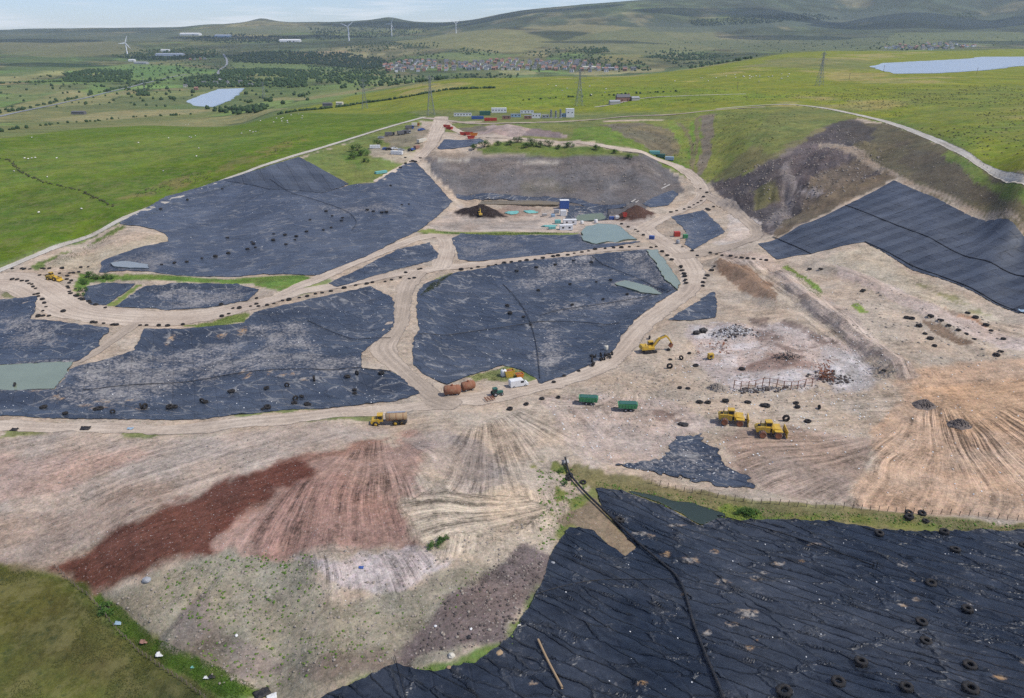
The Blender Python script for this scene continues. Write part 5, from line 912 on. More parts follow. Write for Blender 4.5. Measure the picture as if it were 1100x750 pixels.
def lorry(px, py, label, rz, cabc, boxc, k=1.0, group=None, l=6.0):
    t = thing('lorry', px, py, label, 'lorry', group, rz); t.scale = (k, k, k); cab(t, (l / 2 + .9, 0, .9), (1.8, 2.3, 2.1), cabc); MB().box((0, 0, .85), (l + 2.4, 1.0, .3)).build('chassis', 'black', t)
    MB().box((-.3, 0, 2.2), (l, 2.4, 2.4)).build('cargo_box', boxc, t)
    for x in (-l / 2 + .6, -l / 2 + 1.7, l / 2 + .8):
        for s in (-1, 1): wheel(t, (x, s * .95, .5), .5, .35, 'grey', 10)
def box_unit(name, px, py, label, cat, rz, d, c, group=None, ribs=True, roof=None, dz=0.0):
    """steel container or cabin with corrugation ribs, doors and corner posts"""
    t = thing(name, px, py, label, cat, group, rz, dz); x, y, z = d; MB().box((0, 0, z / 2 + .12), (x, y, z)).build('body', c, t)
    if ribs:
        b = MB(); n = max(3, int(x / 1.1))
        for k in range(n):
            for s in (-1, 1): b.box((-x / 2 + (k + .5) * x / n, s * (y / 2 + .03), z / 2 + .12), (x / n * .5, .06, z * .86))
        b.build('corrugation', c, t)
    else:
        for k in range(max(1, int(x / 3))):
            n = max(1, int(x / 3)); MB().box((-x / 2 + (k + .5) * x / n, -y / 2 - .02, z * .6), (1.2, .06, .9)).build('window', 'glass', t)
    for s in (-1, 1): MB().box((x / 2 + .03, s * y * .24, z / 2 + .12), (.06, y * .44, z * .9)).build('door', c, t)
    if roof: MB().box((0, 0, z + .17), (x + .2, y + .2, .12)).build('roof', roof, t)
    MB().box((0, 0, .06), (x * .96, y * .96, .14)).build('base_frame', 'black', t); return t
def skip(px, py, label, rz, c, d=(4.2, 2.0, 1.6), group=None, name='skip'):
    t = thing(name, px, py, label, 'skip', group, rz); x, y, z = d
    b = MB(); b.prism([(-x * .36, .05), (x * .36, .05), (x / 2, z), (x / 2 - .12, z), (x * .34, .2), (-x * .34, .2), (-x / 2 + .12, z), (-x / 2, z)], -y / 2, y / 2)
    for s in (-1, 1): b.prism([(-x * .36, .05), (x * .36, .05), (x / 2, z), (-x / 2, z)], s * y / 2 - .06, s * y / 2 + .06)
    b.build('shell', c, t)
    for s in (-1, 1): MB().box((0, s * (y / 2 + .08), z - .1), (x, .1, .14)).build('rim_bar', c, t)
    MB().prism([(-x * .4, z * .75), (0, z * .95), (x * .4, z * .75), (0, z * .6)], -y * .46, y * .46).build('load', 'rust', t)
skip(547, 404, 'yellow skip behind the white van', R(20), 'yellow', (3.4, 2, 2.2)); skip(558, 405, 'orange tipping skip right behind the white van', R(20), 'orange', (2.6, 1.8, 1.3))
def ibc(px, py, label, c='white', k=1.0, cat='tank', group=None):
    t = thing('plastic_tank', px, py, label, cat, group, .3); t.scale = (k, k, k); MB().lathe([(.02, .12), (.7, .12), (.75, .3), (.75, 1.5), (.6, 1.7), (.25, 1.8), (.02, 1.82)], n=14).build('shell', c, t); MB().box((0, 0, .08), (1.6, 1.6, .12)).build('pallet', 'wood', t); MB().tube((0, 0, 1.8), (0, 0, 1.95), .22, n=8).build('lid', 'black', t)
ibc(541, 404, 'white plastic tank left of the yellow skip', 'white', 1.35); ibc(651, 376, 'pale plastic drum on the central liner edge by the tyre heap', 'cream', 1.0)
def tractor(px, py):
    t = thing('tractor', px, py, 'dark green tractor with a rusty harrow parked below the white van', 'tractor', None, R(25)); MB().prism([(.2, .8), (2.2, .8), (2.3, 1.3), (.2, 1.6)], -.45, .45).build('bonnet', 'dkgreen', t); cab(t, (-.4, 0, .9), (1.4, 1.3, 1.7), 'dkgreen')
    for s in (-1, 1): wheel(t, (-.7, s * .95, .8), .8, .45, 'grey'); wheel(t, (1.7, s * .8, .5), .5, .3, 'grey')
    hrow = thing('harrow', px - 7, py + 5, 'rusty harrow frame with tines behind the dark green tractor', 'harrow', None, R(25))
    for y in (-.9, 0, .9): MB().box((0, y, .7), (3.0, .14, .14)).build('beam', 'rust', hrow)
    for x in (-1.3, -.4, .5, 1.3):
        MB().box((x, 0, .8), (.14, 2.4, .14)).build('crossbar', 'rust', hrow)
        for y in (-.9, 0, .9): MB().tube((x, y, .7), (x + .2, y, 0), .06, n=5).build('tine', 'rust', hrow)
tractor(533, 425)
def genset(px, py):
    t = thing('lighting_trailer', px, py, 'small yellow boxed generator trailer with wheel near the scrap wires', 'trailer', None, R(15)); MB().box((0, 0, 1.35), (1.9, 1.4, 1.7), taper=.94).build('housing', 'yellow', t); MB().box((0, 0, .5), (2.3, 1.1, .14)).build('chassis', 'black', t)
    for s in (-1, 1): wheel(t, (0, s * .75, .38), .38, .25, 'grey')
    MB().box((-.2, -.72, 1.4), (1.1, .05, .8)).build('louvre', 'black', t); MB().tube((-1.1, 0, .5), (-2.3, 0, .45), .07, n=6).build('drawbar', 'steel', t)
genset(763, 386)
def bundle(px, py, label, k, rz, c='black', cat='bundle'):
    """wrapped, sagging roll bundle"""
    p = P1(px, py); bm = bmesh.new(); bmesh.ops.create_icosphere(bm, subdivisions=3, radius=1)
    for v in bm.verts:
        nn = .18 * math.sin(v.co.x * 5 + v.co.z * 3) * math.cos(v.co.y * 6); v.co *= 1 + nn; v.co.z = max(v.co.z, -.55) * .75
    me = bpy.data.meshes.new('bundle'); bm.to_mesh(me); bm.free(); o = link('wrapped_bundle', me, None, c); o.scale = k; o.location = (p.x, p.y, p.z + .45 * k[2]); o.rotation_euler = (0, 0, rz); return tag(o, label, cat)
bundle(755, 357, 'black wrapped bundle, right of two beside the white rubbish heap', (1.7, 1.2, 1.5), .4); bundle(748, 359, 'black wrapped bundle, left of two beside the white rubbish heap', (1.4, 1.0, 1.2), .2)
bundle(734, 457, 'dark crumpled tarpaulin bundle on the tip in front of the yard', (1.5, .9, .7), -.3)
# containers and plant
box_unit('shipping_container', 513, 128, 'blue shipping container in the upper compound', 'container', R(2), (12, 2.6, 2.7), 'blue'); box_unit('shipping_container', 527, 130, 'red shipping container in the upper compound', 'container', R(1), (12, 2.6, 2.7), 'red'); box_unit('shipping_container', 521, 124, 'dark green container in the upper compound', 'container', R(6), (11, 3.2, 4.0), 'dkgreen', roof='dkgreen')
box_unit('portable_cabin', 497, 125, 'long white cabin left of the blue container', 'cabin', R(2), (18, 3, 3), 'white', None, False, 'grey'); box_unit('portable_cabin', 536, 121, 'white shed standing highest behind the containers', 'shed', R(3), (16, 6, 4.5), 'white', None, False, 'white'); box_unit('portable_cabin', 544, 128, 'brown cabin right of the red container', 'cabin', R(2), (8, 3, 3), 'brick', None, False, 'slate')
for px, py, d, c, lab in [(554, 126, (10, 3, 3), 'ltblue', 'pale blue cabin in the middle of the compound'), (567, 128, (7, 3, 3.2), 'brick', 'reddish cabin in the middle of the compound'), (576, 127, (9, 4, 4.2), 'white', 'tall white plant cabin in the middle of the compound'), (586, 127, (7, 3, 3), 'grey', 'grey plant cabin left of the flare stacks'), (566, 122, (14, 3, 3), 'white', 'long white cabin at the back of the compound'), (606, 126, (7, 3, 3.4), 'ltblue', 'pale cabin beside the tall white tank building')]:
    box_unit('portable_cabin', px, py, lab, 'cabin', R(2), d, c, None, False, 'grey')
box_unit('tank_building', 612, 126, 'tall white cubic building at the right end of the compound', 'building', R(4), (8, 6, 8), 'white', None, False, 'white')
for px, py, h, lab in [(592, 127, 8, 'left flare stack in the compound'), (597, 127, 7, 'middle flare stack in the compound'), (602, 127, 8.5, 'right flare stack in the compound')]:
    t = thing('flare_stack', px, py, lab, 'stack', 'compound flare stacks'); MB().tube((0, 0, 0), (0, 0, h), 1.0, .95, 12).build('chimney', 'galv', t); MB().box((0, 0, .4), (3, 3, .8)).build('plinth', 'concrete', t); MB().lathe([(1.05, h * .6), (1.15, h * .65), (1.05, h * .7)], n=12).build('collar', 'steel', t)
for px, py, lab, rz, c in [(480, 137, 'red skip on the bend, left of its pair', R(-30), 'red'), (483, 139, 'red skip on the bend, right of its pair', R(-30), 'red'), (498, 145, 'red open skip by the bank road, left end', R(-4), 'red'), (504, 145, 'red open skip by the bank road, second in line', R(-4), 'red'), (509, 146, 'orange skip at the right end of the red ones', R(-4), 'orange'), (506, 149, 'rust-red skip in front of the others', R(2), 'red')]:
    skip(px, py, lab, rz, c, (6.5, 2.6, 2.3), 'skips by the bank road')
YC = ['blue', 'black', 'grey', 'white', 'silver', 'red', 'dkgreen']
for k, (x, y, l) in enumerate([(230, 305, 'first'), (270, 400, ''), (300, 402, ''), (345, 398, ''), (400, 408, ''), (565, 240, ''), (580, 235, ''), (480, 408, ''), (500, 405, '')]):
    px, py = 380 + x * .1273, 110 + y * .1273; car(px, py, ['pale car at the left end of upper yard', 'blue-grey car at the lower yard row, leftmost', 'dark car second in the lower yard row', 'white car third in the lower yard row', 'grey car fourth in the lower yard row', 'dark blue car alone beside the yard road, left one', 'dark blue car alone beside the yard road, right one', 'dark car beside the tilted pale trailer, left one', 'dark car beside the tilted pale trailer, right one'][k], R(10 + 7 * k), ['silver', 'blue', 'black', 'white', 'grey', 'blue', 'blue', 'black', 'blue'][k], 1.25)
for x, y, lab, rz, a, b, l in [(298, 285, 'dark lorry with white roof in the upper yard', 12, 'black', 'slate', 6), (400, 275, 'dark lorry in the middle of the upper yard', 25, 'black', 'slate', 5.5), (440, 268, 'grey lorry right of the dark lorries in the upper yard', 20, 'grey', 'slate', 5), (465, 228, 'blue lorry at the back of the upper yard', 15, 'blue', 'slate', 5.5), (515, 205, 'orange and white lorry at the top of the upper yard', 10, 'orange', 'cream', 5)]:
    lorry(380 + x * .1273, 110 + y * .1273, lab, R(rz), a, b, 1.0, 'lorries in the upper yard', l)
for x, y, lab, rz, d, c in [(575, 335, 'long cream trailer box beside the yard road', 62, (11, 2.4, 2.4), 'cream'), (365, 440, 'white and blue cabin below the upper yard', -12, (9, 3, 2.6), 'white'), (180, 388, 'pale cabin at the left of the lower yard row', 5, (8, 2.6, 2.4), 'white'), (532, 390, 'rust brown container at the foot of cream trailer', 60, (5, 2.4, 2.2), 'brick'), (230, 600, 'teal sheeted unit beside the left liner corner', 40, (9, 2.5, 1.6), 'teal')]:
    box_unit('shipping_container', 380 + x * .1273, 110 + y * .1273, lab, 'container', R(rz), d, c)
box_unit('shipping_container', 703, 166, 'green container beside the pit road', 'container', R(-8), (8, 3, 2.6), 'teal'); box_unit('shipping_container', 710, 169, 'dark container just below the green one', 'container', R(-10), (6, 3, 2.4), 'dkgreen'); box_unit('shipping_container', 719, 172, 'blue container nearest the road by the green one', 'container', R(-15), (6.5, 3, 2.4), 'ltblue')
box_unit('treatment_tank', 606, 224, 'tall blue tank unit on the pit floor', 'tank', R(3), (6, 4, 5.5), 'blue', None, True, 'white'); box_unit('portable_cabin', 605, 232, 'white block tank below the blue tank', 'tank', R(3), (3.6, 3, 3.6), 'white'); box_unit('portable_cabin', 612, 241, 'long white cabin on the pit floor, rear one', 'cabin', R(3), (8, 3, 2.8), 'white', None, False, 'white'); box_unit('portable_cabin', 608, 247, 'long white cabin on the pit floor, front one', 'cabin', R(3), (7.5, 3, 2.8), 'white', None, False, 'white')
skip(671, 233, 'red skip in front of the brown heap', R(5), 'red', (2.6, 2, 2.6)); ibc(640, 240, 'white plastic tank on the pit floor beside the basin', 'white', 1.5); ibc(625, 241, 'small white tank right of the front pit cabins', 'white', 1.3); ibc(728, 262, 'grey tank below the red pump unit', 'grey', 1.3)
box_unit('pump_unit', 727, 254, 'red and black pump unit beside the junction liner', 'pump', R(5), (3.2, 2.4, 2.6), 'red'); box_unit('pump_unit', 736, 256, 'green box unit beside the red pump', 'pump', R(5), (2.4, 2, 2.0), 'green'); box_unit('pump_unit', 700, 257, 'small blue box at the end of the tyre row', 'pump', R(-20), (2.8, 2, 1.8), 'blue')
for px, py, lab in [(590, 243, 'teal sheeting pile left of the white pit cabins'), (570, 228, 'teal sheeting spread on the pit floor mound'), (549, 229, 'small teal sheeting pile near the black heap')]:
    p = P1(px, py); X, Y = np.meshgrid(np.linspace(-5, 5, 14), np.linspace(-4, 4, 12)); z = hgt(X + p.x, Y + p.y) + .35 + .5 * fbm(X, Y, 2, 3, 3); n_ = np.arange(X.size).reshape(X.shape)
    keep = (np.hypot(X / 5, Y / 4) + .35 * fbm(X, Y, 2.4, 2, int(px)))[:-1, :-1] < .85; F = np.stack([n_[:-1, :-1], n_[:-1, 1:], n_[1:, 1:], n_[1:, :-1]], -1)[keep]
    o = link('sheeting', np_mesh('sheeting', np.c_[(X + p.x).ravel(), (Y + p.y).ravel(), z.ravel()], F, False), None, 'teal'); tag(o, lab, 'sheeting', 'teal sheeting'); so = o.modifiers.new('thickness', 'SOLIDIFY'); so.thickness = .08
for px, py, d, c, lab in [(598, 229, (3, 2.4, 2.2), 'grey', 'grey box left of the white block tank'), (594, 233, (2.4, 2, 1.6), 'ltblue', 'pale blue crate near the white block tank'), (599, 240, (3.5, 2.4, 2.0), 'teal', 'teal container left of the rear pit cabin'), (593, 246, (4, 2.4, 1.4), 'teal', 'low teal container left of the front pit cabin'), (657, 236, (3, 2, 1.8), 'blue', 'small blue unit right of the settling basin'), (663, 235, (2.4, 2, 1.6), 'white', 'small white unit left of the red skip'), (585, 232, (3, 2.4, 1.4), 'concrete', 'pale concrete block on the pit floor')]:
    box_unit('plant_unit', px, py, lab, 'plant unit', R(4), d, c)
# concrete chute beside the gully
p0, p1 = P1(680, 218), P1(717, 199); t = empty('drainage_chute', p0); tag(t, 'pale concrete drainage chute running up beside the small liner triangle', 'chute'); d = p1 - p0
for s in (-1, 1):
    MB().box((0, 0, 0), (.1, .1, .1)); b = MB(); nrm = Vector((-d.y, d.x, 0)).normalized() * 1.6 * s; b.tube(nrm + Vector((0, 0, .3)), nrm + d + Vector((0, 0, .5)), .5, n=6); b.build('side_wall', 'concrete', t)
b = MB()
for k in range(9): q = d * (k / 8); nn = Vector((-d.y, d.x, 0)).normalized() * 1.5; b.tube(q - nn + Vector((0, 0, .4)), q + nn + Vector((0, 0, .4)), .18, n=5)
b.build('strut', 'concrete', t)
# rusty rail frame and scrap
G_ = W(np.linspace(788, 872, 12), 417 + 2 * np.sin(np.arange(12))); t = empty('rusty_railing', tuple(G_[0])); tag(t, 'row of rusty upright bars with a top rail on the tip', 'railing'); o0 = Vector(G_[0])
for k, p in enumerate(G_): MB().tube(Vector(p) - o0 - Vector((0, 0, .3)), Vector(p) - o0 + Vector((random.uniform(-.2, .2), 0, 2.9 + random.uniform(-.3, .3))), .13, n=6).build('post', 'rust', t)
for k in range(11):
    for h in (2.8, 1.3): MB().tube(Vector(G_[k]) - o0 + Vector((0, 0, h)), Vector(G_[k + 1]) - o0 + Vector((0, 0, h + random.uniform(-.2, .2))), .07, n=5).build('rail', 'rust', t)
def scrap(px, py, label, n, sp, hh, c):
    p = P1(px, py); b = MB()
    for k in range(n):
        a = Vector((random.gauss(0, sp), random.gauss(0, sp * .6), random.uniform(0, hh))); d = Vector((random.gauss(0, 1), random.gauss(0, 1), random.gauss(0, 1.2))).normalized() * random.uniform(.6, 2.2); e = a + d; e.z = max(e.z, -.1); b.tube(a, e, random.uniform(.04, .12), n=5)
        if k % 4 == 0: b.box(a, (random.uniform(.4, 1.2), random.uniform(.2, .8), .08), random.uniform(0, 3), random.uniform(-1, 1))
    o = b.build('scrap_heap', c, None); o.location = p; return tag(o, label, 'scrap heap')
scrap(885, 408, 'tangled rusty scrap heap at the right end of the rusty bars', 70, 1.5, 4.2, 'rust'); scrap(885, 402, 'rusty upright scrap lattice behind the tangled heap', 24, 1.0, 5.5, 'rust'); scrap(775, 375, 'loose reddish wire scrap above the yellow generator', 40, 3.2, 1.2, 'rust'); scrap(842, 385, 'dark scrap pile in the middle of the tip', 50, 2.2, 1.3, 'black'); scrap(950, 398, 'dark metal scrap at the corner of the orange soil', 24, 2.4, 1.0, 'steel')
# ------------------------------------------------------------------ pylons and turbines
def pylon(px, py, label, h=45.0, rz=0.0):
    t = thing('pylon', px, py, label, 'pylon', 'lattice pylons', rz); k = h / 45.0; w = lambda z: (4.2 - 3.3 * min(z / 30, 1)) if z < 30 else .9
    th = .19 * k
    for sx, sy in ((-1, -1), (1, -1), (1, 1), (-1, 1)):
        b = MB()
        for z0, z1 in ((0, 15), (15, 30), (30, 43)): b.tube((sx * w(z0) * k, sy * w(z0) * k, z0 * k), (sx * w(z1) * k, sy * w(z1) * k, z1 * k), th, n=4)
        b.build('leg', 'galv', t)
    b = MB(); zs = [0, 6, 11, 16, 20, 24, 27.5, 31, 34.5, 38, 41, 43]
    for z0, z1 in zip(zs, zs[1:]):
        for sx, sy, tx, ty in ((-1, -1, 1, -1), (1, -1, 1, 1), (1, 1, -1, 1), (-1, 1, -1, -1)):
            b.tube((sx * w(z0) * k, sy * w(z0) * k, z0 * k), (tx * w(z1) * k, ty * w(z1) * k, z1 * k), th * .6, n=4); b.tube((tx * w(z0) * k, ty * w(z0) * k, z0 * k), (sx * w(z1) * k, sy * w(z1) * k, z1 * k), th * .6, n=4); b.tube((sx * w(z1) * k, sy * w(z1) * k, z1 * k), (tx * w(z1) * k, ty * w(z1) * k, z1 * k), th * .6, n=4)
    b.build('bracing', 'galv', t)
    for z, l in ((27, 6.5), (33.5, 8.5), (40, 5.5)):
        for s in (-1, 1):
            b = MB()
            for y in (-.8, .8): b.tube((s * .9 * k, y * k, z * k), (s * l * k, 0, (z + .8) * k), th * .8, n=4); b.tube((s * .9 * k, y * k, (z + 2.2) * k), (s * l * k, 0, (z + .8) * k), th * .8, n=4)
            a = b.build('crossarm', 'galv', t); MB().tube((s * l * k, 0, (z + .8) * k), (s * l * k, 0, (z - 1.6) * k), .14 * k, n=5).build('insulator', 'slate', a)
    MB().tube((0, 0, 42.5 * k), (0, 0, 46 * k), th, .05, n=4).build('peak', 'galv', t)
pylon(880, 92, 'tall lattice pylon on the ridge left of the reservoir', 40, .5); pylon(622, 114, 'lattice pylon behind the compound', 41, .2); pylon(463, 124, 'lattice pylon behind the top of the yard road', 40, .3); pylon(392, 117, 'lattice pylon left of the yard road in the pasture', 40, .3); pylon(284, 107, 'faint lattice pylon in the valley right of the left reservoir', 38, .4); pylon(156, 100, 'faint lattice pylon in the far left valley', 40, .4)
for px, py, lab in [(792, 96, 'wooden pole in the pasture left of the tall pylon'), (912, 86, 'wooden pole right of the tall pylon'), (1049, 80, 'wooden pole on the near shore of the right reservoir'), (949, 77, 'small water tower at the left end of the right reservoir')]:
    t = thing('utility_pole', px, py, lab, 'pole', 'poles by the reservoir'); MB().tube((0, 0, -.5), (0, 0, 9), .28, .2, 6).build('post', 'wood', t); MB().box((0, 0, 8.4), (2.4, .25, .25)).build('crossarm', 'wood', t)
def turbine(px, py, label, h, a0, rz):
    t = thing('wind_turbine', px, py, label, 'wind turbine', 'distant wind turbines', rz); MB().tube((0, 0, -3), (0, 0, h), 3.8, 2.5, 12).build('tower', 'turbine', t); MB().box((0, .8, h + 1.2), (3.0, 7, 3.0), taper=.9).build('nacelle', 'turbine', t); hub = MB(); hub.lathe([(.02, -4.6), (1.0, -4.2), (1.4, -3.2), (1.4, -2.6)], (0, 0, h + 1.2), 'y', 10); hub.build('hub', 'turbine', t)
    for k in range(3):
        a = a0 + k * 2.0944; d = Vector((math.sin(a), 0, math.cos(a))); c = Vector((0, -3.6, h + 1.2)); u = Vector((0, 1, 0)).cross(d); l = h * .62; V = []
        for q, wd, th in ((0, 1.4, .9), (.2, 2.8, .8), (.6, 2.0, .5), (1.0, .7, .2)):
            m_ = c + d * l * q; V += [m_ - u * wd - Vector((0, th, 0)), m_ + u * wd - Vector((0, th, 0)), m_ + u * wd + Vector((0, th, 0)), m_ - u * wd + Vector((0, th, 0))]
        F = []
        for q in range(3):
            for e in range(4): F.append([q * 4 + e, q * 4 + (e + 1) % 4, q * 4 + 4 + (e + 1) % 4, q * 4 + 4 + e])
        MB().add(V, F + [[12, 13, 14, 15], [3, 2, 1, 0]]).build('blade', 'turbine', t)
turbine(137, 59, 'white wind turbine low in the left valley', 62, .4, .3); turbine(375, 44, 'white wind turbine, left of three near the skyline', 90, .9, -.1); turbine(421, 39, 'white wind turbine, middle of three near the skyline', 95, .5, -.4); turbine(490, 36, 'white wind turbine, right of three near the skyline', 75, 1.0, .1)
# ------------------------------------------------------------------ pipes, ropes and fences
def pipe(name, pts, r, label, cat, c='pipe', lift=.12, sub=6, sheet=True):
    P = smooth_line(np.c_[WP(pts)], 2); q = []
    for k in range(len(P) - 1):
        for s in range(sub): q.append(P[k] + (P[k + 1] - P[k]) * s / sub)
    q.append(P[-1]); q = np.array(q); z = hgt(q[:, 0], q[:, 1]) + lift + r + (.3 if sheet else 0); V = np.c_[q, z]; V[1:-1, 2] = (V[:-2, 2] + V[1:-1, 2] * 2 + V[2:, 2]) / 4; V = [Vector(v) for v in V]; n = 8; R_ = []
    T = [(V[min(k + 1, len(V) - 1)] - V[max(k - 1, 0)]).normalized() for k in range(len(V))]
    for k, v in enumerate(V):
        a = T[k].cross(Vector((0, 0, 1))).normalized(); b = a.cross(T[k]); R_ += [v + (a * math.cos(6.2832 * i / n) + b * math.sin(6.2832 * i / n)) * r for i in range(n)]
    F = [[k * n + i, k * n + (i + 1) % n, (k + 1) * n + (i + 1) % n, (k + 1) * n + i] for k in range(len(V) - 1) for i in range(n)] + [list(range(n)), list(range(len(V) * n - 1, len(V) * n - n - 1, -1))]
    o = link(name, np_mesh(name, R_, F), None, c); return tag(o, label, cat)
pipe('pipe', [(607, 494), (612, 512), (625, 528), (648, 550), (665, 566), (690, 590), (712, 608), (728, 622), (736, 640), (744, 672), (757, 705), (772, 740), (790, 790)], .26, 'thick black pipe snaking down the foreground liner', 'pipe')
pipe('cable', [(745, 548), (775, 556), (810, 566), (850, 578), (900, 596), (939, 610)], .13, 'black cable running across the top of the foreground liner', 'cable')
MBp = P1(939, 612); t = empty('marker_post', MBp); tag(t, 'short twin black posts at the end of the cable', 'post')
for x in (-.35, .35): MB().tube((x, 0, .1), (x, 0, 1.9), .09, n=6).build('post', 'pipe', t)
pipe('pipe', [(578, 690), (588, 712), (604, 742)], .22, 'orange-brown pipe lying on the foreground liner', 'pipe', 'tan'); pipe('cable', [(576, 640), (610, 630), (645, 624), (690, 624), (722, 624)], .07, 'thin black rope curving across the foreground liner', 'cable'); pipe('pipe', [(820, 620), (814, 625)], .1, 'short black pipe stub on the liner', 'pipe'); pipe('cable', [(424, 706), (430, 728), (442, 770)], .06, 'thin rope down the left of the foreground liner', 'cable')
for pts, lab in [([(908, 221), (960, 241), (1010, 262), (1060, 282), (1100, 297), (1170, 324)], 'long black ballast rope across the right liner slope'), ([(830, 255), (850, 264), (871, 273)], 'short black ballast rope low on the right liner slope'), ([(929, 260), (955, 272), (985, 289), (1020, 300), (1060, 320), (1092, 334)], 'black ballast rope along the lower edge of the right liner slope')]:
    pipe('ballast_rope', pts, .2, lab, 'rope', 'pipe', .1, 6, False)
pipe('ballast_rope', [(636, 276), (655, 288), (690, 302), (713, 312)], .12, 'black ballast rope crossing the right half of the central liner', 'rope'); pipe('ballast_rope', [(580, 340), (600, 334), (650, 327), (700, 318), (726, 312)], .12, 'black ballast rope along the lower middle of the central liner', 'rope'); pipe('ballast_rope', [(540, 306), (556, 322), (570, 345), (578, 380), (580, 408)], .12, 'black ballast rope down the middle of the central liner', 'rope'); pipe('ballast_rope', [(450, 360), (500, 358), (560, 350), (578, 346), (630, 347), (665, 348)], .12, 'black ballast rope across the lower central liner', 'rope'); pipe('ballast_rope', [(90, 420), (180, 412), (270, 400), (350, 398), (420, 400)], .12, 'black ballast rope across the lower left liner', 'rope'); pipe('ballast_rope', [(330, 345), (360, 360), (395, 366), (420, 364)], .12, 'black ballast rope below the haul road left of the winding track', 'rope'); pipe('ballast_rope', [(290, 193), (310, 208), (335, 214), (372, 226), (385, 238), (378, 248)], .12, 'black ballast rope curving over the left liner slope', 'rope')
def fence(pts, n, label, h=1.2, wires=3):
    P = smooth_line(WP(pts), 2); seg = np.r_[0, np.cumsum(np.hypot(*np.diff(P, axis=0).T))]; s = np.linspace(0, seg[-1], n); X = np.interp(s, seg, P[:, 0]); Y = np.interp(s, seg, P[:, 1]); Z = hgt(X, Y); o0 = Vector((X[0], Y[0], Z[0])); t = empty('post_fence', o0); tag(t, label, 'fence'); me = MB().tube((0, 0, -.3), (0, 0, h), .08, n=6).mesh('post', 'wood'); tops = []
    for k in range(n):
        o = bpy.data.objects.new('post', me); col.objects.link(o); o.parent = t; o.location = Vector((X[k], Y[k], Z[k])) - o0; o.rotation_euler = (random.uniform(-.1, .1), random.uniform(-.1, .1), 0); o.scale = (1, 1, random.uniform(.85, 1.1)); tops.append(o.location.copy())
    for w in range(wires): MB().path([q + Vector((0, 0, h * (.35 + .28 * w))) for q in tops], .006, 4).build('wire', 'steel', t)
fence([(60, 610), (82, 632), (100, 645), (118, 668), (140, 692), (170, 716), (205, 738), (240, 770)], 44, 'wooden post and wire fence along the foreground pasture')
fence([(700, 520), (760, 532), (830, 542), (900, 548), (1000, 552), (1100, 560), (1180, 566)], 50, 'wooden post and wire fence along the grassy bund', 1.5, 2)
fence([(0, 287), (60, 264), (127, 236), (200, 204), (280, 178), (350, 155), (420, 134)], 90, 'post and wire fence beside the pale rim road', 1.2, 2)
fence([(870, 111), (920, 120), (960, 129), (1000, 144), (1040, 165), (1100, 194), (1170, 225)], 80, 'post and wire fence above the right hill road', 1.2, 2)
# ------------------------------------------------------------------ loose rocks and small stuff in the foreground
def rock(px, py, s, label, c='concrete', name='boulder', cat='boulder', flat_=.6):
    p = P1(px, py); bm = bmesh.new(); bmesh.ops.create_icosphere(bm, subdivisions=2, radius=1); sd = random.random() * 100
    for v in bm.verts: v.co *= 1 + .45 * float(vnoise(v.co.x * 1.7 + sd, v.co.y * 1.7 + v.co.z * 2.3)) - .2; v.co.z *= flat_
    me = bpy.data.meshes.new(name); bm.to_mesh(me); bm.free(); o = link(name, me, None, c); o.scale = (s, s * .8, s); o.location = (p.x, p.y, p.z + .25 * s); o.rotation_euler = (0, 0, random.uniform(0, 6)); return tag(o, label, cat)
rock(158, 624, .9, 'grey angular block on the edge of the dark brown soil', 'grey', 'concrete_block', 'block'); rock(485, 705, .7, 'pale boulder at the lower edge of the dark gravel slope', 'cream'); rock(483, 718, .55, 'tan stone near the liner edge at bottom centre', 'tan'); rock(536, 703, .8, 'tan boulder on the liner edge right of centre bottom', 'tan'); rock(468, 673, .3, 'small white stone on the dark gravel slope, upper one', 'white'); rock(506, 676, .3, 'small white stone on the dark gravel slope, right one', 'white'); rock(504, 685, .5, 'dark stone on the dark gravel slope', 'black'); rock(558, 673, .5, 'pale stone at the liner corner above the tan boulder', 'cream'); rock(594, 605, .4, 'small grey stone on the foreground liner by its left corner', 'grey'); rock(608, 497, .9, 'pale concrete lump at the upper end of the thick pipe', 'concrete'); rock(254, 683, .35, 'small white lump low on the stony slope', 'white')
def crumple(px, py, s, label, c, cat='sheet', rz=0.0):
    p = P1(px, py); n = 9; X, Y = np.meshgrid(np.linspace(-1, 1, n), np.linspace(-.7, .7, n)); z = .25 + .5 * np.abs(fbm(X * 2 + px, Y * 2 + py, .9, 3, 5)); e = 1 + .2 * fbm(X + px, Y, .5, 2, 6); i_ = np.arange(n * n).reshape(n, n); F = np.stack([i_[:-1, :-1], i_[:-1, 1:], i_[1:, 1:], i_[1:, :-1]], -1).reshape(-1, 4)
    o = link('crumpled_sheet', np_mesh('crumpled_sheet', np.c_[(X * e).ravel(), (Y * e).ravel(), z.ravel()], F, False), None, c); o.scale = (s, s, s); o.location = (p.x, p.y, p.z - .05); o.rotation_euler = (0, 0, rz); so = o.modifiers.new('thickness', 'SOLIDIFY'); so.thickness = .05; return tag(o, label, cat)
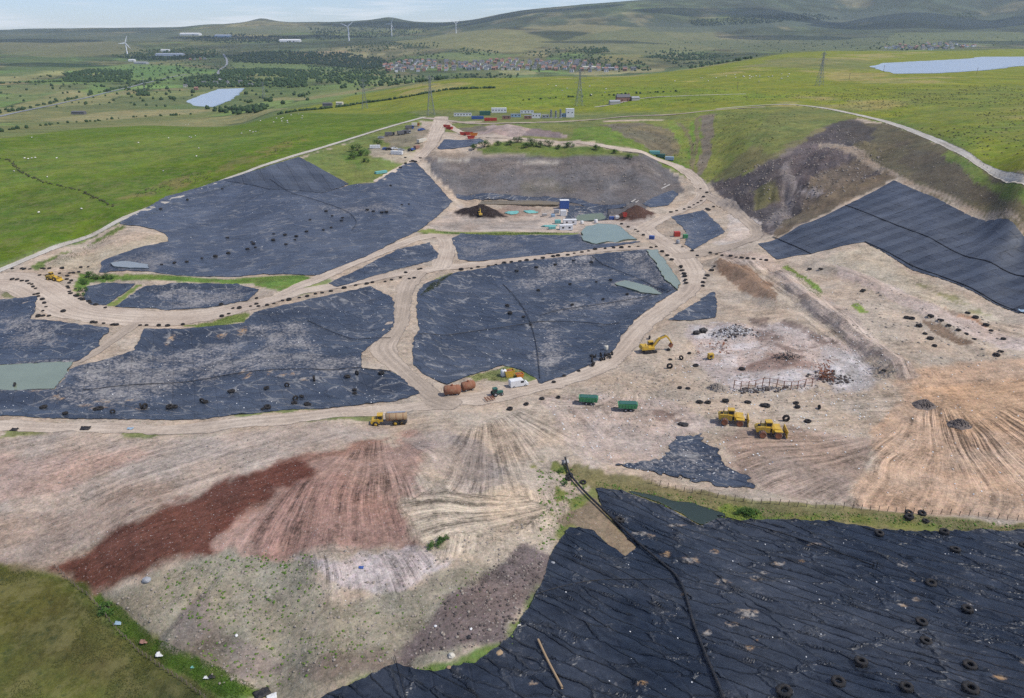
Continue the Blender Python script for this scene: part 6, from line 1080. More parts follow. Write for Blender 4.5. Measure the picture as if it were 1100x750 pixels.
crumple(172, 704, .8, 'white crumpled sheet in the ditch by the fence', 'white'); crumple(228, 727, .6, 'dark crumpled sheet in the ditch near the bottom', 'black'); crumple(222, 728, .5, 'small white rag beside the dark sheet in the ditch', 'white'); crumple(207, 717, .35, 'small teal scrap in the ditch', 'teal'); crumple(127, 670, .7, 'grey-blue crumpled sheet near the round bush', 'ltblue'); crumple(155, 690, .8, 'brown torn sheet in the ditch above the white one', 'brick'); crumple(388, 610, .5, 'small blue rag on the pale rutted soil', 'blue'); crumple(92, 461, 1.3, 'dark crumpled sheet beside the lower road at left', 'black'); crumple(16, 462, 1.0, 'dark sheet on the lower road verge at far left', 'black'); crumple(140, 461, .8, 'blue-grey rag on the lower road verge', 'ltblue'); crumple(1099, 335, 1.6, 'pale sheet at the lower right liner corner', 'ltblue'); crumple(282, 746, 1.4, 'torn black and white liner flap at the bottom left', 'black', 'sheet', .6); crumple(292, 749, .9, 'pale torn liner flap at the bottom left', 'white', 'sheet', .3)
# timbers in the bund pond
p = P1(741, 551); o = MB().tube((-.8, 1.2, .1), (.7, -1.6, .5), .22, n=7).build('post', 'wood', None); o.name = 'timber_post'; o.location = p; tag(o, 'pale timber leaning in the dark pond', 'timber')
# ------------------------------------------------------------------ scattered small pieces (numpy, one mesh each)
def scatter_in(poly, n, world=False):
    P = np.array(poly, float) if world else WP(poly); lo, hi = P.min(0), P.max(0); out = np.zeros((0, 2)); tries = 0
    while len(out) < n and tries < 60:
        q = RNG.uniform(lo, hi, (n * 3, 2)); q = q[sdpoly(P, q[:, 0], q[:, 1]) < 0]; out = np.r_[out, q]; tries += 1
    return out[:n]
def merge_scatter(V0, F0, XY, Z, S, tilt=.5, squash=None, jitter=0.0):
    n = len(XY); a = RNG.uniform(0, 6.283, n); tl = RNG.normal(0, tilt, n); V = np.repeat(V0[None], n, 0).copy()
    if jitter: V *= 1 + RNG.uniform(-jitter, jitter, V.shape[:2])[..., None]
    y = V[..., 1] * np.cos(tl)[:, None] - V[..., 2] * np.sin(tl)[:, None]; z = V[..., 1] * np.sin(tl)[:, None] + V[..., 2] * np.cos(tl)[:, None]; x = V[..., 0]
    if squash is not None: z = z * squash
    X = (x * np.cos(a)[:, None] - y * np.sin(a)[:, None]) * S[:, None] + XY[:, 0][:, None]; Y = (x * np.sin(a)[:, None] + y * np.cos(a)[:, None]) * S[:, None] + XY[:, 1][:, None]; ZZ = z * S[:, None] + Z[:, None]
    F = (F0[None] + (np.arange(n) * len(V0))[:, None, None]).reshape(-1, F0.shape[1]); return np.stack([X, Y, ZZ], -1).reshape(-1, 3), F
FLAKE_V = np.array([(-.5, -.4, 0), (.45, -.5, .12), (.55, .4, -.05), (-.4, .5, .15), (0, 0, .28)]); FLAKE_F = np.array([(0, 1, 4), (1, 2, 4), (2, 3, 4), (3, 0, 4)])
def ico(sub=1):
    bm = bmesh.new(); bmesh.ops.create_icosphere(bm, subdivisions=sub, radius=1); V = np.array([v.co[:] for v in bm.verts]); F = np.array([[q.index for q in f.verts] for f in bm.faces]); bm.free(); return V, F
ICO1 = ico(1); ICO2 = ico(2)
M['litter'] = mat('litter_film', tuple(lin(205, 206, 204)), .7); M['rubbish'] = mat('mixed_rubbish', (.4, .4, .4), .8); t = NT(M['rubbish']); t.link(t.ramp(t.noise(.9, 3, .6), .38, .62, (.17, .15, .14, 1), (.60, .59, .58, 1)), t.b.inputs['Base Color']); M['heap_soil'] = worn('heap_soil', (.15, .125, .11), .95, amount=.3); M['stone'] = worn('stones', tuple(lin(150, 140, 128)), .9, amount=.4); M['dark_stone'] = worn('dark_stones', tuple(lin(84, 76, 72)), .9, amount=.4)
def litter(label, poly, n, s0, s1, c='litter', name='litter', lift=.4):
    q = scatter_in(poly, n); V, F = merge_scatter(FLAKE_V, FLAKE_F, q, hgt(q[:, 0], q[:, 1]) + lift, RNG.uniform(s0, s1, len(q)) ** 1.0, .4); o = link(name, np_mesh(name, V, F, False), None, c); tag(o, label, None, None, 'stuff')
for k, n in (('upper_left', 420), ('centre', 420), ('lower_left', 420), ('pit_cell', 70), ('junction_cell', 50), ('far_left', 60), ('strip_left', 60), ('wedge_near', 60), ('wedge_mid', 40)): litter('scattered pale litter on a liner', POLY[k], int(n * 1.1), .06, .34)
litter('pale litter flecks on the foreground liner', [(680, 560), (1100, 590), (1100, 750), (560, 750), (600, 640)], 70, .05, .28, lift=.35)
litter('scattered pale litter across the tip', [(580, 430), (720, 400), (760, 340), (930, 360), (960, 420), (920, 480), (760, 520), (640, 500)], 900, .1, .5, lift=.12); litter('pale litter over the bare soil on the left', [(0, 470), (560, 440), (600, 560), (420, 700), (240, 730), (100, 640)], 260, .05, .18, lift=.08); litter('pale litter across the right-hand soil', [(800, 270), (960, 320), (1100, 380), (1100, 540), (940, 540), (820, 330)], 380, .1, .42, lift=.12)
def rubble(label, poly, n, s0, s1, c='stone', name='rubble', fl=.6):
    q = scatter_in(poly, n); s = s0 + (s1 - s0) * RNG.uniform(0, 1, len(q)) ** 3; V, F = merge_scatter(*ICO1, q, hgt(q[:, 0], q[:, 1]) + s * .15, s, .3, fl, .28); o = link(name, np_mesh(name, V, F, False), None, c); tag(o, label, None, None, 'stuff')
rubble('stones strewn over the stony flank', [(110, 640), (250, 592), (440, 595), (560, 560), (590, 600), (540, 690), (430, 714), (300, 735), (240, 740)], 1500, .06, .38); rubble('dark stones on the gravel slope', [(560, 590), (590, 602), (545, 690), (440, 712), (480, 640)], 700, .06, .36, 'dark_stone'); rubble('rubble over the tip', [(600, 440), (740, 360), (900, 350), (960, 420), (800, 450), (700, 480)], 1600, .08, .4); rubble('rock rubble on the quarry face', [(765, 198), (850, 168), (900, 135), (945, 160), (955, 188), (830, 245)], 1500, .12, .8, 'stone', 'rubble', .8); rubble('rubble on the grey back slope', [(460, 172), (690, 172), (730, 200), (680, 222), (490, 211)], 500, .2, .8); rubble('rock rubble on the slope under the hill road', [(950, 145), (1040, 185), (1100, 215), (1100, 245), (1020, 215), (960, 190)], 300, .12, .5, 'stone'); rubble('stones on the left soil', [(0, 475), (340, 465), (200, 540), (60, 600), (0, 600)], 400, .08, .4); rubble('stones on the right soil', [(930, 300), (1090, 345), (1100, 380), (1000, 410), (900, 340)], 300, .1, .6)
# white rubbish heap and gravel heaps as things
for px, py, lab, sx, sy, h, n, cs, nm in [(790, 356, 'heap of white plastic rubbish beside the black bundles', 9, 5, 1.4, 900, 'rubbish', 'rubbish_heap'), (895, 408, 'spread of pale rubbish round the rusty scrap', 7, 4, .8, 300, 'rubbish', 'rubbish_heap'), (820, 419, 'strip of pale rubbish below the rusty bars', 14, 2, .6, 300, 'rubbish', 'rubbish_heap')]:
    p = P1(px, py); q = np.c_[RNG.normal(0, sx * .42, n), RNG.normal(0, sy * .42, n)]; zz = hgt(q[:, 0] + p.x, q[:, 1] + p.y) - p.z + RNG.uniform(0, 1, n) * h * .5 * np.exp(-(q[:, 0] / sx) ** 2 - (q[:, 1] / sy) ** 2) + .1
    V, F = merge_scatter(FLAKE_V, FLAKE_F, q, zz, RNG.uniform(.15, .6, n), .7); t = empty(nm, p); tag(t, lab, 'rubbish heap'); o = link('flakes', np_mesh('flakes', V, F, False), t, cs); o['kind'] = 'stuff'
    V, F = merge_scatter(*ICO1, q[:60], zz[:60], RNG.uniform(.2, .7, 60), .4, .7, .2); o = link('lumps', np_mesh('lumps', V, F, False), t, 'dark_stone'); o['kind'] = 'stuff'
for px, py, lab in [(993, 436, 'small dark gravel heap, upper of two on the orange soil'), (1030, 457, 'small dark gravel heap, lower of two on the orange soil'), (770, 418, 'brown soil heap left of the rusty bars')]:
    p = P1(px, py); X, Y = np.meshgrid(np.linspace(-4, 4, 26), np.linspace(-3, 3, 22)); r_ = np.hypot(X / 3.6, Y / 2.6) + .25 * fbm(X + px, Y, 1.6, 3, 4); z = hgt(X + p.x, Y + p.y) - p.z - .15 + 2.3 * np.clip(1 - r_, 0, 1) + .14 * fbm(X, Y, .7, 2, 5); i_ = np.arange(X.size).reshape(X.shape); F = np.stack([i_[:-1, :-1], i_[:-1, 1:], i_[1:, 1:], i_[1:, :-1]], -1)[r_[:-1, :-1] < 1.02]
    t = empty('soil_heap', p); tag(t, lab, 'heap'); link('mound', np_mesh('mound', np.c_[X.ravel(), Y.ravel(), z.ravel()], F), t, 'heap_soil' if px > 900 else 'stone'); q = np.c_[RNG.normal(0, 1.5, 160), RNG.normal(0, 1.1, 160)]; zz = hgt(q[:, 0] + p.x, q[:, 1] + p.y) - p.z + 2.2 * np.clip(1 - np.hypot(q[:, 0] / 3.6, q[:, 1] / 2.6), 0, 1); V, F = merge_scatter(*ICO1, q, zz, RNG.uniform(.08, .3, 160), .3, .8, .25); o = link('clods', np_mesh('clods', V, F, False), t, 'heap_soil' if px > 900 else 'stone'); o['kind'] = 'stuff'
# ------------------------------------------------------------------ plants
def leaf_mat(name, rgb, rgb2):
    m = mat(name, rgb, .75, spec=.2); t = NT(m); n = t.noise(.35, 4, .6); oi = t.new('ShaderNodeObjectInfo'); c = t.mix(t.ramp(n, .35, .65), (*rgb, 1), (*rgb2, 1)); c = t.mix(.3, c, t.mix(oi.outputs['Random'], (.7, .8, .7, 1), (1.25, 1.15, 1, 1)), 'MULTIPLY'); t.link(c, t.b.inputs['Base Color']); return m
M['leaf'] = leaf_mat('leaves', (.035, .085, .018), (.075, .15, .03)); M['leaf_dark'] = leaf_mat('wood_leaves', (.020, .042, .018), (.045, .080, .028)); M['conifer'] = leaf_mat('conifer', (.014, .030, .018), (.026, .048, .026)); M['rush'] = leaf_mat('rushes', (.05, .07, .025), (.10, .11, .04)); M['weed'] = leaf_mat('weeds', (.06, .13, .02), (.13, .19, .04))
LEAF_V = np.array([(-.5, 0, 0), (0, -.22, .12), (.5, 0, 0), (0, .22, .12)]); LEAF_F = np.array([(0, 1, 2, 3)])
def crown_mesh(n, lobes, leaf):
    c = RNG.normal(0, .42, (lobes, 3)); c[:, 2] = np.abs(c[:, 2]) * .8 + .45; r = RNG.uniform(.32, .55, lobes); k = RNG.integers(0, lobes, n); d = RNG.normal(0, 1, (n, 3)); d /= np.linalg.norm(d, axis=1)[:, None]; p = c[k] + d * r[k][:, None] * RNG.uniform(.5, 1.05, n)[:, None]; p[:, 2] = np.maximum(p[:, 2], .08)
    V, F = merge_scatter(LEAF_V, LEAF_F, p[:, :2], p[:, 2], RNG.uniform(.6, 1.2, n) * leaf, .8); return np_mesh('crown', V, F, False)
BC = [crown_mesh(520, 7, .22) for _ in range(4)]
for q in BC: q.materials.append(M['leaf'])
BS = MB()
for k in range(5): a = k * 1.26; BS.tube((0, 0, -.15), (.4 * math.cos(a), .4 * math.sin(a), .8), .06, .025, 5)
BS = BS.mesh('stem', 'wood')
def bush(px, py, s, label, group='bushes on the site', crown=None):
    p = P1(px, py); t = empty('bush', p, random.uniform(0, 6)); tag(t, label, 'bush', group); o = bpy.data.objects.new('crown', crown or random.choice(BC)); col.objects.link(o); o.parent = t; o.scale = (s, s, s * .9); q = bpy.data.objects.new('stem', BS); col.objects.link(q); q.parent = t; q.scale = (s, s, s * .8)
def bushes(pts, label, group):
    for (px, py, s), l in zip(pts, ranked(pts, label)): bush(px, py, s, l, group)
bush(116, 655, 1.7, 'round green bush at the tip of the dark brown soil'); 
bushes([(556, 153, 4), (572, 156, 4.5), (580, 158, 4), (565, 159, 3.5), (590, 157, 4), (610, 158, 4), (640, 161, 3.5), (660, 165, 3), (520, 158, 4.5), (509, 161, 4), (535, 156, 3), (548, 156, 3.5), (675, 170, 3), (600, 160, 3)], 'dark green bush on the bank below the pit road', 'bushes on the bank')
bushes([(384, 162, 5), (388, 167, 4.5), (380, 170, 4), (406, 156, 4), (392, 174, 3)], 'green bush in the rough grass below the upper yard', 'bushes below the upper yard')
bushes([(96, 298, 2.6), (104, 300, 2.4), (112, 299, 2.0), (92, 305, 2.2), (88, 313, 2.0), (120, 300, 1.8), (86, 318, 1.6)], 'low green bush beside the left junction tyres', 'bushes by the left junction')
bushes([(800, 552, 1.3), (806, 553, 1.5), (812, 553, 1.2), (795, 551, 1.0), (606, 521, 1.0), (603, 508, 1.0)], 'low bright green bush on the grassy bund', 'bushes on the bund')
bushes([(466, 586, 1.2), (473, 582, 1.1), (478, 580, .9), (461, 590, .9)], 'low green bush in the middle of the rutted soil', 'bushes on the rutted soil')
BLADE_V = np.array([(-.12, 0, 0), (.12, 0, 0), (.02, .25, 1.0), (0, -.12, 0), (0, .12, 0), (-.28, .02, .85), (.1, .1, 0), (-.1, -.1, 0), (.25, -.2, .8)]); BLADE_F = np.array([(0, 1, 2), (3, 4, 5), (6, 7, 8)])
def tufts(name, label, poly, n, s0, s1, c, patchy=None):
    q = scatter_in(poly, n)
    if patchy: q = q[fbm(q[:, 0], q[:, 1], patchy, 3, 3) > .05]
    if not len(q): return
    V, F = merge_scatter(BLADE_V, BLADE_F, q, hgt(q[:, 0], q[:, 1]) - .03, RNG.uniform(s0, s1, len(q)), .25); o = link(name, np_mesh(name, V, F, False), None, c); tag(o, label, None, None, 'stuff')
tufts('weeds', 'weeds on the green strip by the left liners', [(85, 294), (200, 298), (330, 295), (338, 300), (270, 304), (98, 303), (80, 320)], 3500, .15, .42, 'weed'); tufts('weeds', 'weeds dotted on the stony flank', [(130, 645), (250, 595), (340, 600), (370, 660), (430, 705), (300, 730), (240, 735)], 4200, .08, .28, 'weed', 3); tufts('weeds', 'weeds on the grassy bund', [(640, 515), (740, 532), (860, 550), (1100, 564), (1100, 574), (860, 560), (770, 558), (640, 525)], 3500, .10, .32, 'weed'); tufts('weeds', 'weeds by the pipe end', [(575, 500), (612, 500), (640, 525), (610, 565), (570, 620), (585, 540)], 3500, .08, .28, 'weed', 4); tufts('grass', 'long grass in the ditch by the fence', [(100, 640), (125, 648), (165, 685), (205, 705), (275, 738), (250, 755), (170, 710), (118, 668)], 6000, .12, .4, 'weed'); tufts('grass', 'rough grass of the foreground pasture', [(-40, 610), (55, 614), (100, 652), (170, 708), (240, 750), (250, 790), (-40, 790)], 30000, .12, .34, 'rush', 9); tufts('weeds', 'weeds on the pit bank', [(455, 248), (556, 250), (620, 250), (556, 253), (495, 252)], 1500, .3, .7, 'weed'); tufts('weeds', 'weeds along the S-bend verge', [(462, 306), (486, 294), (470, 308), (452, 318)], 700, .4, .9, 'rush'); tufts('weeds', 'weeds on the bank behind the rusty tanks', [(500, 404), (545, 394), (575, 404), (520, 410)], 900, .15, .45, 'weed'); tufts('weeds', 'weeds on the green strip among the stockpiles', [(836, 286), (846, 285), (886, 312), (880, 320)], 900, .2, .5, 'weed'); tufts('weeds', 'weeds along the rim road', [(36, 287), (127, 243), (200, 211), (280, 184), (290, 182), (200, 215), (130, 247), (50, 292)], 3500, .2, .5, 'rush'); tufts('weeds', 'bank weeds below the wide haul road', [(200, 350), (235, 343), (268, 335), (262, 346), (225, 352)], 1200, .15, .4, 'weed')
for lab, poly, n, s0, s1 in [('low green weed clumps dotting the stony flank', [(180, 615), (250, 592), (335, 595), (350, 650), (300, 690), (220, 680), (170, 650)], 420, .10, .34), ('sparse weed clumps low on the stony flank', [(200, 690), (300, 690), (420, 680), (425, 708), (320, 735), (240, 735)], 220, .10, .32), ('weed clumps on the slope beside the pale rutted soil', [(350, 655), (470, 630), (540, 600), (500, 660), (420, 690)], 90, .08, .26), ('weed clumps beside the pipe end', [(575, 505), (612, 500), (635, 525), (605, 570), (575, 600), (580, 540)], 260, .10, .4), ('weed clumps along the foreground liner edge', [(420, 712), (470, 718), (515, 708), (548, 684), (575, 640), (580, 650), (552, 692), (515, 716), (470, 726)], 160, .1, .3), ('weed clumps on the grassy bund', [(640, 516), (740, 533), (860, 551), (1100, 564), (1100, 573), (860, 560), (770, 558), (640, 525)], 700, .08, .32)]:
    q = scatter_in(poly, n); V, F = merge_scatter(*ICO1, q, hgt(q[:, 0], q[:, 1]) + .04, RNG.uniform(0, 1, len(q)) ** 2 * (s1 - s0) + s0, .3, .55, .35); o = link('weed_clumps', np_mesh('weed_clumps', V, F, False), None, 'weed'); tag(o, label=lab, kind='stuff')
# rush clumps dotted over the right pasture and cut slopes
M['rush_dark'] = leaf_mat('dark_rushes', (.045, .055, .024), (.085, .085, .036))
for lab, poly, n, s0, s1 in [('dark rush clumps dotting the right pasture', [(720, 108), (900, 96), (1100, 92), (1150, 200), (1100, 192), (1040, 160), (960, 126), (870, 108)], 1700, .25, .75), ('dark rush clumps on the pasture below the left wall', [(120, 218), (190, 190), (260, 165), (330, 145), (300, 165), (200, 200)], 300, .25, .6), ('dark rush clumps on the middle pasture', [(480, 110), (560, 96), (700, 90), (850, 96), (760, 112), (640, 115)], 400, .3, .9), ('dark scrub dots on the cut slope', [(640, 135), (760, 124), (880, 116), (800, 190), (740, 178)], 260, .25, .7)]:
    q = scatter_in(poly, n * 2); q = q[fbm(q[:, 0], q[:, 1], 40, 3, 9) > -.15][:n]; V, F = merge_scatter(*ICO1, q, hgt(q[:, 0], q[:, 1]) + .1, RNG.uniform(s0, s1, len(q)), .2, .6, .3); o = link('rush_clumps', np_mesh('rush_clumps', V, F, False), None, 'rush_dark'); tag(o, label=lab, kind='stuff')
# ------------------------------------------------------------------ far woods and hedges
def wood(label, poly, n, s0, s1, c='leaf_dark', tall=1.0, name='woodland'):
    q = scatter_in(poly, n)
    for k_ in ('left_reservoir', 'right_reservoir'): q = q[sdpoly(WPD[k_], q[:, 0], q[:, 1]) > 12]
    s = RNG.uniform(s0, s1, len(q)); V, F = merge_scatter(*ICO2, q, hgt(q[:, 0], q[:, 1]) + s * .75 * tall, s, .1, 1.25 * tall, .38); o = link(name, np_mesh(name, V, F, False), None, c); tag(o, label, None, None, 'stuff')
for lab, poly, n, c in [('dark conifer plantation behind the left reservoir', [(246, 62), (262, 57), (300, 55), (360, 57), (410, 62), (420, 70), (395, 75), (350, 70), (300, 69), (250, 67)], 420, 'conifer'), ('lower belt of trees below the conifers', [(236, 76), (300, 74), (345, 78), (340, 84), (280, 82), (240, 82)], 170, 'leaf_dark'), ('trees round the village behind the left reservoir', [(196, 84), (240, 80), (275, 86), (330, 84), (330, 94), (270, 94), (200, 94)], 150, 'leaf_dark'), ('dark copse in the left valley', [(70, 80), (100, 75), (140, 77), (140, 86), (100, 89), (66, 88)], 130, 'leaf_dark'), ('trees along the near shore of the left reservoir', [(220, 117), (255, 115), (290, 114), (280, 121), (235, 122)], 14, 'leaf_dark'), ('copse left of the left reservoir', [(146, 98), (160, 96), (160, 103), (148, 104)], 12, 'leaf_dark'),
    ('trees behind the sheds in the left valley', [(120, 60), (150, 54), (200, 52), (240, 54), (230, 62), (150, 66)], 120, 'leaf_dark'), ('line of trees left of the town', [(372, 50), (420, 46), (472, 46), (470, 51), (400, 56), (370, 56)], 130, 'leaf_dark'), ('trees in front of the town', [(362, 86), (400, 80), (440, 82), (520, 79), (560, 80), (470, 88), (400, 94), (365, 96)], 260, 'leaf_dark'), ('copse above the town', [(482, 54), (500, 52), (520, 54), (538, 56), (530, 60), (500, 59)], 50, 'leaf_dark'), ('trees at the town centre', [(556, 58), (600, 52), (640, 50), (652, 58), (650, 66), (610, 64), (580, 62)], 130, 'leaf_dark'), ('wood right of the town', [(620, 66), (660, 62), (690, 66), (700, 76), (640, 77)], 110, 'leaf_dark'), ('dark wood on the right of the brown hill', [(625, 54), (650, 51), (655, 56), (630, 58)], 30, 'leaf_dark'), ('wooded bank right of the town', [(688, 55), (720, 52), (760, 56), (820, 60), (800, 66), (720, 68)], 150, 'leaf_dark'), ('trees among the town streets', [(415, 66), (660, 64), (660, 77), (415, 79)], 50, 'leaf_dark'),
    ('dark trees beyond the left reservoir valley', [(330, 80), (420, 76), (400, 88), (340, 90)], 60, 'leaf_dark'), ('trees at the right-hand town', [(930, 48), (960, 44), (1010, 46), (1040, 50), (990, 54), (940, 54)], 60, 'leaf_dark'), ('dark forest on the far right hillside', [(740, 22), (800, 18), (880, 15), (900, 20), (820, 26), (745, 28)], 200, 'conifer'), ('copse on the far right slope', [(1028, 15), (1040, 13), (1055, 15), (1050, 20), (1030, 20)], 20, 'leaf_dark'), ('dark woods below the far left moor', [(190, 42), (250, 36), (330, 40), (320, 46), (240, 47)], 150, 'conifer'), ('scattered valley trees on the left', [(20, 84), (190, 66), (330, 80), (340, 110), (190, 112), (60, 100)], 160, 'leaf_dark'), ('trees along the valley by the town', [(380, 60), (470, 56), (480, 64), (400, 70)], 50, 'leaf_dark'), ('field trees right of the conifers', [(330, 70), (420, 72), (420, 80), (340, 80)], 40, 'leaf_dark'), ('far blue woods behind the turbines', [(330, 30), (420, 26), (470, 30), (430, 40), (340, 44)], 160, 'conifer'), ('woods on the brown hill flank', [(690, 62), (740, 58), (790, 60), (740, 66)], 60, 'leaf_dark')]:
    wood(lab, poly, int(n * (4.2 if 'town' not in lab and 'scattered' not in lab else 1.2)), 2.4, 4.8, c, 1.1 if c == 'conifer' else .85)
wood('small field trees dotted over the left valley', [(0, 84), (190, 62), (400, 72), (400, 100), (300, 112), (150, 116), (0, 120)], 420, 1.2, 3.0, 'leaf_dark', .9); wood('small dark trees along the far valley', [(120, 52), (420, 44), (480, 58), (420, 66), (200, 72)], 260, 1.6, 3.4, 'leaf_dark', .9); wood('small trees dotted on the far right slopes', [(700, 46), (900, 36), (1100, 40), (1100, 52), (900, 54), (720, 60)], 160, 1.8, 3.8, 'leaf_dark', .9)
def hedge(label, pts, n, s0, s1, wd, name='hedge', c='leaf_dark'):
    P = WP(pts); seg = np.r_[0, np.cumsum(np.hypot(*np.diff(P, axis=0).T))]; s = RNG.uniform(0, seg[-1], n); q = np.c_[np.interp(s, seg, P[:, 0]), np.interp(s, seg, P[:, 1])] + RNG.normal(0, wd, (n, 2)); sc = RNG.uniform(s0, s1, n); V, F = merge_scatter(*ICO1, q, hgt(q[:, 0], q[:, 1]) + sc * .5, sc, .1, 1, .25); o = link(name, np_mesh(name, V, F, False), None, c); tag(o, label, 'hedge' if name == 'hedge' else None, None, None if name == 'hedge' else 'stuff')
hedge('dark hedge across the middle pasture', [(300, 123), (340, 118), (390, 111), (440, 104), (480, 97), (532, 95)], 260, 1.2, 2.6, 1.5); hedge('hedge along the valley road', [(0, 122), (50, 112), (110, 99), (160, 87)], 90, 2, 4, 3); hedge('hedge across the left valley', [(0, 90), (60, 88), (130, 88), (190, 86)], 90, 2, 4.5, 3); hedge('sunken ditch line of rushes across the left pasture', [(-20, 168), (10, 172), (22, 185), (50, 197), (85, 205), (105, 214), (122, 222)], 160, .35, .8, .6, 'rush_line', 'rush_dark'); hedge('hedge of trees behind the farm', [(560, 108), (620, 104), (680, 101), (740, 98)], 30, .8, 1.8, 2); hedge('hedge lines in the valley fields', [(200, 76), (260, 72), (330, 76), (380, 84)], 70, 2, 4, 3); hedge('hedge beyond the left pasture', [(0, 142), (60, 133), (130, 127), (220, 122)], 40, 1.2, 3, 3)
# ------------------------------------------------------------------ houses
def house_mesh(w, d, h, rf, wall, roof, chim=True):
    b = MB(); b.box((0, 0, h / 2 - .5), (w, d, h + 1), mi=0); b.add([(-w / 2, -d / 2 - .3, h), (w / 2, -d / 2 - .3, h), (w / 2, d / 2 + .3, h), (-w / 2, d / 2 + .3, h), (-w / 2, 0, h + rf), (w / 2, 0, h + rf)], [[0, 1, 5, 4], [2, 3, 4, 5], [1, 2, 5], [3, 0, 4], [3, 2, 1, 0]], 1)
    if chim: b.box((w * .35, 0, h + rf + .4), (.9, .9, 1.6), mi=1)
    for x in (-w * .28, w * .28):
        for z in (h * .28, h * .7): b.box((x, -d / 2 - .04, z), (w * .16, .1, h * .22), mi=2)
    return b.mesh('house', [wall, roof, 'glass'])
HM = [house_mesh(9, 7, 5, 2.6, 'white', 'slate'), house_mesh(10, 7, 5, 2.8, 'cream', 'slate'), house_mesh(9, 7, 5, 2.6, 'brick', 'brick'), house_mesh(12, 7, 5.2, 2.6, 'grey', 'slate'), house_mesh(8, 8, 4.6, 3, 'white', 'brick')]
nh = 0
def houses(poly, rows, per, label, group, ang, k=1.0, prob=.85):
    """terraces: rows of houses along streets across the town's ground plan"""
    global nh
    P = WP(poly); c = P.mean(0); e = np.array([math.cos(ang), math.sin(ang)]); nrm = np.array([-e[1], e[0]]); a = (P - c) @ e; b = (P - c) @ nrm
    for r in np.linspace(b.min(), b.max(), rows):
        for s in np.linspace(a.min(), a.max(), per):
            q = c + e * (s + random.uniform(-4, 4)) + nrm * (r + random.uniform(-9, 9))
            if sdpoly(P, q[0:1], q[1:2])[0] > 0 or random.random() > prob: continue
            o = bpy.data.objects.new('house', random.choice(HM)); col.objects.link(o); o.location = (q[0], q[1], float(hgt(q[0], q[1]))); o.rotation_euler = (0, 0, ang + random.choice((0, 0, 0, 1.57)) + random.uniform(-.15, .15)); o.scale = (k, k, k); tag(o, label, 'house', group); nh += 1
houses([(410, 70), (425, 66), (500, 67), (500, 75), (470, 78), (412, 78)], 11, 15, 'small pale house in the left half of the valley town', 'houses of the left half of the town', .08, 1.7); houses([(495, 68), (540, 64), (580, 66), (600, 76), (500, 77)], 11, 15, 'small pale house in the middle of the valley town', 'houses of the middle of the town', -.05, 1.7); houses([(575, 66), (620, 66), (650, 72), (690, 74), (670, 78), (590, 77)], 11, 15, 'small pale house in the right half of the valley town', 'houses of the right half of the town', -.12, 1.7)
houses([(190, 92), (205, 88), (240, 86), (285, 90), (270, 96), (200, 97)], 4, 9, 'small house in the village behind the left reservoir', 'houses of the reservoir village', .1, 1.1, .6); houses([(945, 52), (970, 46), (1020, 47), (1050, 50), (1000, 54)], 12, 18, 'tiny house in the far town above the right reservoir', 'houses of the far right town', .05, 1.5, .8); houses([(195, 66), (215, 60), (225, 62), (210, 68)], 3, 5, 'red-roofed house in the estate left of the conifers', 'houses of the left estate', .2, 1.2, .9)
for px, py, w, d, h, c, lab in [(183, 60, 150, 40, 9, 'white', 'long white industrial shed in the left valley'), (152, 69, 60, 30, 8, 'grey', 'grey industrial shed in the left valley'), (142, 66, 30, 25, 8, 'white', 'small white shed left of the grey one'), (205, 38, 160, 60, 12, 'white', 'white factory below the far left moor'), (240, 40, 120, 60, 12, 'ltblue', 'pale factory right of the white one'), (312, 45, 140, 60, 10, 'white', 'long white shed right of the far woods'), (178, 55, 50, 25, 7, 'white', 'small white shed behind the long one'), (85, 123, 22, 10, 5, 'slate', 'dark farm shed on the left moor edge'), (352, 114, 14, 8, 4, 'slate', 'farm shed on the pasture left of the pylon'), (365, 113, 10, 7, 4, 'cream', 'pale farm shed on the pasture left of the pylon'), (635, 74, 70, 20, 7, 'cream', 'long pale works building at the right of the town'), (655, 75, 60, 20, 7, 'grey', 'grey works building at the right of the town')]:
    p = P1(px, py); t = empty('industrial_shed', p, R(random.uniform(-4, 6))); tag(t, lab, 'shed'); MB().box((0, 0, h / 2 - .6), (w, d, h + 1.2)).build('wall', c, t); b = MB(); b.add([(-w / 2, -d / 2 - .4, h), (w / 2, -d / 2 - .4, h), (w / 2, d / 2 + .4, h), (-w / 2, d / 2 + .4, h), (-w / 2, 0, h + d * .12), (w / 2, 0, h + d * .12)], [[0, 1, 5, 4], [2, 3, 4, 5], [1, 2, 5], [3, 0, 4], [3, 2, 1, 0]]); b.build('roof', 'white' if c in ('white', 'ltblue') else c, t); MB().box((w * .2, -d / 2 - .05, h * .3), (w * .08, .15, h * .6)).build('door', 'slate', t)
t = thing('farmhouse', 669, 109, 'stone farmhouse with dark roof on the hill behind the compound', 'farmhouse', None, .15)
MB().box((0, 0, 2.2), (16, 7, 5.4)).build('wall', 'brick', t); rf = MB().add([(-8.2, -3.9, 4.9), (8.2, -3.9, 4.9), (8.2, 3.9, 4.9), (-8.2, 3.9, 4.9), (-8, 0, 8), (8, 0, 8)], [[0, 1, 5, 4], [2, 3, 4, 5], [1, 2, 5], [3, 0, 4], [3, 2, 1, 0]]).build('roof', 'slate', t); MB().box((6.5, 0, 8.3), (1.1, 1.1, 1.8)).build('chimney', 'brick', rf); MB().box((1, -3.55, 1.2), (1.2, .12, 2.2)).build('door', 'wood', t)
for x in (-5.5, -2, 4.5): MB().box((x, -3.55, 1.8), (1.3, .12, 1.3)).build('window', 'glass', t)
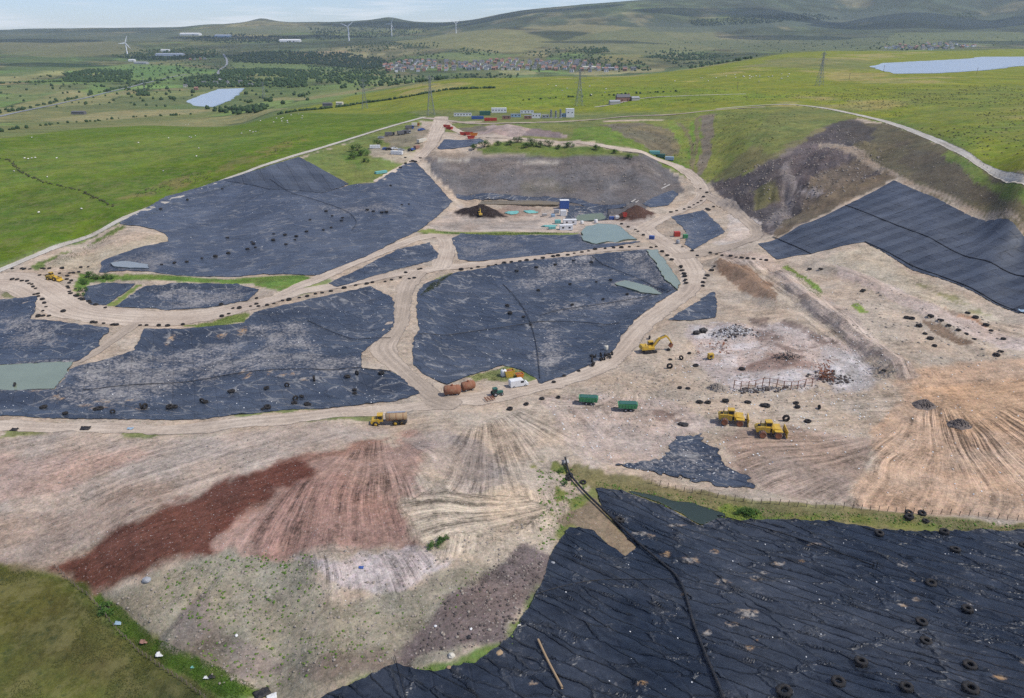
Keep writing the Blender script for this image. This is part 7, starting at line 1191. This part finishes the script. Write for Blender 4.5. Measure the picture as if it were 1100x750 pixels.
for px, py, w, lab in [(660, 112, 12, 'low pale barn left of the farmhouse'), (682, 108, 9, 'low white barn right of the farmhouse')]:
    t = thing('barn', px, py, lab, 'barn', None, .2); MB().box((0, 0, 1.4), (w, 6, 3.4)).build('wall', 'concrete', t); MB().prism([(-3.3, 3.1), (3.3, 3.1), (0, 4.6)], -w / 2 - .2, w / 2 + .2).build('roof', 'grey', t).rotation_euler = (0, 0, math.pi / 2)
# ------------------------------------------------------------------ sheep
b = MB(); b.lathe([(.02, -.6), (.26, -.52), (.34, -.2), (.35, .2), (.28, .5), (.12, .62), (.02, .64)], (0, 0, .62), 'x', 10); b.lathe([(.02, .55), (.12, .62), (.13, .8), (.07, .95), (.02, .97)], (0, 0, .85), 'x', 8, 1)
for x in (-.35, .35):
    for y in (-.16, .16): b.tube((x, y, .45), (x, y, 0), .06, .05, 5, 1)
M['fleece'] = mat('fleece', tuple(lin(222, 216, 204)), .95); SH = b.mesh('sheep', ['fleece', 'slate'])
def flock(pts, label, group, k=1.25):
    for (px, py), label in zip(pts, ranked(pts, label)):
        p = P1(px, py); o = bpy.data.objects.new('sheep', SH); col.objects.link(o); o.location = (p.x, p.y, p.z + .02); o.rotation_euler = (0, 0, random.uniform(0, 6)); o.scale = (k, k, k); tag(o, label, 'sheep', group)
g = lambda cx, cy, sx, sy, n: [(random.gauss(cx, sx), random.gauss(cy, sy)) for _ in range(n)]
flock(Zm(0, 130, .2545, [(1055, 45), (1080, 48), (1068, 50), (800, 70), (808, 73), (825, 65), (830, 152), (840, 118), (785, 18), (795, 17), (105, 160), (120, 163), (135, 160), (150, 158), (240, 160), (200, 240), (165, 390), (345, 375), (585, 95), (712, 75), (60, 215), (1020, 55), (135, 72), (690, 215)]), 'white sheep grazing on the left pasture', 'sheep on the left pasture', 1.15)
flock(g(295, 130, 8, 2, 8) + g(330, 127, 10, 1.5, 5), 'white sheep grazing near the crest of the left pasture', 'sheep at the pasture crest', 1.2); flock(g(800, 83, 18, 2, 14) + g(760, 86, 10, 2, 5) + g(845, 82, 8, 1.5, 6), 'white sheep on the bright pasture left of the tall pylon', 'sheep by the tall pylon', 1.7); flock(g(620, 98, 30, 4, 10), 'white sheep on the middle pasture', 'sheep on the middle pasture', 1.7)
# ------------------------------------------------------------------ clouds whose shadows drift over the far country
m = bpy.data.materials.new('cloud_vapour'); m.use_nodes = True; nt = m.node_tree; nt.nodes.clear(); co_ = nt.nodes.new('ShaderNodeOutputMaterial'); mxs = nt.nodes.new('ShaderNodeMixShader'); df = nt.nodes.new('ShaderNodeBsdfDiffuse'); df.inputs[0].default_value = (.9, .9, .9, 1); tr = nt.nodes.new('ShaderNodeBsdfTransparent'); mxs.inputs[0].default_value = .5
nt.links.new(tr.outputs[0], mxs.inputs[1]); nt.links.new(df.outputs[0], mxs.inputs[2]); nt.links.new(mxs.outputs[0], co_.inputs[0]); M['cloud'] = m
CV_, CF_ = ico(4)
for k, (px, D_, w_, d_) in enumerate([(980, 6600, 1500, 700), (760, 6900, 1300, 500), (1080, 4900, 700, 320), (560, 7600, 1200, 500), (300, 6300, 1300, 420), (40, 5900, 900, 420), (840, 5400, 700, 260), (430, 8300, 1500, 600), (60, 3500, 420, 260), (640, 4750, 500, 180), (1150, 7600, 1400, 500), (200, 4300, 500, 200), (920, 3700, 420, 160)]):
    a, b, c = ray(px, 60); x = float(a / b * D_) + .951 * 1300 / math.tan(SUN_EL); y = D_ - .309 * 1300 / math.tan(SUN_EL); V = CV_.copy(); nrm_ = 1 + .5 * fbm(V[:, 0] * 1.3 + k * 7, V[:, 1] * 1.3 + V[:, 2], .7, 4, k); V = V * nrm_[:, None]; V[:, 2] = np.maximum(V[:, 2], -.25) * 110; V[:, 0] *= w_ * .62; V[:, 1] *= d_ * .62
    o = link('cloud', np_mesh('cloud', V, CF_), None, 'cloud'); o.location = (x, y, 1300); tag(o, 'white cumulus cloud drifting over the far hills', 'cloud', 'clouds above the far hills')
# ------------------------------------------------------------------ air
def haze_box():
    x1 = KX * (13500 + Y0) * 1.12 + 200; y0_, y1_ = -400.0, 13700.0; z0, z1 = float(GZ.min()) - 3, max(float(GZ.max()) + 15, CAM_H + 60)
    V = [(sx * x1, yy, zz) for zz in (z0, z1) for yy in (y0_, y1_) for sx in (-1, 1)]
    me = np_mesh('haze', V, [[0, 2, 3, 1], [4, 5, 7, 6], [0, 1, 5, 4], [2, 6, 7, 3], [0, 4, 6, 2], [1, 3, 7, 5]], False)
    m = bpy.data.materials.new('haze_air'); m.use_nodes = True; nt = m.node_tree; nt.nodes.clear(); out = nt.nodes.new('ShaderNodeOutputMaterial'); pv = nt.nodes.new('ShaderNodeVolumePrincipled')
    pv.inputs['Color'].default_value = (.72, .86, 1.0, 1); pv.inputs['Density'].default_value = HAZE_DENSITY; pv.inputs['Anisotropy'].default_value = .2
    nt.links.new(pv.outputs[0], out.inputs['Volume']); me.materials.append(m); o = link('haze', me); o['kind'] = 'stuff'
HAZE_DENSITY = 3.3e-5
haze_box()
